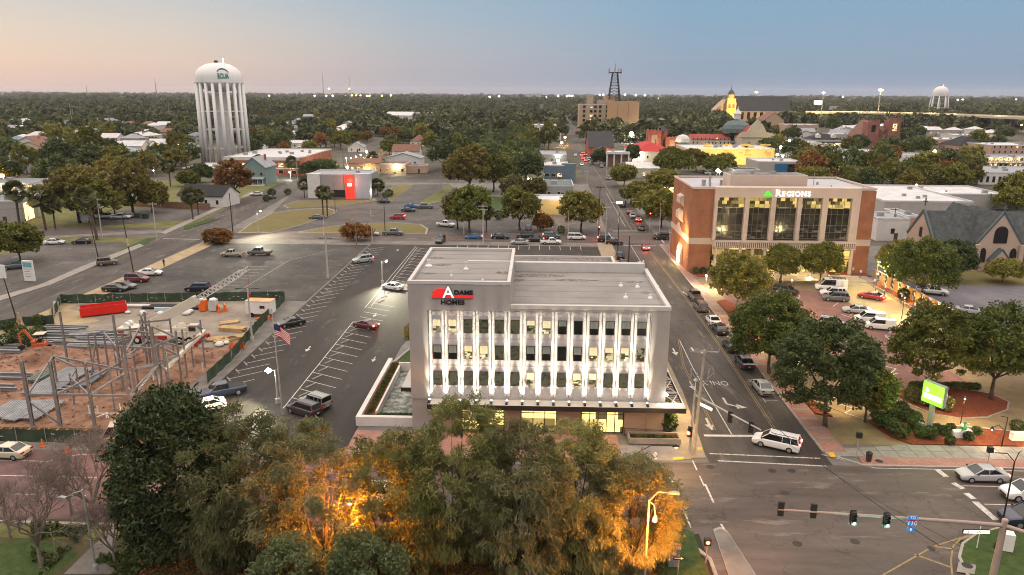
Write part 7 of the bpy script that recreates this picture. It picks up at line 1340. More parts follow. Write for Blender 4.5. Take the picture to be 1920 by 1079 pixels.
# portable toilets, trailer
for px, c, lb in ((382, ORG, 'orange portable toilet beside the boom tip'), (402, M('toilet_grey', (.48, .46, .44), .6), 'white and grey portable toilet right of the orange one')):
    x, y = at(px, 583); o = thing('portable_toilet', lb, 'portable toilet', (x, y, 0)); MB().box(-.6, -.6, .1, .6, .6, 2.1).obj('cabin', c, o, bevel=.04); MB().lathe([(.78, 2.1), (.7, 2.25), (.2, 2.42), (0, 2.44)], n=4).obj('roof', WHITEP, o); MB().box(-.4, -.63, .2, .4, -.603, 2.0).obj('door', c, o)
for px, lb in ((411, 'orange plastic barrier behind the grey toilet'), (413, 'red orange plastic barrier leaning in front of the fence')):
    x, y = at(px, 585 if px == 411 else 582); o = thing('plastic_barrier', lb, 'barrier', (x+(.0 if px == 411 else .9), y, 0), .5); MB().xprism([(-.35, 0), (.35, 0), (.2, .4), (.12, 1.2), (-.12, 1.2), (-.2, .4)], -.9, .9).obj('body', ORG, o)
x, y = at(490, 592); o = thing('site_trailer', 'white boxy site trailer with orange stained roof', 'trailer', (x, y, 0), -.05); MB().box(-2.3, -1.1, .6, 2.3, 1.1, 2.8).obj('body', WHITEP, o, bevel=.05); MB().box(-2.35, -1.15, 2.803, 2.35, 1.15, 2.9).obj('roof', M('orange_stained_roof', (.65, .22, .04), .7, var=0, col2=(.50, .42, .34), scale=.9), o); MB().box(.3, -1.13, 1.6, 1.2, -1.103, 2.1).obj('window', GLASS, o)
for xx in (-1.2, 1.0): MB().tube((xx, -1.15, .4), (xx, -.95, .4), .4, .4, 14).obj('wheel', TYRE, o)
o = thing('orange_ramp', 'flat orange loader ramp beside the white trailer', 'ramp', (x+1.0, y-2.2, 0)); MB().xprism([(-1, .0), (1.2, .0), (1.2, .7), (-1, .2)], -.5, .5).obj('ramp', ORG, o)
# steel frame going up
FR_ = thing('building_skeleton', 'half erected grey steel building frame on red earth', 'steel skeleton', (-54, 78, 0)); g = random.Random(8); cols = {}
def colm(px, py, pt, w=.3):
    x, y = at(px, py); h = hat(x, y, pt); w *= .68; lx, ly = x+54, y-78; b = MB(); b.box(lx-w/2, ly-w/2, 0, lx+w/2, ly-w/2+.06, h); b.box(lx-w/2, ly+w/2-.06, 0, lx+w/2, ly+w/2, h); b.box(lx-.04, ly-w/2+.063, 0, lx+.04, ly+w/2-.063, h); b.box(lx-w*.8, ly-w*.8, 0, lx+w*.8, ly+w*.8, .12); b.obj('column', STL, FR_); cols[(px, py)] = (lx, ly, h); return (lx, ly, h)
A1 = colm(62, 800, 677, .5); A2 = colm(114, 800, 678, .5); A3 = colm(178, 800, 680, .42); A4 = colm(250, 800, 668, .36); A5 = colm(262, 795, 690, .32)
B1 = colm(128, 686, 585, .34); B2 = colm(108, 722, 670, .26); B3 = colm(190, 712, 627, .26); B4 = colm(205, 700, 630, .26); C1 = colm(232, 735, 590, .34); C2 = colm(247, 752, 625, .34); C3 = colm(263, 748, 690, .26); D1 = colm(300, 740, 612, .40); D2 = colm(306, 735, 630, .30); D3 = colm(316, 735, 640, .28); E1 = colm(284, 690, 585, .34); E2 = colm(277, 686, 592, .28); E3 = colm(341, 720, 620, .30); E4 = colm(328, 680, 597, .26); F1 = colm(385, 690, 600, .24); F2 = colm(363, 690, 640, .22); F3 = colm(222, 712, 640, .2); F4 = colm(176, 704, 628, .22)
for q in ((140, 760, 700), (216, 770, 690), (235, 705, 640), (255, 700, 612), (292, 705, 600), (322, 752, 660), (352, 712, 618), (270, 662, 600), (150, 742, 690)): colm(*q, .24)
def bm(a, b_, z, z2=None, w=.17, h=.24): MB().beam((a[0], a[1], z), (b_[0], b_[1], z2 if z2 is not None else z), w, h).obj('beam', STL, FR_)
for (a, c, z) in ((A1, A2, 4.0), (A2, A3, 4.0), (A3, A4, 3.9), (A4, A5, 3.9), (A1, B2, 4.0), (A2, C1, 4.0), (A3, C2, 4.0), (A4, D1, 3.9), (A5, D2, 3.9), (B2, C2, 4.1), (C2, D1, 4.1), (C3, D2, 4.1), (C1, E1, 4.1), (C2, E2, 6.4), (D1, E3, 4.1), (D1, E3, 6.6), (E1, E3, 4.1), (E1, E3, 6.6), (E2, E4, 6.5), (C1, D1, 6.3), (F3, C1, 4), (B4, C1, 6), (F4, E1, 6), (E4, F2, 3.6), (F2, F1, 6.2), (D3, F2, 3.9), (C3, C2, 6.0)): bm(a, c, z)
K = list(cols.values())[-9:]
for a, c, z in ((K[0], A3, 3.8), (K[1], C2, 3.8), (K[2], K[3], 5.0), (K[3], K[4], 6.2), (K[4], E3, 5.4), (K[5], D2, 3.8), (K[6], F1, 5.0), (K[7], E1, 6.6), (K[8], B2, 4.0), (K[8], K[0], 3.6)): bm(a, c, z)
bm(A1, (A1[0]+2.7, A1[1]+.6), 3.2, .2, .18, .18); bm(B3, (B3[0]-.8, B3[1]-1), 5.6, .3, .15, .15); bm(D1, (D1[0]+1.6, D1[1]-2.5), 3.8, .2, .16, .16)
cb2 = MB().beam((E3[0]-.5, E3[1]-3, 3.2), (F1[0], F1[1]+1.0, 5.2), .5, .4).obj('cream_beam', CRW, FR_)
gq = np.random.default_rng(12); dx_, dy_ = gq.uniform(-87, -47, 1500), gq.uniform(75.5, 104, 1500); pv = np.array([(x, y, .06+edge(x, y)*dirt_z(x, y)) for x, y in zip(dx_, dy_)]); qd = leafquads(gq, pv, .5, .45); qd[:, :, 2] = pv[:, None, 2]+(qd[:, :, 2]-pv[:, None, 2])*.35; de = bpy.data.objects.new('site_debris', fastmesh('site_debris', qd, [DIRT, WOODD, STLD, M('dark_clod', (.07, .035, .025), .95)], gq.choice(4, 1500, p=(.35, .2, .08, .37)))); COL.objects.link(de); tag(de, 'scattered clods, board scraps and offcuts over the red earth', 'debris', kind='stuff')
# loose steel laid out
gs = 'steel beams laid out on the ground'
def steel(px0, px1, py, lb='grey steel beam lying flat in the laydown row behind the frame', h=.3, gr=gs, w=.3, m=STLD):
    x0, y0 = at(px0, py); x1, y1 = at(px1, py); L = x1-x0; b = MB(); b.box(-L/2, -w/2, 0, L/2, w/2, .06); b.box(-L/2, -w/2, h-.06, L/2, w/2, h); b.box(-L/2, -.05, .063, L/2, .05, h-.063); o = b.obj('steel_beam', m); o.location = ((x0+x1)/2, (y0+y1)/2, .15+dirt_z((x0+x1)/2, (y0+y1)/2)*edge((x0+x1)/2, (y0+y1)/2)); o.rotation_euler.z = g.uniform(-.03, .03); tag(o, lb, 'steel beam', gr)
for q in ((85, 167, 614), (78, 163, 618), (77, 150, 622), (55, 190, 625), (58, 200, 629), (62, 168, 633), (28, 125, 638), (23, 120, 642), (17, 115, 645), (0, 60, 650), (0, 52, 653), (0, 50, 657), (0, 44, 661), (0, 40, 665), (140, 240, 636), (143, 235, 640), (138, 230, 645), (131, 225, 648), (128, 220, 652), (126, 165, 655), (120, 172, 658), (130, 240, 632), (175, 262, 628), (178, 270, 624), (100, 140, 646), (0, 62, 708), (0, 45, 713), (0, 28, 727), (0, 34, 735), (98, 140, 722), (95, 150, 730), (92, 130, 736), (88, 125, 742)): steel(*q, h=g.choice((.25, .3, .4)))
def bundle(pxs, n, lb, m=STLD, dx=.34, th=.18, nm='steel_bundle'):
    (xa, ya), (xb, yb) = at(*pxs[0]), at(*pxs[1]); d = hypot(xb-xa, yb-ya); zb = max(edge(xa+(xb-xa)*f, ya+(yb-ya)*f)*dirt_z(xa+(xb-xa)*f, ya+(yb-ya)*f) for f in np.linspace(0, 1, 9)); o = thing(nm, lb, 'steel bundle', ((xa+xb)/2, (ya+yb)/2, zb+.2), atan2(yb-ya, xb-xa)); b = MB()
    for k in range(n): b.xprism([(-d/2, 0), (d/2, 0), (d/2, th), (-d/2, th)], (k-n/2)*dx, (k-n/2)*dx+dx*.72)
    b.obj('deck_sheets', m, o); MB().box(-d*.3-.1, -n*dx/2, -.14, -d*.3+.1, n*dx/2, -.003).box(d*.3-.1, -n*dx/2, -.14, d*.3+.1, n*dx/2, -.003).obj('bearer', WOODD, o)
bundle(((66, 745), (152, 695)), 12, 'ribbed steel deck sheets stacked behind the second column', STLD); bundle(((60, 722), (92, 702)), 4, 'short stack of green grey channels left of the deck sheets', M('green_channel', (.10, .125, .115), .6, var=.1), .45, .35); bundle(((0, 790), (52, 757)), 12, 'flat ribbed deck sheets at the left end of the site'); bundle(((15, 795), (82, 764)), 6, 'ribbed deck sheets just left of the first column'); bundle(((48, 792), (104, 757)), 8, 'ribbed deck sheets between the first two columns'); bundle(((150, 730), (190, 702)), 6, 'blue grey roof sheets behind the third column', M('blue_sheet', (.13, .16, .19), .5, var=.1))
# mini excavator on its mound
x, y = at(82, 668); o = thing('mini_excavator', 'small orange excavator with white canopy on a mound of red earth', 'excavator', (x, y, 1.0), .25); EXO = M('excavator_orange', (.50, .10, .03), .5, var=.1)
for s in (-.6, .6): MB().xprism([(-1.0, .1), (-.8, 0), (.8, 0), (1.0, .1), (1.0, .45), (.8, .55), (-.8, .55), (-1.0, .45)], s-.18, s+.18).obj('track', TYRE, o)
MB().box(-1.1, -.7, .58, .7, .7, 1.2).box(-1.2, -.65, 1.203, -.5, .65, 1.6).obj('body', EXO, o, bevel=.08); b = MB(); [b.tube((sx, sy, 1.2), (sx, sy, 2.5), .04) for sx in (-.5, .5) for sy in (-.55, .55)]; b.obj('roll_frame', BLACKM, o); MB().box(-.75, -.75, 2.5, .75, .75, 2.6).obj('canopy', M('canopy_cream', (.52, .46, .36), .6), o, bevel=.03); MB().box(-.3, -.25, 1.2, .1, .25, 1.75).obj('seat', BLACKM, o); MB().beam((-.9, 0, 1.1), (-2.0, 0, 3.2), .28).beam((-2.0, 0, 3.2), (-2.9, 0, 2.6), .24).obj('boom', EXO, o); MB().beam((-2.8, 0, 2.7), (-2.7, 0, .9), .2).obj('stick', EXO, o); MB().xprism([(-3.0, .9), (-2.4, .95), (-2.3, .4), (-2.7, .2), (-3.1, .5)], -.3, .3).obj('bucket', BLACKM, o)
# lumber
for i, (px, py, n, L, a, lb) in enumerate(((437, 620, 5, 4.2, -.15, 'big pile of yellow planks under the trailer'), (424, 640, 3, 3.4, .9, 'loose planks leaning in front of the big pile'), (405, 638, 3, 2.6, .3, 'low block of stacked plywood left of the planks'), (448, 634, 3, 3.6, .7, 'slanting planks at the right of the pile'), (430, 606, 2, 3.0, .5, 'angled boards on top of the plank pile'))):
    x, y = at(px, py); o = thing('lumber_pile', lb, 'lumber', (x, y, .03), a); gg = random.Random(i)
    for k in range(n): b = MB(); [b.box(-L/2+gg.uniform(-.2, .2), j*.26-.8, .12*k, L/2+gg.uniform(-.2, .2), j*.26-.57, .12*k+.11) for j in range(6)]; b.obj('plank_layer', WOOD if k > 0 or i != 2 else WOODD, o)
# formwork trench along the road, pipes, bags, cones
o = thing('formwork_beam', 'long timber formwork trough with rebar along the green fence', 'formwork', (-72, 74.1, .15)); MB().box(0, 0, 0, 26, .06, .55).box(0, .9, 0, 26, .96, .55).obj('side_board', WOODD, o); b = MB(); [b.box(k*1.1, .063, .4, k*1.1+.08, .897, .5) for k in range(24)]; b.obj('cross_tie', WOOD, o); MB().box(0, .1, .02, 26, .86, .2).obj('trench', M('trench_earth', (.14, .05, .025), .95), o)
for k, (px, py, h) in enumerate(((233, 801, 1.2), (226, 772, .9), (184, 776, .8), (168, 778, 1), (172, 780, .8), (203, 786, .7), (288, 715, .9), (381, 700, 1.4), (200, 787, .8), (275, 778, 1.0), (293, 775, 1.0), (257, 706, .9))): x, y = at(px, py); tag(MB().tube((0, 0, 0), (0, 0, h), .07, .07, 8).lathe([(.07, h-.1), (.1, h-.1), (.1, h), (.0, h)], n=8).obj('drain_pipe', PVC, loc=(x, y, .15)), 'white plastic drain pipe standing up out of the red earth', 'pipe', 'upright drain pipes in the earth')
x0, y0 = at(170, 780); tag(MB().tube((0, 0, 0), (9, .2, 0), .06, .06, 8).tube((2, 0, 0), (1.4, -1, 0), .05, .05, 8).obj('drain_run', PVC, loc=(x0, y0, .35)), 'long white drain pipe laid across the red earth', 'pipe')
for k, (px, py, s) in enumerate(((267, 590, .7), (301, 590, .6), (350, 590, .8), (357, 586, .6), (412, 649, .7), (425, 645, .5), (155, 655, .5), (240, 588, .5))): x, y = at(px, py); b = MB().lathe([(s*.2, 0), (s, .1), (s*1.05, s*.5), (s*.6, s*.9), (s*.15, s*1.0), (0, s)], n=9); tag(b.obj('rubble_bag', M('white_bag', (.56, .55, .53), .7, var=.1), loc=(x, y, .02), smooth=True), 'white bulk bag slumped on the site concrete', 'bag', 'white bags round the site')
x, y = at(300, 585); o = thing('pipe_rack', 'row of black drain pipes lying behind the crane boom', 'pipes', (x-4, y+1.5, .05)); [MB().tube((0, k*.5, .25), (11, k*.5+.2, .25), .24, .24, 10).obj('pipe', BLACKM, o) for k in range(4)]; MB().box(3, -1.5, 0, 7, -1.2, .7).obj('crate', M('blue_white_crate', (.40, .48, .5), .6), o); [MB().tube((-5, .5+k*.45, .4), (1, .6+k*.45, .4), .15, .15, 8).obj('white_pipe', PVC, o) for k in range(2)]
x, y = at(441, 655); o = thing('safety_netting', 'crumpled orange safety netting beside the green fence', 'netting', (x, y, 0)); b = MB(); [b.face([(k*.35-1, .2*sin(k*2.1), 0), (k*.35-.7, .2*sin(k*2.1+2), 0), (k*.35-.65, .3*sin(k), 1.0+.3*sin(k*1.4)), (k*.35-1, .3*sin(k+1), .9+.3*cos(k))]) for k in range(7)]; b.obj('net', ORG, o)
for k, (px, py) in enumerate(((17, 826), (80, 838), (128, 848), (192, 850))): x, y = at(px, py); o = thing('traffic_cone', 'orange traffic cone on the brick road before the green fence', 'cone', (x, y, .02), group='cones along the green fence'); MB().lathe([(.16, .05), (.05, .85), (.0, .87)], n=10).obj('cone', ORG, o); MB().box(-.25, -.25, 0, .25, .25, .05).obj('base', ORG, o)
x, y = at(107, 582); o = thing('warning_sign', 'small white framed warning board on the sand strip', 'sign', (x, y, 0)); MB().box(-.5, -.04, .3, .5, 0, 1.7).obj('board', PVC, o); MB().box(-.3, -.06, .6, .3, -.041, .8).box(-.15, -.06, 1.0, .25, -.041, 1.2).obj('dark_mark', BLACKM, o); MB().box(-.5, .003, 0, -.42, .08, .9).box(.42, .003, 0, .5, .08, .9).obj('leg', WOOD, o)
# ================================================================ STREET FURNITURE AND LIGHTS
ALU = M('aluminium_pole', (.38, .37, .36), .45, metal=.3, var=.08); DWOOD = M('dark_wood_pole', (.045, .032, .026), .9, var=.25); CONP = M('concrete_pole', (.40, .37, .32), .8, var=.1); BLK = M('black_pole', (.014, .013, .013), .4, var=0)
ORGL = E('sodium_lens', (1, .50, .10), 60); WHL2 = E('white_lens', (1, .96, .82), 60); COLD = E('cold_lens', (.82, 1, .92), 60)
def cobra(lb, px, py, ptop, hpx, hpy, lit, pole=ALU, power=800, nm='street_lamp', reach=None, lit_col=(1, .29, .02)):
    x, y = at(px, py); h = hat(x, y, ptop); o = thing(nm, lb, 'street lamp', (x, y, .1)); MB().lathe([(.22, 0), (.2, .5), (.11, .7)], n=12).tube((0, 0, .6), (0, 0, h), .11, .07, 10).obj('pole', pole, o)
    hx, hz = aty(hpx, hpy, y); dx = hx-x; MB().path([(0, 0, h-.1), (dx*.4, 0, h+(hz-h)*.7+.25), (dx, 0, hz)], .045, 8).obj('arm', pole, o); hd = MB().xprism([(-.35, -.06), (.35, -.1), (.4, .02), (.1, .14), (-.35, .06)], -.14, .14).obj('lamp_head', pole, o); hd.location = (dx+(.25 if dx > 0 else -.25), 0, hz); hd.rotation_euler.z = 0 if dx > 0 else pi
    if lit: MB().lathe([(.0, -.22), (.15, -.14), (.16, -.08)], (.1, 0, 0), 10).obj('lens', ORGL if lit_col[1] < .7 else WHL2, hd); lamp('lamp_light', (dx+(.3 if dx > 0 else -.3), 0, hz-.45), power, lit_col, o, size=.12)
    return o
# near lamps
cobra('silver street lamp with single arm at bottom left among bare trees', 180, 1072, 920, 122, 936, False)
l2 = cobra('silver double arm street lamp with one orange bulb at the corner lawn', 1207, 1110, 940, 1258, 927, False); MB().path([(.1, 0, 7.85), (.4, 0, 7.6), (.5, -.1, 6.9)], .04, 8).obj('arm', ALU, l2); hd = MB().lathe([(.04, .35), (.16, .2), (.2, -.05), (.18, -.1)], (.5, -.1, 6.5), 10).obj('lamp_head', ALU, l2); MB().lathe([(0, -.3), (.15, -.2), (.17, -.1)], (.5, -.1, 6.5), 10).obj('lens', ORGL, l2); lamp('lamp_light', (.6, -1.6, 6.2), 3000, (1, .29, .02), l2, size=.12)
cobra('dark bracket lamp with warm bulb over the corner pavement', 1189, 885, 852, 1262, 838, True, BLK, 350, lit_col=(1, .62, .25))
cobra('street lamp with orange bulb hidden in the feathery trees', 690, 1082, 938, 664, 944, True, ALU, 3300); cobra('street lamp with orange bulb behind the magnolia', 232, 850, 800, 271, 799, True, ALU, 700)
def lot(lb, px, py, ptop, heads=2, lit=0, power=6000, pole=CONP, col=(1, .93, .66), r=.12, off=.9, size=.4, fl=2):
    x, y = at(px, py); h = hat(x, y, ptop); o = thing('car_park_lamp', lb, 'lamp post', (x, y, 0)); MB().tube((0, 0, 0), (0, 0, .7), .3, .3, 14).tube((0, 0, .7), (0, 0, h), r, r*.7, 10).obj('pole', pole, o)
    for s in ((-1, 1) if heads == 2 else (1,)):
        b = MB().beam((0, 0, h-.1), (s*off, 0, h), .06).obox((s*(off+.15), -.05, h), .55, .35, .12); hd = b.obj('lamp_head', BLK if not lit else pole, o)
        if lit: MB().box(s*(off+.15)-.2, -.2, h-.085, s*(off+.15)+.2, .1, h-.0605).lathe([(0, -.18*lit), (.2*lit, 0), (0, .18*lit)], (s*(off+.15), -.25, h), 10).obj('lens', WHL2 if lit == 1 else COLD, hd); lamp('lamp_light', (s*(off+.15), -1.0, h-.3), power, col, o, 'SPOT', .15, target=(s*off*10, -9, 0), spot=radians(145), blend=.6)
    return o
lot('tall lit lamp post on the far kerb of the old car park', 485, 439, 396, 1, 1, 6000); lot('tall cream lamp pole with dark heads at the old car park edge', 615, 522, 447, 2, 0, r=.2); lot('slim lit lamp post beside the white sedan', 717, 532, 490, 1, 1, 7500); lot('cream lamp pole with two dark heads in the site yard', 473, 640, 541, 2, 0, r=.16, off=1.4)
lot('brightly glaring flood lamp post behind the flagpole', 521, 757, 694, 1, 2, 3600, ALU, (1, .93, .60), off=-.9)
lot('unlit slim lamp post on the oval grass island', 608, 440, 408, 1, 0, r=.08)
# poles of dark wood and their wires
def upole(lb, px, py, ptop, top=None, pole=DWOOD, arms=0, r=.15, band=False, tr=False, lean=0.):
    x, y = at(px, py); h = hat(x, y, ptop); o = thing('utility_pole', lb, 'utility pole', (x, y, 0)); MB().tube((0, 0, 0), (lean, 0, h), r, r*.65, 10).obj('pole', pole, o)
    for k in range(arms): b = MB().box(-1.2, -.1, h-.5-.9*k, 1.2, .02, h-.35-.9*k); [b.tube((sx, -.04, h-.35-.9*k), (sx, -.04, h-.1-.9*k), .05, .05, 6) for sx in (-1.1, -.5, .5, 1.1)]; b.obj('crossarm', pole, o).location.x = lean
    if tr: MB().tube((.35, 0, h-2.6), (.35, 0, h-1.6), .22, .22, 10).obj('transformer', STEEL, o)
    if band: MB().tube((lean*.45, 0, h*.48), (lean*.62, 0, h*.62), r*1.08, r*1.02, 10).obj('painted_lit_patch', CONP, o)  # lamplit patch of the pole, painted as a paler sleeve
    return o, Vector((x, y, h))
U = {}
for k, (px, py, pt, a, lb, pl, r, tr) in {'a': (192, 448, 372, 1, 'utility pole with crossarm beside the blank white board', CONP, .16, True), 'b': (294, 450, 380, 1, 'concrete utility pole at the side road corner', CONP, .16, False), 'c': (187, 494, 408, 0, 'leaning dark pole on the west pavement', DWOOD, .13, False), 'd': (251, 513, 406, 0, 'dark pole with painted lit patch beside the old car park', DWOOD, .13, False), 'e': (32, 602, 522, 0, 'dark pole nearest the camera by the side road', DWOOD, .13, False), 'f': (437, 438, 362, 0, 'brown wooden pole on the far side road corner', DWOOD, .15, False), 'g': (443, 438, 386, 0, 'short grey pole beside the brown corner pole', CONP, .08, False), 'h': (56, 424, 400, 0, 'pale lit pole stub on the motel lawn', CONP, .14, False), 'i': (698, 455, 393, 0, 'grey utility pole with transformer at the lot entrance', CONP, .14, True), 'j': (722, 434, 384, 0, 'brown pole on the oval grass island', DWOOD, .13, False), 'k': (669, 466, 424, 0, 'wooden pole in front of the round rust brown tree', WOODD, .15, False), 'l': (870, 442, 388, 0, 'slim pale pole left of the lit green oak', CONP, .1, False), 'm': (906, 456, 384, 2, 'cream utility pole with crossarms on the back road', CONP, .17, True),
   'n': (1065, 456, 397, 0, 'slim grey pole behind the white minivan', CONP, .09, False), 'o': (1122, 445, 349, 1, 'dark utility pole at the avenue corner', DWOOD, .14, False), 'p': (1135, 460, 386, 1, 'grey pole with crossarm before the avenue corner', CONP, .12, False), 'q': (1158, 474, 400, 0, 'dark pole by the parked cars beside the office', DWOOD, .13, False), 'r': (1178, 500, 443, 0, 'dark pole with grey base rising behind the office roof', DWOOD, .17, False), 's': (1100, 355, 320, 1, 'far pole with two grey transformers on the avenue', CONP, .14, True), 't': (1137, 335, 301, 0, 'pale pole at the shed forecourt', CONP, .15, False), 'u': (1236, 440, 382, 0, 'slim lamp pole with blue banner by the bank', CONP, .09, False), 'v': (1254, 466, 428, 0, 'short grey pole at the bank corner', CONP, .1, False), 'w': (1040, 435, 390, 0, 'thin pole before the yellow wall', CONP, .07, False), 'x': (644, 312, 278, 0, 'far pole beside the brick office roof', WOODD, .16, False), 'y': (558, 340, 302, 0, 'slim pole on the brick office forecourt', CONP, .1, False), 'z': (629, 398, 344, 0, 'slim dark pole before the modern block', DWOOD, .09, False), '1': (826, 360, 322, 0, 'pale lamp pole beside the rear court', CONP, .1, False), '2': (268, 302, 278, 0, 'grey pole near the columned white house', CONP, .18, False), '3': (136, 236, 195, 0, 'tall leaning pole in the left trees', CONP, .3, False), '4': (1672, 445, 391, 1, 'utility pole with crossarms behind the bank wing', DWOOD, .14, True)}.items():
    o, v = upole(lb, px, py, pt, None, pl, a, r, k == 'd', tr, {'c': -1.0, 'd': -.9, 'e': -1.0}.get(k, 0)); U[k] = v
x, y = at(1330, 857); BP = thing('utility_pole', 'large pale wooden utility pole with crossarms and insulators at the crossing', 'utility pole', (17.4, 72.6, .1)); hz = 12.1; MB().tube((0, 0, 0), (.35, 0, hz), .2, .13, 12).obj('pole', M('pale_wood_pole', (.36, .30, .24), .85, var=.15, scale=2), BP)
for zz, w in ((hz-.2, 1.5), (hz-3.0, 1.2)):
    b = MB()
    if zz > 10: b.beam((.35-w, 0, zz), (.35+w, 0, zz), .1); b.beam((.35-.9, .5, zz), (.35+1.3, -.4, zz+.05), .08)
    else: b.beam((.3, 0, zz-1), (.3-w, 0, zz+.5), .07); b.beam((.3, 0, zz-1), (.3+w, 0, zz+.5), .07); b.beam((.3-w, 0, zz+.5), (.3-w, 0, zz+.9), .1); b.beam((.3+w, 0, zz+.5), (.3+w*.8, 0, zz+1.2), .12); b.beam((.3+w*.5, 0, zz-.2), (.3+w*.6, 0, zz+.9), .12)
    for sx in (-w, -w*.5, w*.5, w): b.tube((.35+sx, 0, zz), (.35+sx, 0, zz+.35), .06, .06, 6)
    b.obj('crossarm', STEEL, BP)
def wire(p, q, lb, sag=.6, r=.014, grp='overhead wires'):
    p, q = Vector(p), Vector(q); pts = [p.lerp(q, t)-Vector((0, 0, sag*4*t*(1-t))) for t in np.linspace(0, 1, 9)]; tag(MB().path(pts, r, 4).obj('overhead_wire', BLK), lb, 'wire', grp)
for s in (-.9, .9): wire(U['a']+Vector((s, 0, -.3)), U['b']+Vector((s, 0, -.3)), 'thin overhead wire between the two west utility poles'); wire(U['a']+Vector((s, 0, -.3)), (-140, 182, 8.5), 'thin overhead wire running left from the west utility poles')
wire(U['m'], U['o'], 'thin overhead wire along the back road'); wire(U['i'], U['m'], 'thin overhead wire along the back road'); wire((17.75, 72.6, 12), (32, 60, 9.5), 'thin overhead wire crossing the junction'); wire((17.2, 72.6, 12), (26.2, 42, 10), 'dark overhead cables crossing the near junction', 1.2, .035); wire((17.6, 72.6, 9.4), (27.5, 42, 10), 'dark overhead cables crossing the near junction', 1.0, .02)
# flag
o = thing('flagpole', 'tall silver flagpole with a stars and stripes flag', 'flagpole', (-30.5, 81.0, 0)); MB().tube((0, 0, 0), (-.3, 0, 13.4), .1, .05, 10).lathe([(0, 13.3), (.12, 13.45), (0, 13.6)], (-.3, 0, 0), 8).obj('pole', ALU, o)
FW, FH = 2.2, 1.45; fr_, fb, fwm = M('flag_red', (.42, .02, .03), .8, var=0), M('flag_blue', (.02, .03, .12), .8, var=0), M('flag_white', (.62, .6, .6), .8, var=0); b = MB(); nu = 14
def fp(u, v): d = u*FW; return (-.2+d*.82, .25*sin(u*6+v)*u, 11.6+(v-1)*FH-d*.45*u-.2*u)
for i in range(nu):
    for j in range(13):
        u0, u1, v0, v1 = i/nu, (i+1)/nu, j/13, (j+1)/13; m = 1 if (i < 6 and j >= 6) else (0 if j % 2 == 0 else 2); b.face([fp(u0, v0), fp(u1, v0), fp(u1, v1), fp(u0, v1)], m)
b.obj('flag', [fr_, fb, fwm], o)
# ---- signals
SIGY = M('signal_black', (.02, .022, .022), .5, var=0); SG, SRED = E('signal_green', (.10, 1, .62), 14), E('signal_red', (1, .05, .03), 14)
def sig(par, x, y, z, on, ry=0., col=SG):
    s = MB().box(-.18, -.14, -.55, .18, .12, .55).box(-.24, .123, -.62, .24, .15, .62).obj('signal_head', SIGY, par); s.location = (x, y, z); s.rotation_euler.z = ry
    for k in (-1, 0, 1): MB().tube((0, -.15, k*.35), (0, -.32, k*.35+.02), .15, .15, 10, cap=False).obj('visor', SIGY, s); 
    if on is not None: MB().tube((0, -.141, on*.35), (0, -.17, on*.35), .14, .14, 12).obj('light', col, s)
    return s
o = thing('signal_mast', 'brown mast arm with four traffic signals, blue route shield and lit street name sign', 'traffic signal', (37.0, 52.0, .1)); MBR = M('mast_brown', (.30, .235, .20), .6, var=.05)
MB().tube((0, 0, 0), (.1, 0, 5.6), .30, .22, 16).lathe([(.24, 5.6), (.2, 5.75), (0, 5.8)], (.1, 0, 0), 14).obj('pole', MBR, o); MB().tube((0, 0, 5.2), (-3, .1, 5.35), .17, .15, 12).tube((-3, .1, 5.35), (-17.5, .2, 6.05), .15, .07, 12).obj('mast_arm', MBR, o); MB().tube((.1, 0, 5.2), (5, -5, 5.6), .16, .12, 12).obj('mast_arm', MBR, o)
def armz(px): X, Z = aty(px, 965, 52.1); return X-37.0
for px, on, ry in ((1464, None, pi), (1526, None, pi), (1598, -1, 0), (1661, -1, 0)): X = armz(px); sig(o, X, -.16 if ry == 0 else .30, 5.2+(6.05-5.2)*(-X)/17.5-(.12 if ry == 0 else -.05), on, ry)
for px in (1598, 1661): X = armz(px); lamp('signal_glow', (X, -.7, 4.7), 60, (.35, 1, .75), o)
X = armz(1708); zz = 5.2+.85*(-X)/17.5; BLU = M('sign_blue', (.02, .16, .50), .4, var=0, emit=(.05, .3, 1), es=.12); SWH = M('sign_white', (.75, .75, .75), .5, var=0)
pl = MB().xprism([(X-.40, zz+.14), (X+.40, zz+.14), (X+.44, zz-.02), (X+.34, zz-.30), (X, zz-.46), (X-.34, zz-.30), (X-.44, zz-.02)], -.26, -.22).obj('route_shield', BLU, o); MB().box(X-.36, -.27, zz+.02, X+.36, -.2605, zz+.12).obj('red_band', M('shield_red', (.5, .03, .04), .5), pl); text('110', .52, SWH, .004, 'lettering', pl, (X, -.268, zz-.34), offset=.004)
p2 = MB().box(X-.34, -.26, zz+.18, X+.34, -.22, zz+.50).obj('to_plate', BLU, o); text('TO', .30, SWH, .004, 'lettering', p2, (X, -.268, zz+.23), offset=.008); p3 = MB().box(X-.32, -.26, zz-.88, X+.32, -.22, zz-.50).obj('arrow_plate', BLU, o); MB().xprism([(X-.05, zz-.83), (X+.05, zz-.83), (X+.05, zz-.69), (X+.13, zz-.69), (X, zz-.55), (X-.13, zz-.69), (X-.05, zz-.69)], -.27, -.262).obj('arrow', SWH, p3)
Xs, Zs = aty(1830, 995, 51.8); Xs -= 37.0; nb = MB().box(Xs-1.05, -.32, Zs-.32, Xs+1.05, -.2, Zs+.02).obj('street_name_sign', SIGY, o); MB().box(Xs-1.0, -.335, Zs-.28, Xs+1.0, -.3205, Zs-.02).obj('lit_face', M('lit_name_face', (.8, .8, .7), .5, var=0, emit=(1, .95, .62), es=.9), nb); text('E        EN ST', .26, M('name_green', (.02, .10, .03), .5, var=0), .004, 'lettering', nb, (Xs, -.341, Zs-.24), offset=.008)
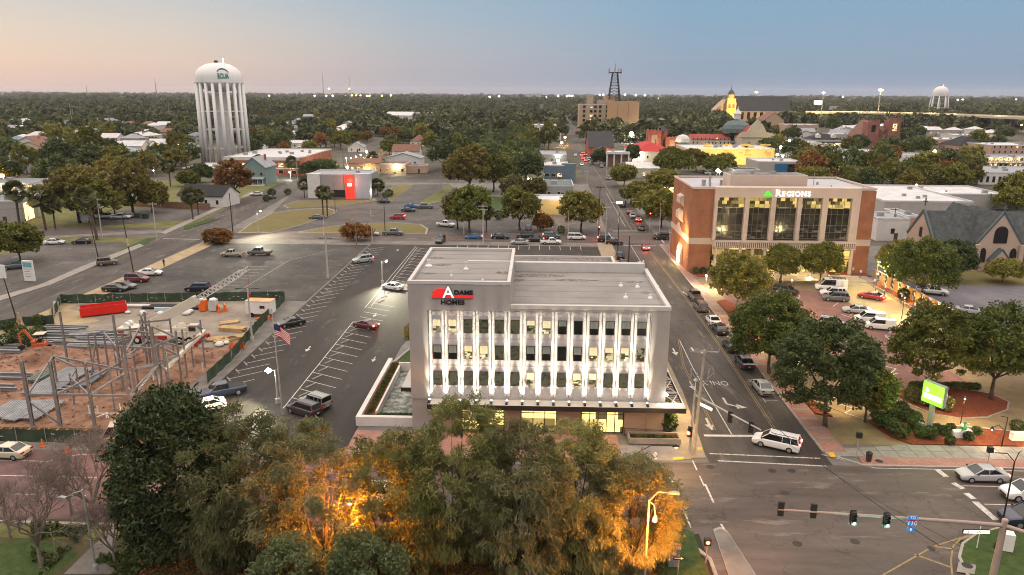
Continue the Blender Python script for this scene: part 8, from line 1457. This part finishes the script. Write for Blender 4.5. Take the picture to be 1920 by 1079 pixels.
nb2 = MB().box(-1.1, -.05, -.18, 1.1, .05, .18).obj('street_name_sign', SIGY, o); nb2.location = (2.5, -3.0, 5.0); nb2.rotation_euler.z = -pi/4; MB().box(-1.05, -.065, -.14, 1.05, -.0505, .14).obj('lit_face', MATS['lit_name_face'], nb2)
# corner signal pole, north west
o = thing('signal_mast', 'silver signal pole with globe camera, lit street sign and arm pointing over the avenue', 'traffic signal', (17.2, 73.6, .12)); MB().tube((0, 0, 0), (.1, 0, 7.2), .15, .10, 12).obj('pole', ALU, o); MB().tube((.1, 0, 7.2), (.1, 0, 8.2), .05, .05, 8).lathe([(0, -.28), (.28, 0), (0, .28)], (.1, 0, 8.3), 14).obj('camera_globe', M('globe_white', (.7, .7, .72), .3, var=0), o, smooth=True)
MB().tube((.1, 0, 6.6), (5.0, -7.5, 6.2), .12, .07, 12).obj('mast_arm', ALU, o); sig(o, 4.4, -6.4, 6.0, None, 2.6); sig(o, 2.9, -4.2, 6.05, None, 2.6); ns = MB().box(-.9, -.06, -.22, .9, .06, .22).obj('street_name_sign', SIGY, o); ns.location = (1.1, -1.5, 5.9); ns.rotation_euler.z = -1.0; MB().box(-.85, -.075, -.17, .85, -.0605, .17).obj('lit_face', MATS['lit_name_face'], ns)
sp = sig(o, -.2, -.2, 2.3, None, -.6); MB().tube((0, -.3, 0), (0, -.34, 0), .22, .22, 12).obj('light', E('hand_red', (1, .06, .02), 2), sp)
def pedsig(lb, px, py, ptop, lit=True):
    x, y = at(px, py); h = hat(x, y, ptop); o = thing('pedestrian_signal', lb, 'traffic signal', (x, y, .12)); MB().tube((0, 0, 0), (0, 0, h), .06, .05, 8).obj('pole', ALU, o); s = MB().box(-.28, -.2, h-.5, .28, .15, h+.1).obj('signal_head', SIGY, o)
    if lit: MB().tube((0, -.201, h-.2), (0, -.23, h-.2), .17, .17, 12).obj('light', E('hand_red', (1, .06, .02), 2), s)
    return o
pedsig('pedestrian signal with red hand at the corner lawn', 1323, 1058, 1014); pedsig('dark pedestrian signal on a white pole by the litter bin', 1605, 860, 815, False); pedsig('slim post with dark button box on the east pavement', 1851, 873, 842, False)
for lb, px, py, pt in (('traffic signal with red light at the bank side of the far junction', 1217, 444, 400), ('traffic signal with red light at the oak side of the far junction', 1123, 447, 425)): x, y = at(px, py); h = hat(x, y, pt); o = thing('traffic_signal', lb, 'traffic signal', (x, y, 0)); MB().tube((0, 0, 0), (0, 0, h), .08, .06, 8).obj('pole', ALU, o); sig(o, 0, -.2, h-.4, 1, 0, SRED); lamp('signal_glow', (0, -1.0, h), 260, (1, .06, .03), o)
x, y = at(1164, 414); o = thing('hanging_signals', 'span of dark signals and a lit sign over the far junction', 'traffic signal', (x-3.6, y-2, 0)); MB().tube((0, 0, 0), (0, 0, 6), .09, .09, 8).tube((0, 0, 5.8), (9, 0, 6.2), .07, .05, 8).obj('mast', ALU, o); [sig(o, sx, .1, 5.9, None, pi) for sx in (4.6, 6.2)]; MB().box(1.8, -.1, 5.5, 3.6, 0, 6.3).obj('lit_sign', MATS['lit_name_face'], o)
# ---- forecourt things
o = thing('pylon_sign', 'tilted glowing green sign box with white bar on a grey post', 'sign', (45.68, 79.0, .15), radians(-63)); MB().box(-.25, -.18, 0, .25, .18, 3.6).obj('post', ALU, o); MB().box(-1.35, -.26, 3.6, 1.35, .26, 6.2).obj('cabinet', M('sign_cabinet', (.22, .23, .24), .5), o, bevel=.05); fc_ = MB().box(-1.26, -.275, 3.7, 1.26, -.262, 6.1).obj('face', M('sign_green_lit', (.1, .6, .02), .4, var=0, emit=(.13, 1, .02), es=1.6), o); MB().box(-1.1, -.288, 4.2, 1.1, -.2765, 4.75).xprism([(-1.0, 5.0), (-.5, 5.0), (-.75, 5.5)], -.288, -.2765).obj('white_bar', E('sign_white_lit', (1, 1, .95), 3.2), fc_); lamp('sign_glow', (0, -2.5, 4.8), 120, (.3, 1, .1), o, size=.5); MB().box(-1.2, -.6, .1, -.4, -.2, 1.1).obj('meter_box', STEEL, o)
o = thing('monument_wall', 'long low white monument wall with dark lettering', 'sign', (54.2, 77.4, .15), .02); MB().box(0, 0, 0, 12, .6, .95).obj('wall', WHITEP, o, bevel=.03); text('ActiGraph', .62, DKL, .01, 'lettering', o, (2.6, -.012, .25), offset=.006); lamp('wall_uplight', (1, -1.5, .4), 60, (1, .7, .3), o)
o = thing('painted_statue', 'small green and white animal statue on a white rock', 'statue', (49.0, 78.3, .15)); MB().quads([(-1.1, -.5, 0), (1.2, -.45, 0), (1.1, .5, 0), (-1.0, .5, 0), (-1.0, -.4, .75), (1.0, -.35, .95), (.95, .35, .9), (-.9, .4, .7)], [(0, 1, 5, 4), (1, 2, 6, 5), (2, 3, 7, 6), (3, 0, 4, 7), (4, 5, 6, 7)]).obj('rock', WHITEP, o, bevel=.1); SGR = M('statue_green', (.06, .28, .10), .5, var=.1); MB().lathe([(.05, 0), (.34, .12), (.36, .35), (.2, .6), (.14, .78)], (.2, 0, .85), 12).lathe([(0, 0), (.18, .1), (.18, .26), (0, .36)], (.3, 0, 1.55), 10).tube((-.1, 0, 1.0), (-.7, -.1, .95), .12, .04, 8).tube((.1, -.25, 1.1), (-.3, -.4, .85), .07, .04, 8).obj('figure', SGR, o); MB().tube((.4, 0, 1.72), (.75, 0, 1.55), .07, .03, 8).lathe([(0, 0), (.25, .12), (.1, .4), (0, .42)], (-.05, .05, 1.2), 10).obj('white_part', WHITEP, o)
x, y = at(1628, 867); o = thing('litter_bin', 'dark slatted litter bin at the pavement corner', 'litter bin', (x, y, .13)); MB().lathe([(.26, 0), (.33, .9), (.36, .95), (.30, .95), (.24, .1)], n=18).obj('bin', M('bin_brown', (.05, .03, .03), .5), o); MB().lathe([(.36, .96), (.2, 1.1), (0, 1.12)], n=18).obj('lid', BLACKM, o)
o = thing('hydrant', 'small white fire hydrant on the corner pavement', 'hydrant', (*at(1228, 862), .13)); MB().lathe([(.16, 0), (.16, .08), (.1, .1), (.1, .55), (.14, .58), (.1, .72), (0, .78)], n=12).tube((-.2, 0, .45), (.2, 0, .45), .05).obj('body', WHITEP, o)
x, y = at(1262, 1062); o = thing('utility_cabinet', 'grey metal cabinet with pinkish lid on the corner lawn', 'cabinet', (x, y, .14), -.05); MB().box(-.45, -.32, 0, .45, .32, 1.7).obj('cabinet', STEEL, o, bevel=.02); MB().box(-.5, -.37, 1.703, .5, .37, 1.8).obj('lid', M('pinkish_lid', (.42, .32, .29), .6), o)
x, y = at(1270, 1088); o = thing('one_way_sign', 'black one way arrow plate on a thin post', 'sign', (x, y, .14)); MB().tube((0, 0, 0), (0, 0, 2.2), .03, .03, 8).obj('post', ALU, o); pl = MB().box(-.45, -.04, 1.75, .45, -.031, 2.05).obj('plate', BLACKM, o); MB().xprism([(-.36, 1.85), (.15, 1.85), (.15, 1.79), (.38, 1.9), (.15, 2.01), (.15, 1.95), (-.36, 1.95)], -.05, -.041).obj('arrow', SWH, pl); text('ONE WAY', .09, BLACKM, .002, 'lettering', pl, (-.08, -.053, 1.868))
x, y = at(1885, 1032); o = thing('utility_cabinet', 'tall white cabinet behind the signal mast', 'cabinet', (x, y, .12), -.3); MB().box(-.45, -.4, 0, .45, .4, 1.6).obj('cabinet', WHITEP, o, bevel=.02)
x, y = at(1831, 1030); o = thing('sign_post', 'thin white post on the right corner island', 'post', (x, y, .12)); MB().tube((0, 0, 0), (0, 0, 2.1), .04, .035, 8).obj('post', WHITEP, o)
o = thing('twin_lamp', 'black ornamental lamp post with two swan neck arms at the right corner', 'street lamp', (40.2, 56.6, .12)); MB().lathe([(.28, 0), (.24, .5), (.12, .8), (.08, 1.0)], n=12).tube((0, 0, 1.0), (0, 0, 8.3), .08, .055, 10).obj('pole', BLK, o)
x, y = at(1873, 860); o2 = thing('black_lamp', 'black lamp post with flat head and warm lower lamp on the east pavement', 'street lamp', (52.2, 76.0, .13)); h = hat(52.2, 76.0, 785); MB().tube((0, 0, 0), (.1, 0, h), .08, .05, 8).beam((.1, 0, h), (-.7, 0, h+.15), .1, .06).obj('pole', BLK, o2); MB().path([(0, 0, 1.9), (-.7, 0, 2.6), (-1.3, 0, 2.3)], .04, 6).lathe([(.06, .3), (.22, 0), (0, .02)], (-1.35, 0, 2.1), 10).obj('lower_arm', BLK, o2); MB().lathe([(0, -.15), (.14, 0)], (-1.35, 0, 2.1), 8).obj('lens', WHL2, o2); lamp('lamp_light', (-1.35, -.2, 1.8), 120, (1, .75, .4), o2)
hd = MB().path([(0, 0, 8.3), (-.5, .3, 8.9), (-1.2, .8, 8.7)], .04, 6).path([(0, 0, 8.3), (.5, .4, 9.0), (1.1, 1.0, 8.8)], .04, 6).obj('arm', BLK, o)
for i, (px, py) in enumerate(((1612, 524), (1638, 541), (1658, 554), (1689, 571), (1713, 588), (1750, 603), (1598, 519))): x, y = at(px, py); o = thing('parking_post', 'blue post with small white disabled parking plate along the forecourt edge', 'sign post', (x, y, .12), group='blue parking posts'); MB().tube((0, 0, 0), (0, 0, 1.4), .08, .08, 8).obj('post', M('post_blue', (.03, .10, .26), .5), o); MB().box(-.16, -.06, 1.35, .16, -.02, 1.85).obj('plate', M('plate_pale', (.45, .5, .55), .5), o)
for i, (px, py, pt, lb, pw, c) in enumerate(((1323, 540, 519, 'low white globe lamp by the avenue mulch bed', 700, (1, .85, .55)), (1550, 528, 490, 'thin dark lamp post before the bank lobby', 0, 0), (1464, 538, 512, 'slim bollard lamp on the bank plaza', 0, 0))):
    x, y = at(px, py); h = hat(x, y, pt); o = thing('forecourt_lamp', lb, 'lamp post', (x, y, .1)); MB().tube((0, 0, 0), (0, 0, h), .05, .04, 8).obj('pole', ALU if pw else BLK, o); MB().lathe([(0, -.2), (.2, 0), (0, .2)], (0, 0, h+.1), 10).obj('globe', WHL2 if pw else BLK, o)
    if pw: lamp('lamp_light', (0, -.4, h), pw, c, o)
for px, py, z, pw, c in ((1518, 524, .6, 260, (1, .8, .4)), (1345, 545, 1.2, 380, (1, .70, .22)), (1640, 556, 4.5, 900, (1, .74, .28)), (1690, 600, 4.0, 800, (1, .74, .28)), (1480, 575, 5, 700, (1, .70, .28)), (1585, 770, 4.5, 500, (1, .68, .24)), (1800, 800, 3.5, 500, (1, .68, .26)), (1760, 700, 4, 350, (1, .72, .3)), (1430, 640, 4, 500, (1, .66, .2)), (1400, 600, 3.5, 350, (1, .66, .2)), (1505, 655, 4, 450, (1, .72, .25))):
    x, y = at(px, py); o = thing('garden_lamp', 'small hooded forecourt lamp half hidden by the oaks', 'lamp post', (x, y, .1), group='hooded lamps under the oaks'); MB().tube((0, 0, 0), (0, 0, z), .05, .04, 6).obj('pole', BLK, o); MB().lathe([(.05, .2), (.24, 0), (.22, -.02)], (0, 0, z), 10).obj('hood', BLK, o); MB().lathe([(0, -.14), (.15, -.03)], (0, 0, z), 8).obj('lens', WHL2, o); lamp('lamp_light', (0, 0, z-.35), pw*1.7, c, o, size=.12)
# ---- west side sign slabs, board, fence
for px0, px1, py, pt, lb, t_ in ((46, 68, 527, 489, 'white sign slab with teal top beside the west drive', True), (-8, 13, 522, 497, 'plain white sign slab at the left edge', False)):
    (xa, ya), (xb, yb) = at(px0, py), at(px1, py); h = hat(xa, ya, pt); o = thing('sign_slab', lb, 'sign', (xa, ya, 0), -.12); MB().box(0, 0, 0, xb-xa, .35, h).obj('slab', WHITEP, o, bevel=.02)
    if t_: MB().box(.2, -.02, h*.68, xb-xa-.2, -.004, h*.92).obj('teal_panel', M('teal_panel', (.14, .32, .36), .6), o); b = MB(); [b.box(.4, -.02, h*(.58-.12*k), (xb-xa)*(.8-.1*(k % 2)), -.004, h*(.58-.12*k)+.12) for k in range(4)]; b.obj('text_row', M('sign_grey_text', (.25, .27, .3), .7), o)
x0, y0 = at(146, 418); x1, y1 = at(171, 418); o = thing('blank_board', 'large blank white board on short legs on the motel lawn', 'sign', (x0, y0, 0)); hb = hat(x0, y0, 398); MB().box(0, -.1, .6, x1-x0, .1, hb).obj('board', WHITEP, o); [MB().box(q, -.12, 0, q+.2, .12, .597).obj('leg', DWOOD, o) for q in (.5, x1-x0-.7)]
FW_ = M('fence_timber', (.22, .13, .075), .85, var=.2, scale=2.)
for (a, c), h, lb in ((((236, 386), (302, 390)), 2.2, 'brown timber fence behind the rear west car park'), (((302, 390), (396, 394)), 2.2, 'brown timber fence along the white cottage yard')):
    (xa, ya), (xb, yb) = at(*a), at(*c); d = hypot(xb-xa, yb-ya); o = thing('timber_fence', lb, 'fence', (xa, ya, 0), atan2(yb-ya, xb-xa)); b = MB(); [b.box(k*.3, 0, 0, k*.3+.28, .05, h-.06*(k % 3 == 0)) for k in range(int(d/.3))]; b.obj('boards', FW_, o); [MB().box(q, .053, 0, q+.12, .17, h-.1).obj('post', FW_, o) for q in np.arange(0, d, 3)]
for px, py, lb in ((258, 409, 'green utility box left of the lawn strip'), (273, 410, 'green utility box right of its twin')): x, y = at(px, py); o = thing('utility_box', lb, 'cabinet', (x, y, 0)); MB().box(-.8, -.6, 0, .8, .6, 1.4).obj('box', M('dark_green_box', (.03, .05, .04), .6), o, bevel=.03); MB().box(-.85, -.65, 1.403, .85, .65, 1.5).obj('lid', M('dark_green_box', (.03, .05, .04), .6), o)
o = thing('person', 'person in dark clothes walking beside the old car park kerb', 'person', (*at(308, 500), 0), .6)
pm = bpy.data.meshes.new('person'); b = MB(); sk = [((0, 0, .92), .14), ((0, 0, 1.2), .15), ((0, 0, 1.42), .14), ((0, 0, 1.55), .06), ((0, 0, 1.66), .10), ((0, 0, 1.74), .08), ((.09, .12, .48), .075), ((.09, .22, .05), .05), ((.09, .30, .03), .04), ((-.09, -.1, .48), .075), ((-.09, -.28, .08), .05), ((-.09, -.22, .03), .04), ((.22, -.06, 1.38), .06), ((.26, -.1, 1.1), .045), ((.25, .02, .86), .035), ((-.22, .06, 1.38), .06), ((-.26, .1, 1.1), .045), ((-.24, .24, .9), .035)]
pm.from_pydata([s[0] for s in sk], [(0, 1), (1, 2), (2, 3), (3, 4), (4, 5), (0, 6), (6, 7), (7, 8), (0, 9), (9, 10), (10, 11), (2, 12), (12, 13), (13, 14), (2, 15), (15, 16), (16, 17)], []); po = bpy.data.objects.new('body', pm); COL.objects.link(po); po.parent = o; pm.materials.append(M('dark_clothes', (.03, .03, .04), .9)); po.modifiers.new('s', 'SKIN'); po.modifiers.new('d', 'SUBSURF').levels = 1
for v, s in zip(pm.skin_vertices[0].data, sk): v.radius = (s[1], s[1])
pm.skin_vertices[0].data[0].use_root = True
# ---- lamps across the town: pole, head, bulb; the brighter ones really light their corner
def far_lamp(px, py, yb, c, pw=0, r=.5, lb=None):
    x, y = at(px, yb); h = hat(x, y, py); lb = lb or {'o': 'distant street lamp with orange glow among the trees', 'w': 'distant white street lamp among trees and roofs', 'y': 'distant yellow street lamp lighting a tree'}[c]; o = thing('town_lamp', lb, 'street lamp', (x, y, 0), group='%s lamps across the town' % {'o': 'orange', 'w': 'white', 'y': 'yellow'}[c]); k = 1+y/900
    MB().tube((0, 0, 0), (0, 0, h), .09*k, .07*k, 6).obj('pole', STEEL, o); MB().lathe([(0, -r), (r*.8, -r*.5), (r, 0), (r*.7, r*.6), (0, r)], (0, -.3*k, h), 10).obj('bulb', {'o': E('orange_bulb', (1, .42, .06), 22), 'w': E('white_bulb', (1, .98, .92), 26), 'y': E('yellow_bulb', (1, .85, .35), 26)}[c], o)
    if pw: lamp('lamp_light', (0, -1.6*k, h-.8), pw, {'o': (1, .42, .07), 'w': (.95, 1, .9), 'y': (1, .85, .25)}[c], o, size=.4)
for q in ((246, 234, 246, 'o', 1500, .9), (8, 330, 345, 'o', 2500, .8), (27, 304, 318, 'y', 1200, .6), (69, 287, 300, 'y', 2200, .7), (190, 278, 286, 'w', 0, .5), (338, 272, 288, 'o', 2500, .5), (592, 241, 252, 'o', 2500, 1.0), (645, 240, 252, 'o', 3000, 1.1), (716, 275, 288, 'o', 1200, .6), (737, 239, 246, 'o', 0, .7), (830, 213, 222, 'o', 3000, 1.1), (808, 249, 256, 'o', 800, .7), (872, 250, 262, 'w', 1500, .7), (688, 285, 296, 'w', 2500, .7), (650, 297, 308, 'y', 600, .35), (659, 297, 308, 'y', 0, .35), (668, 294, 304, 'y', 0, .35), (677, 291, 300, 'y', 0, .35), (614, 312, 326, 'w', 400, .4), (626, 308, 322, 'w', 400, .4), (652, 314, 324, 'y', 900, .6), (507, 323, 336, 'w', 500, .4), (545, 323, 336, 'w', 500, .4), (290, 320, 332, 'w', 0, .25),
          (1059, 258, 272, 'o', 2500, .9), (1053, 268, 276, 'o', 1200, .9), (1115, 278, 291, 'o', 900, .6), (1046, 301, 318, 'w', 900, .7), (1128, 251, 262, 'w', 1200, .8), (1183, 251, 268, 'w', 4000, 1.6), (1196, 289, 304, 'w', 900, .6), (1246, 321, 340, 'y', 1400, .7), (1005, 318, 335, 'y', 1500, .6), (990, 336, 352, 'w', 600, .4), (1344, 320, 334, 'w', 1500, .8), (1348, 322, 336, 'w', 0, .6), (1329, 247, 254, 'w', 900, .7), (1252, 225, 236, 'o', 900, .9), (1462, 276, 290, 'w', 2000, .9), (1478, 264, 280, 'y', 1500, .8), (1456, 290, 302, 'y', 500, .6), (1466, 293, 304, 'w', 500, .6), (1500, 285, 298, 'w', 500, .6), (1512, 290, 302, 'w', 0, .5), (1553, 323, 336, 'w', 600, .5), (1558, 325, 338, 'w', 0, .5), (1571, 327, 340, 'w', 600, .5), (1585, 333, 348, 'w', 700, .55), (1594, 334, 350, 'w', 700, .55), (1612, 320, 334, 'w', 500, .5), (1627, 290, 304, 'w', 500, .7), (1669, 321, 336, 'w', 500, .5), (1674, 308, 322, 'w', 700, .5), (1714, 348, 372, 'y', 1800, .55), (1762, 360, 386, 'y', 1800, .55), (1750, 284, 296, 'y', 2200, .9), (1608, 235, 244, 'w', 600, 1.2), (1808, 216, 224, 'w', 0, 1.6), (1900, 219, 228, 'y', 900, 1.4), (1888, 214, 226, 'y', 0, 1.2), (1913, 236, 246, 'y', 900, 1.2), (1674, 416, 448, 'w', 500, .3), (1642, 490, 530, 'w', 300, .25)): far_lamp(*q)
# lights on the horizon
for i, (px, py, c) in enumerate(((191, 181, 'w'), (195, 181, 'w'), (505, 180, 'y'), (590, 180, 'y'), (612, 180, 'y'), (624, 180, 'y'), (648, 180, 'o'), (655, 167, 'o'), (660, 179, 'o'), (668, 179, 'o'), (676, 179, 'o'), (688, 180, 'y'), (693, 180, 'y'), (716, 180, 'o'), (617, 167, 'y'), (733, 179, 'y'), (918, 182, 'w'), (936, 181, 'w'), (1047, 180, 'w'), (1063, 180, 'w'), (1068, 180, 'w'), (1073, 180, 'w'), (1103, 180, 'w'), (1111, 179, 'w'), (1124, 178, 'w'), (1131, 178, 'w'), (1172, 178, 'w'), (1192, 179, 'w'), (1209, 179, 'w'), (1025, 183, 'w'), (1235, 185, 'w'), (1258, 185, 'w'), (1795, 188, 'w'), (1805, 187, 'w'), (1820, 188, 'w'), (1830, 188, 'w'), (1905, 187, 'w'), (1580, 182, 'w'), (1381, 182, 'o'))):
    Y = 3600; x, z = aty(px, py, Y); o = thing('mast_light', 'tiny light on a mast along the horizon', 'light mast', (x, Y, 0), group='lights along the horizon'); MB().tube((0, 0, 0), (0, 0, z), .5, .4, 5).obj('mast', STEEL, o); MB().lathe([(0, -2.6), (2.2, -1), (2.8, 0), (1.8, 1.6), (0, 2.2)], (0, -1, z), 8).obj('bulb', {'o': E('orange_bulb', (1, .42, .06), 22), 'w': E('white_bulb', (1, .98, .92), 26), 'y': E('yellow_bulb', (1, .85, .35), 26)}[c], o)
for px, pt, Y, w, lb in ((161, 158, 2600, 2.2, 'short guyed radio mast on the left horizon'), (290, 147, 2600, 2.6, 'taller tapering radio mast on the left horizon'), (604, 134, 4200, 3.0, 'thin tall radio mast left of centre on the horizon'), (655, 144, 4200, 2.0, 'thinner radio mast right of the tall one'), (134, 196, 900, .8, 'tall pole standing above the left woods'), (745, 166, 4200, 1.5, 'very faint radio mast near the centre horizon'), (284, 190, 1100, .9, 'pale steel pole of the substation'), (315, 192, 1100, .9, 'second pale steel pole of the substation')):
    x, z = aty(px, pt, Y); o = thing('radio_mast', lb, 'mast', (x, Y, 0)); MB().tube((0, 0, 0), (0, 0, z*.55), w, w*.5, 6).tube((0, 0, z*.55), (0, 0, z), w*.5, w*.2, 6).obj('mast', M('mast_grey', (.25, .22, .22), .7), o)
for px, pt, yb, c, lb, r in ((1643, 169, 234, 'o', 'tall high mast lamp glowing orange above the motorway', 3.0), (1470, 183, 226, 'w', 'high mast light beside the pink school', 2.2), (1538, 174, 230, 'w', 'twin headed high mast light on the right horizon', 1.8), (1416, 173, 196, 'o', 'orange mast light above the cathedral', 5)):
    x, y = at(px, yb); h = hat(x, y, pt); o = thing('high_mast_lamp', lb, 'lamp post', (x, y, 0)); MB().tube((0, 0, 0), (0, 0, h), .9 if r < 5 else 2, .5, 8).obj('pole', STEEL, o); MB().lathe([(0, -r*.5), (r, -r*.3), (r, r*.2), (0, r*.4)], (0, 0, h), 12).obj('lamp_ring', E('orange_ring', (1, .55, .18), 18) if c == 'o' else E('white_ring', (1, .97, .9), 14), o); lamp('ring_light', (0, 0, h-4), 9000, (1, .6, .25), o, size=2) if c == 'o' else None
for px0, px1, p0, p1, yb, lb in ((1452, 1462, 193, 201, 212, 'lit billboard on a post at the left of the motorway'), (1527, 1541, 189, 196, 212, 'wide lit billboard on a post by the motorway'), (1556, 1571, 199, 206, 214, 'dim white building sign in the right woods'), (986, 1014, 176, 183, 186, 'far pale block rising on the horizon')):
    x, y = at((px0+px1)/2, yb); xa, za = aty(px0, p0, y); xb, zb2 = aty(px1, p1, y); o = thing('billboard' if 'board' in lb else 'far_building', lb, 'billboard' if 'board' in lb else 'building', (x, y, 0)); MB().box(xa-x, -1, zb2, xb-x, 1, za).obj('panel', E('billboard_lit', (1, 1, .98), 1.3) if 'board' in lb else M('far_pale_wall', (.40, .38, .38), .8), o); MB().tube((0, 0, 0), (0, 0, zb2), 1.2, 1.2, 8).obj('post', STEEL, o)

# ---- evening air
hz_ = MB().box(-9000, -120, -1.2, 9000, 12500, 120).obj('haze', bpy.data.materials.new('haze')); hz_['kind'] = 'stuff'; m = hz_.data.materials[0]; m.use_nodes = True; n = m.node_tree.nodes; n.remove(n['Principled BSDF']); pv_ = n.new('ShaderNodeVolumePrincipled'); pv_.inputs['Color'].default_value = (.86, .86, .9, 1); pv_.inputs['Density'].default_value = .000042; pv_.inputs['Anisotropy'].default_value = .2; m.node_tree.links.new(pv_.outputs[0], n['Material Output'].inputs['Volume'])
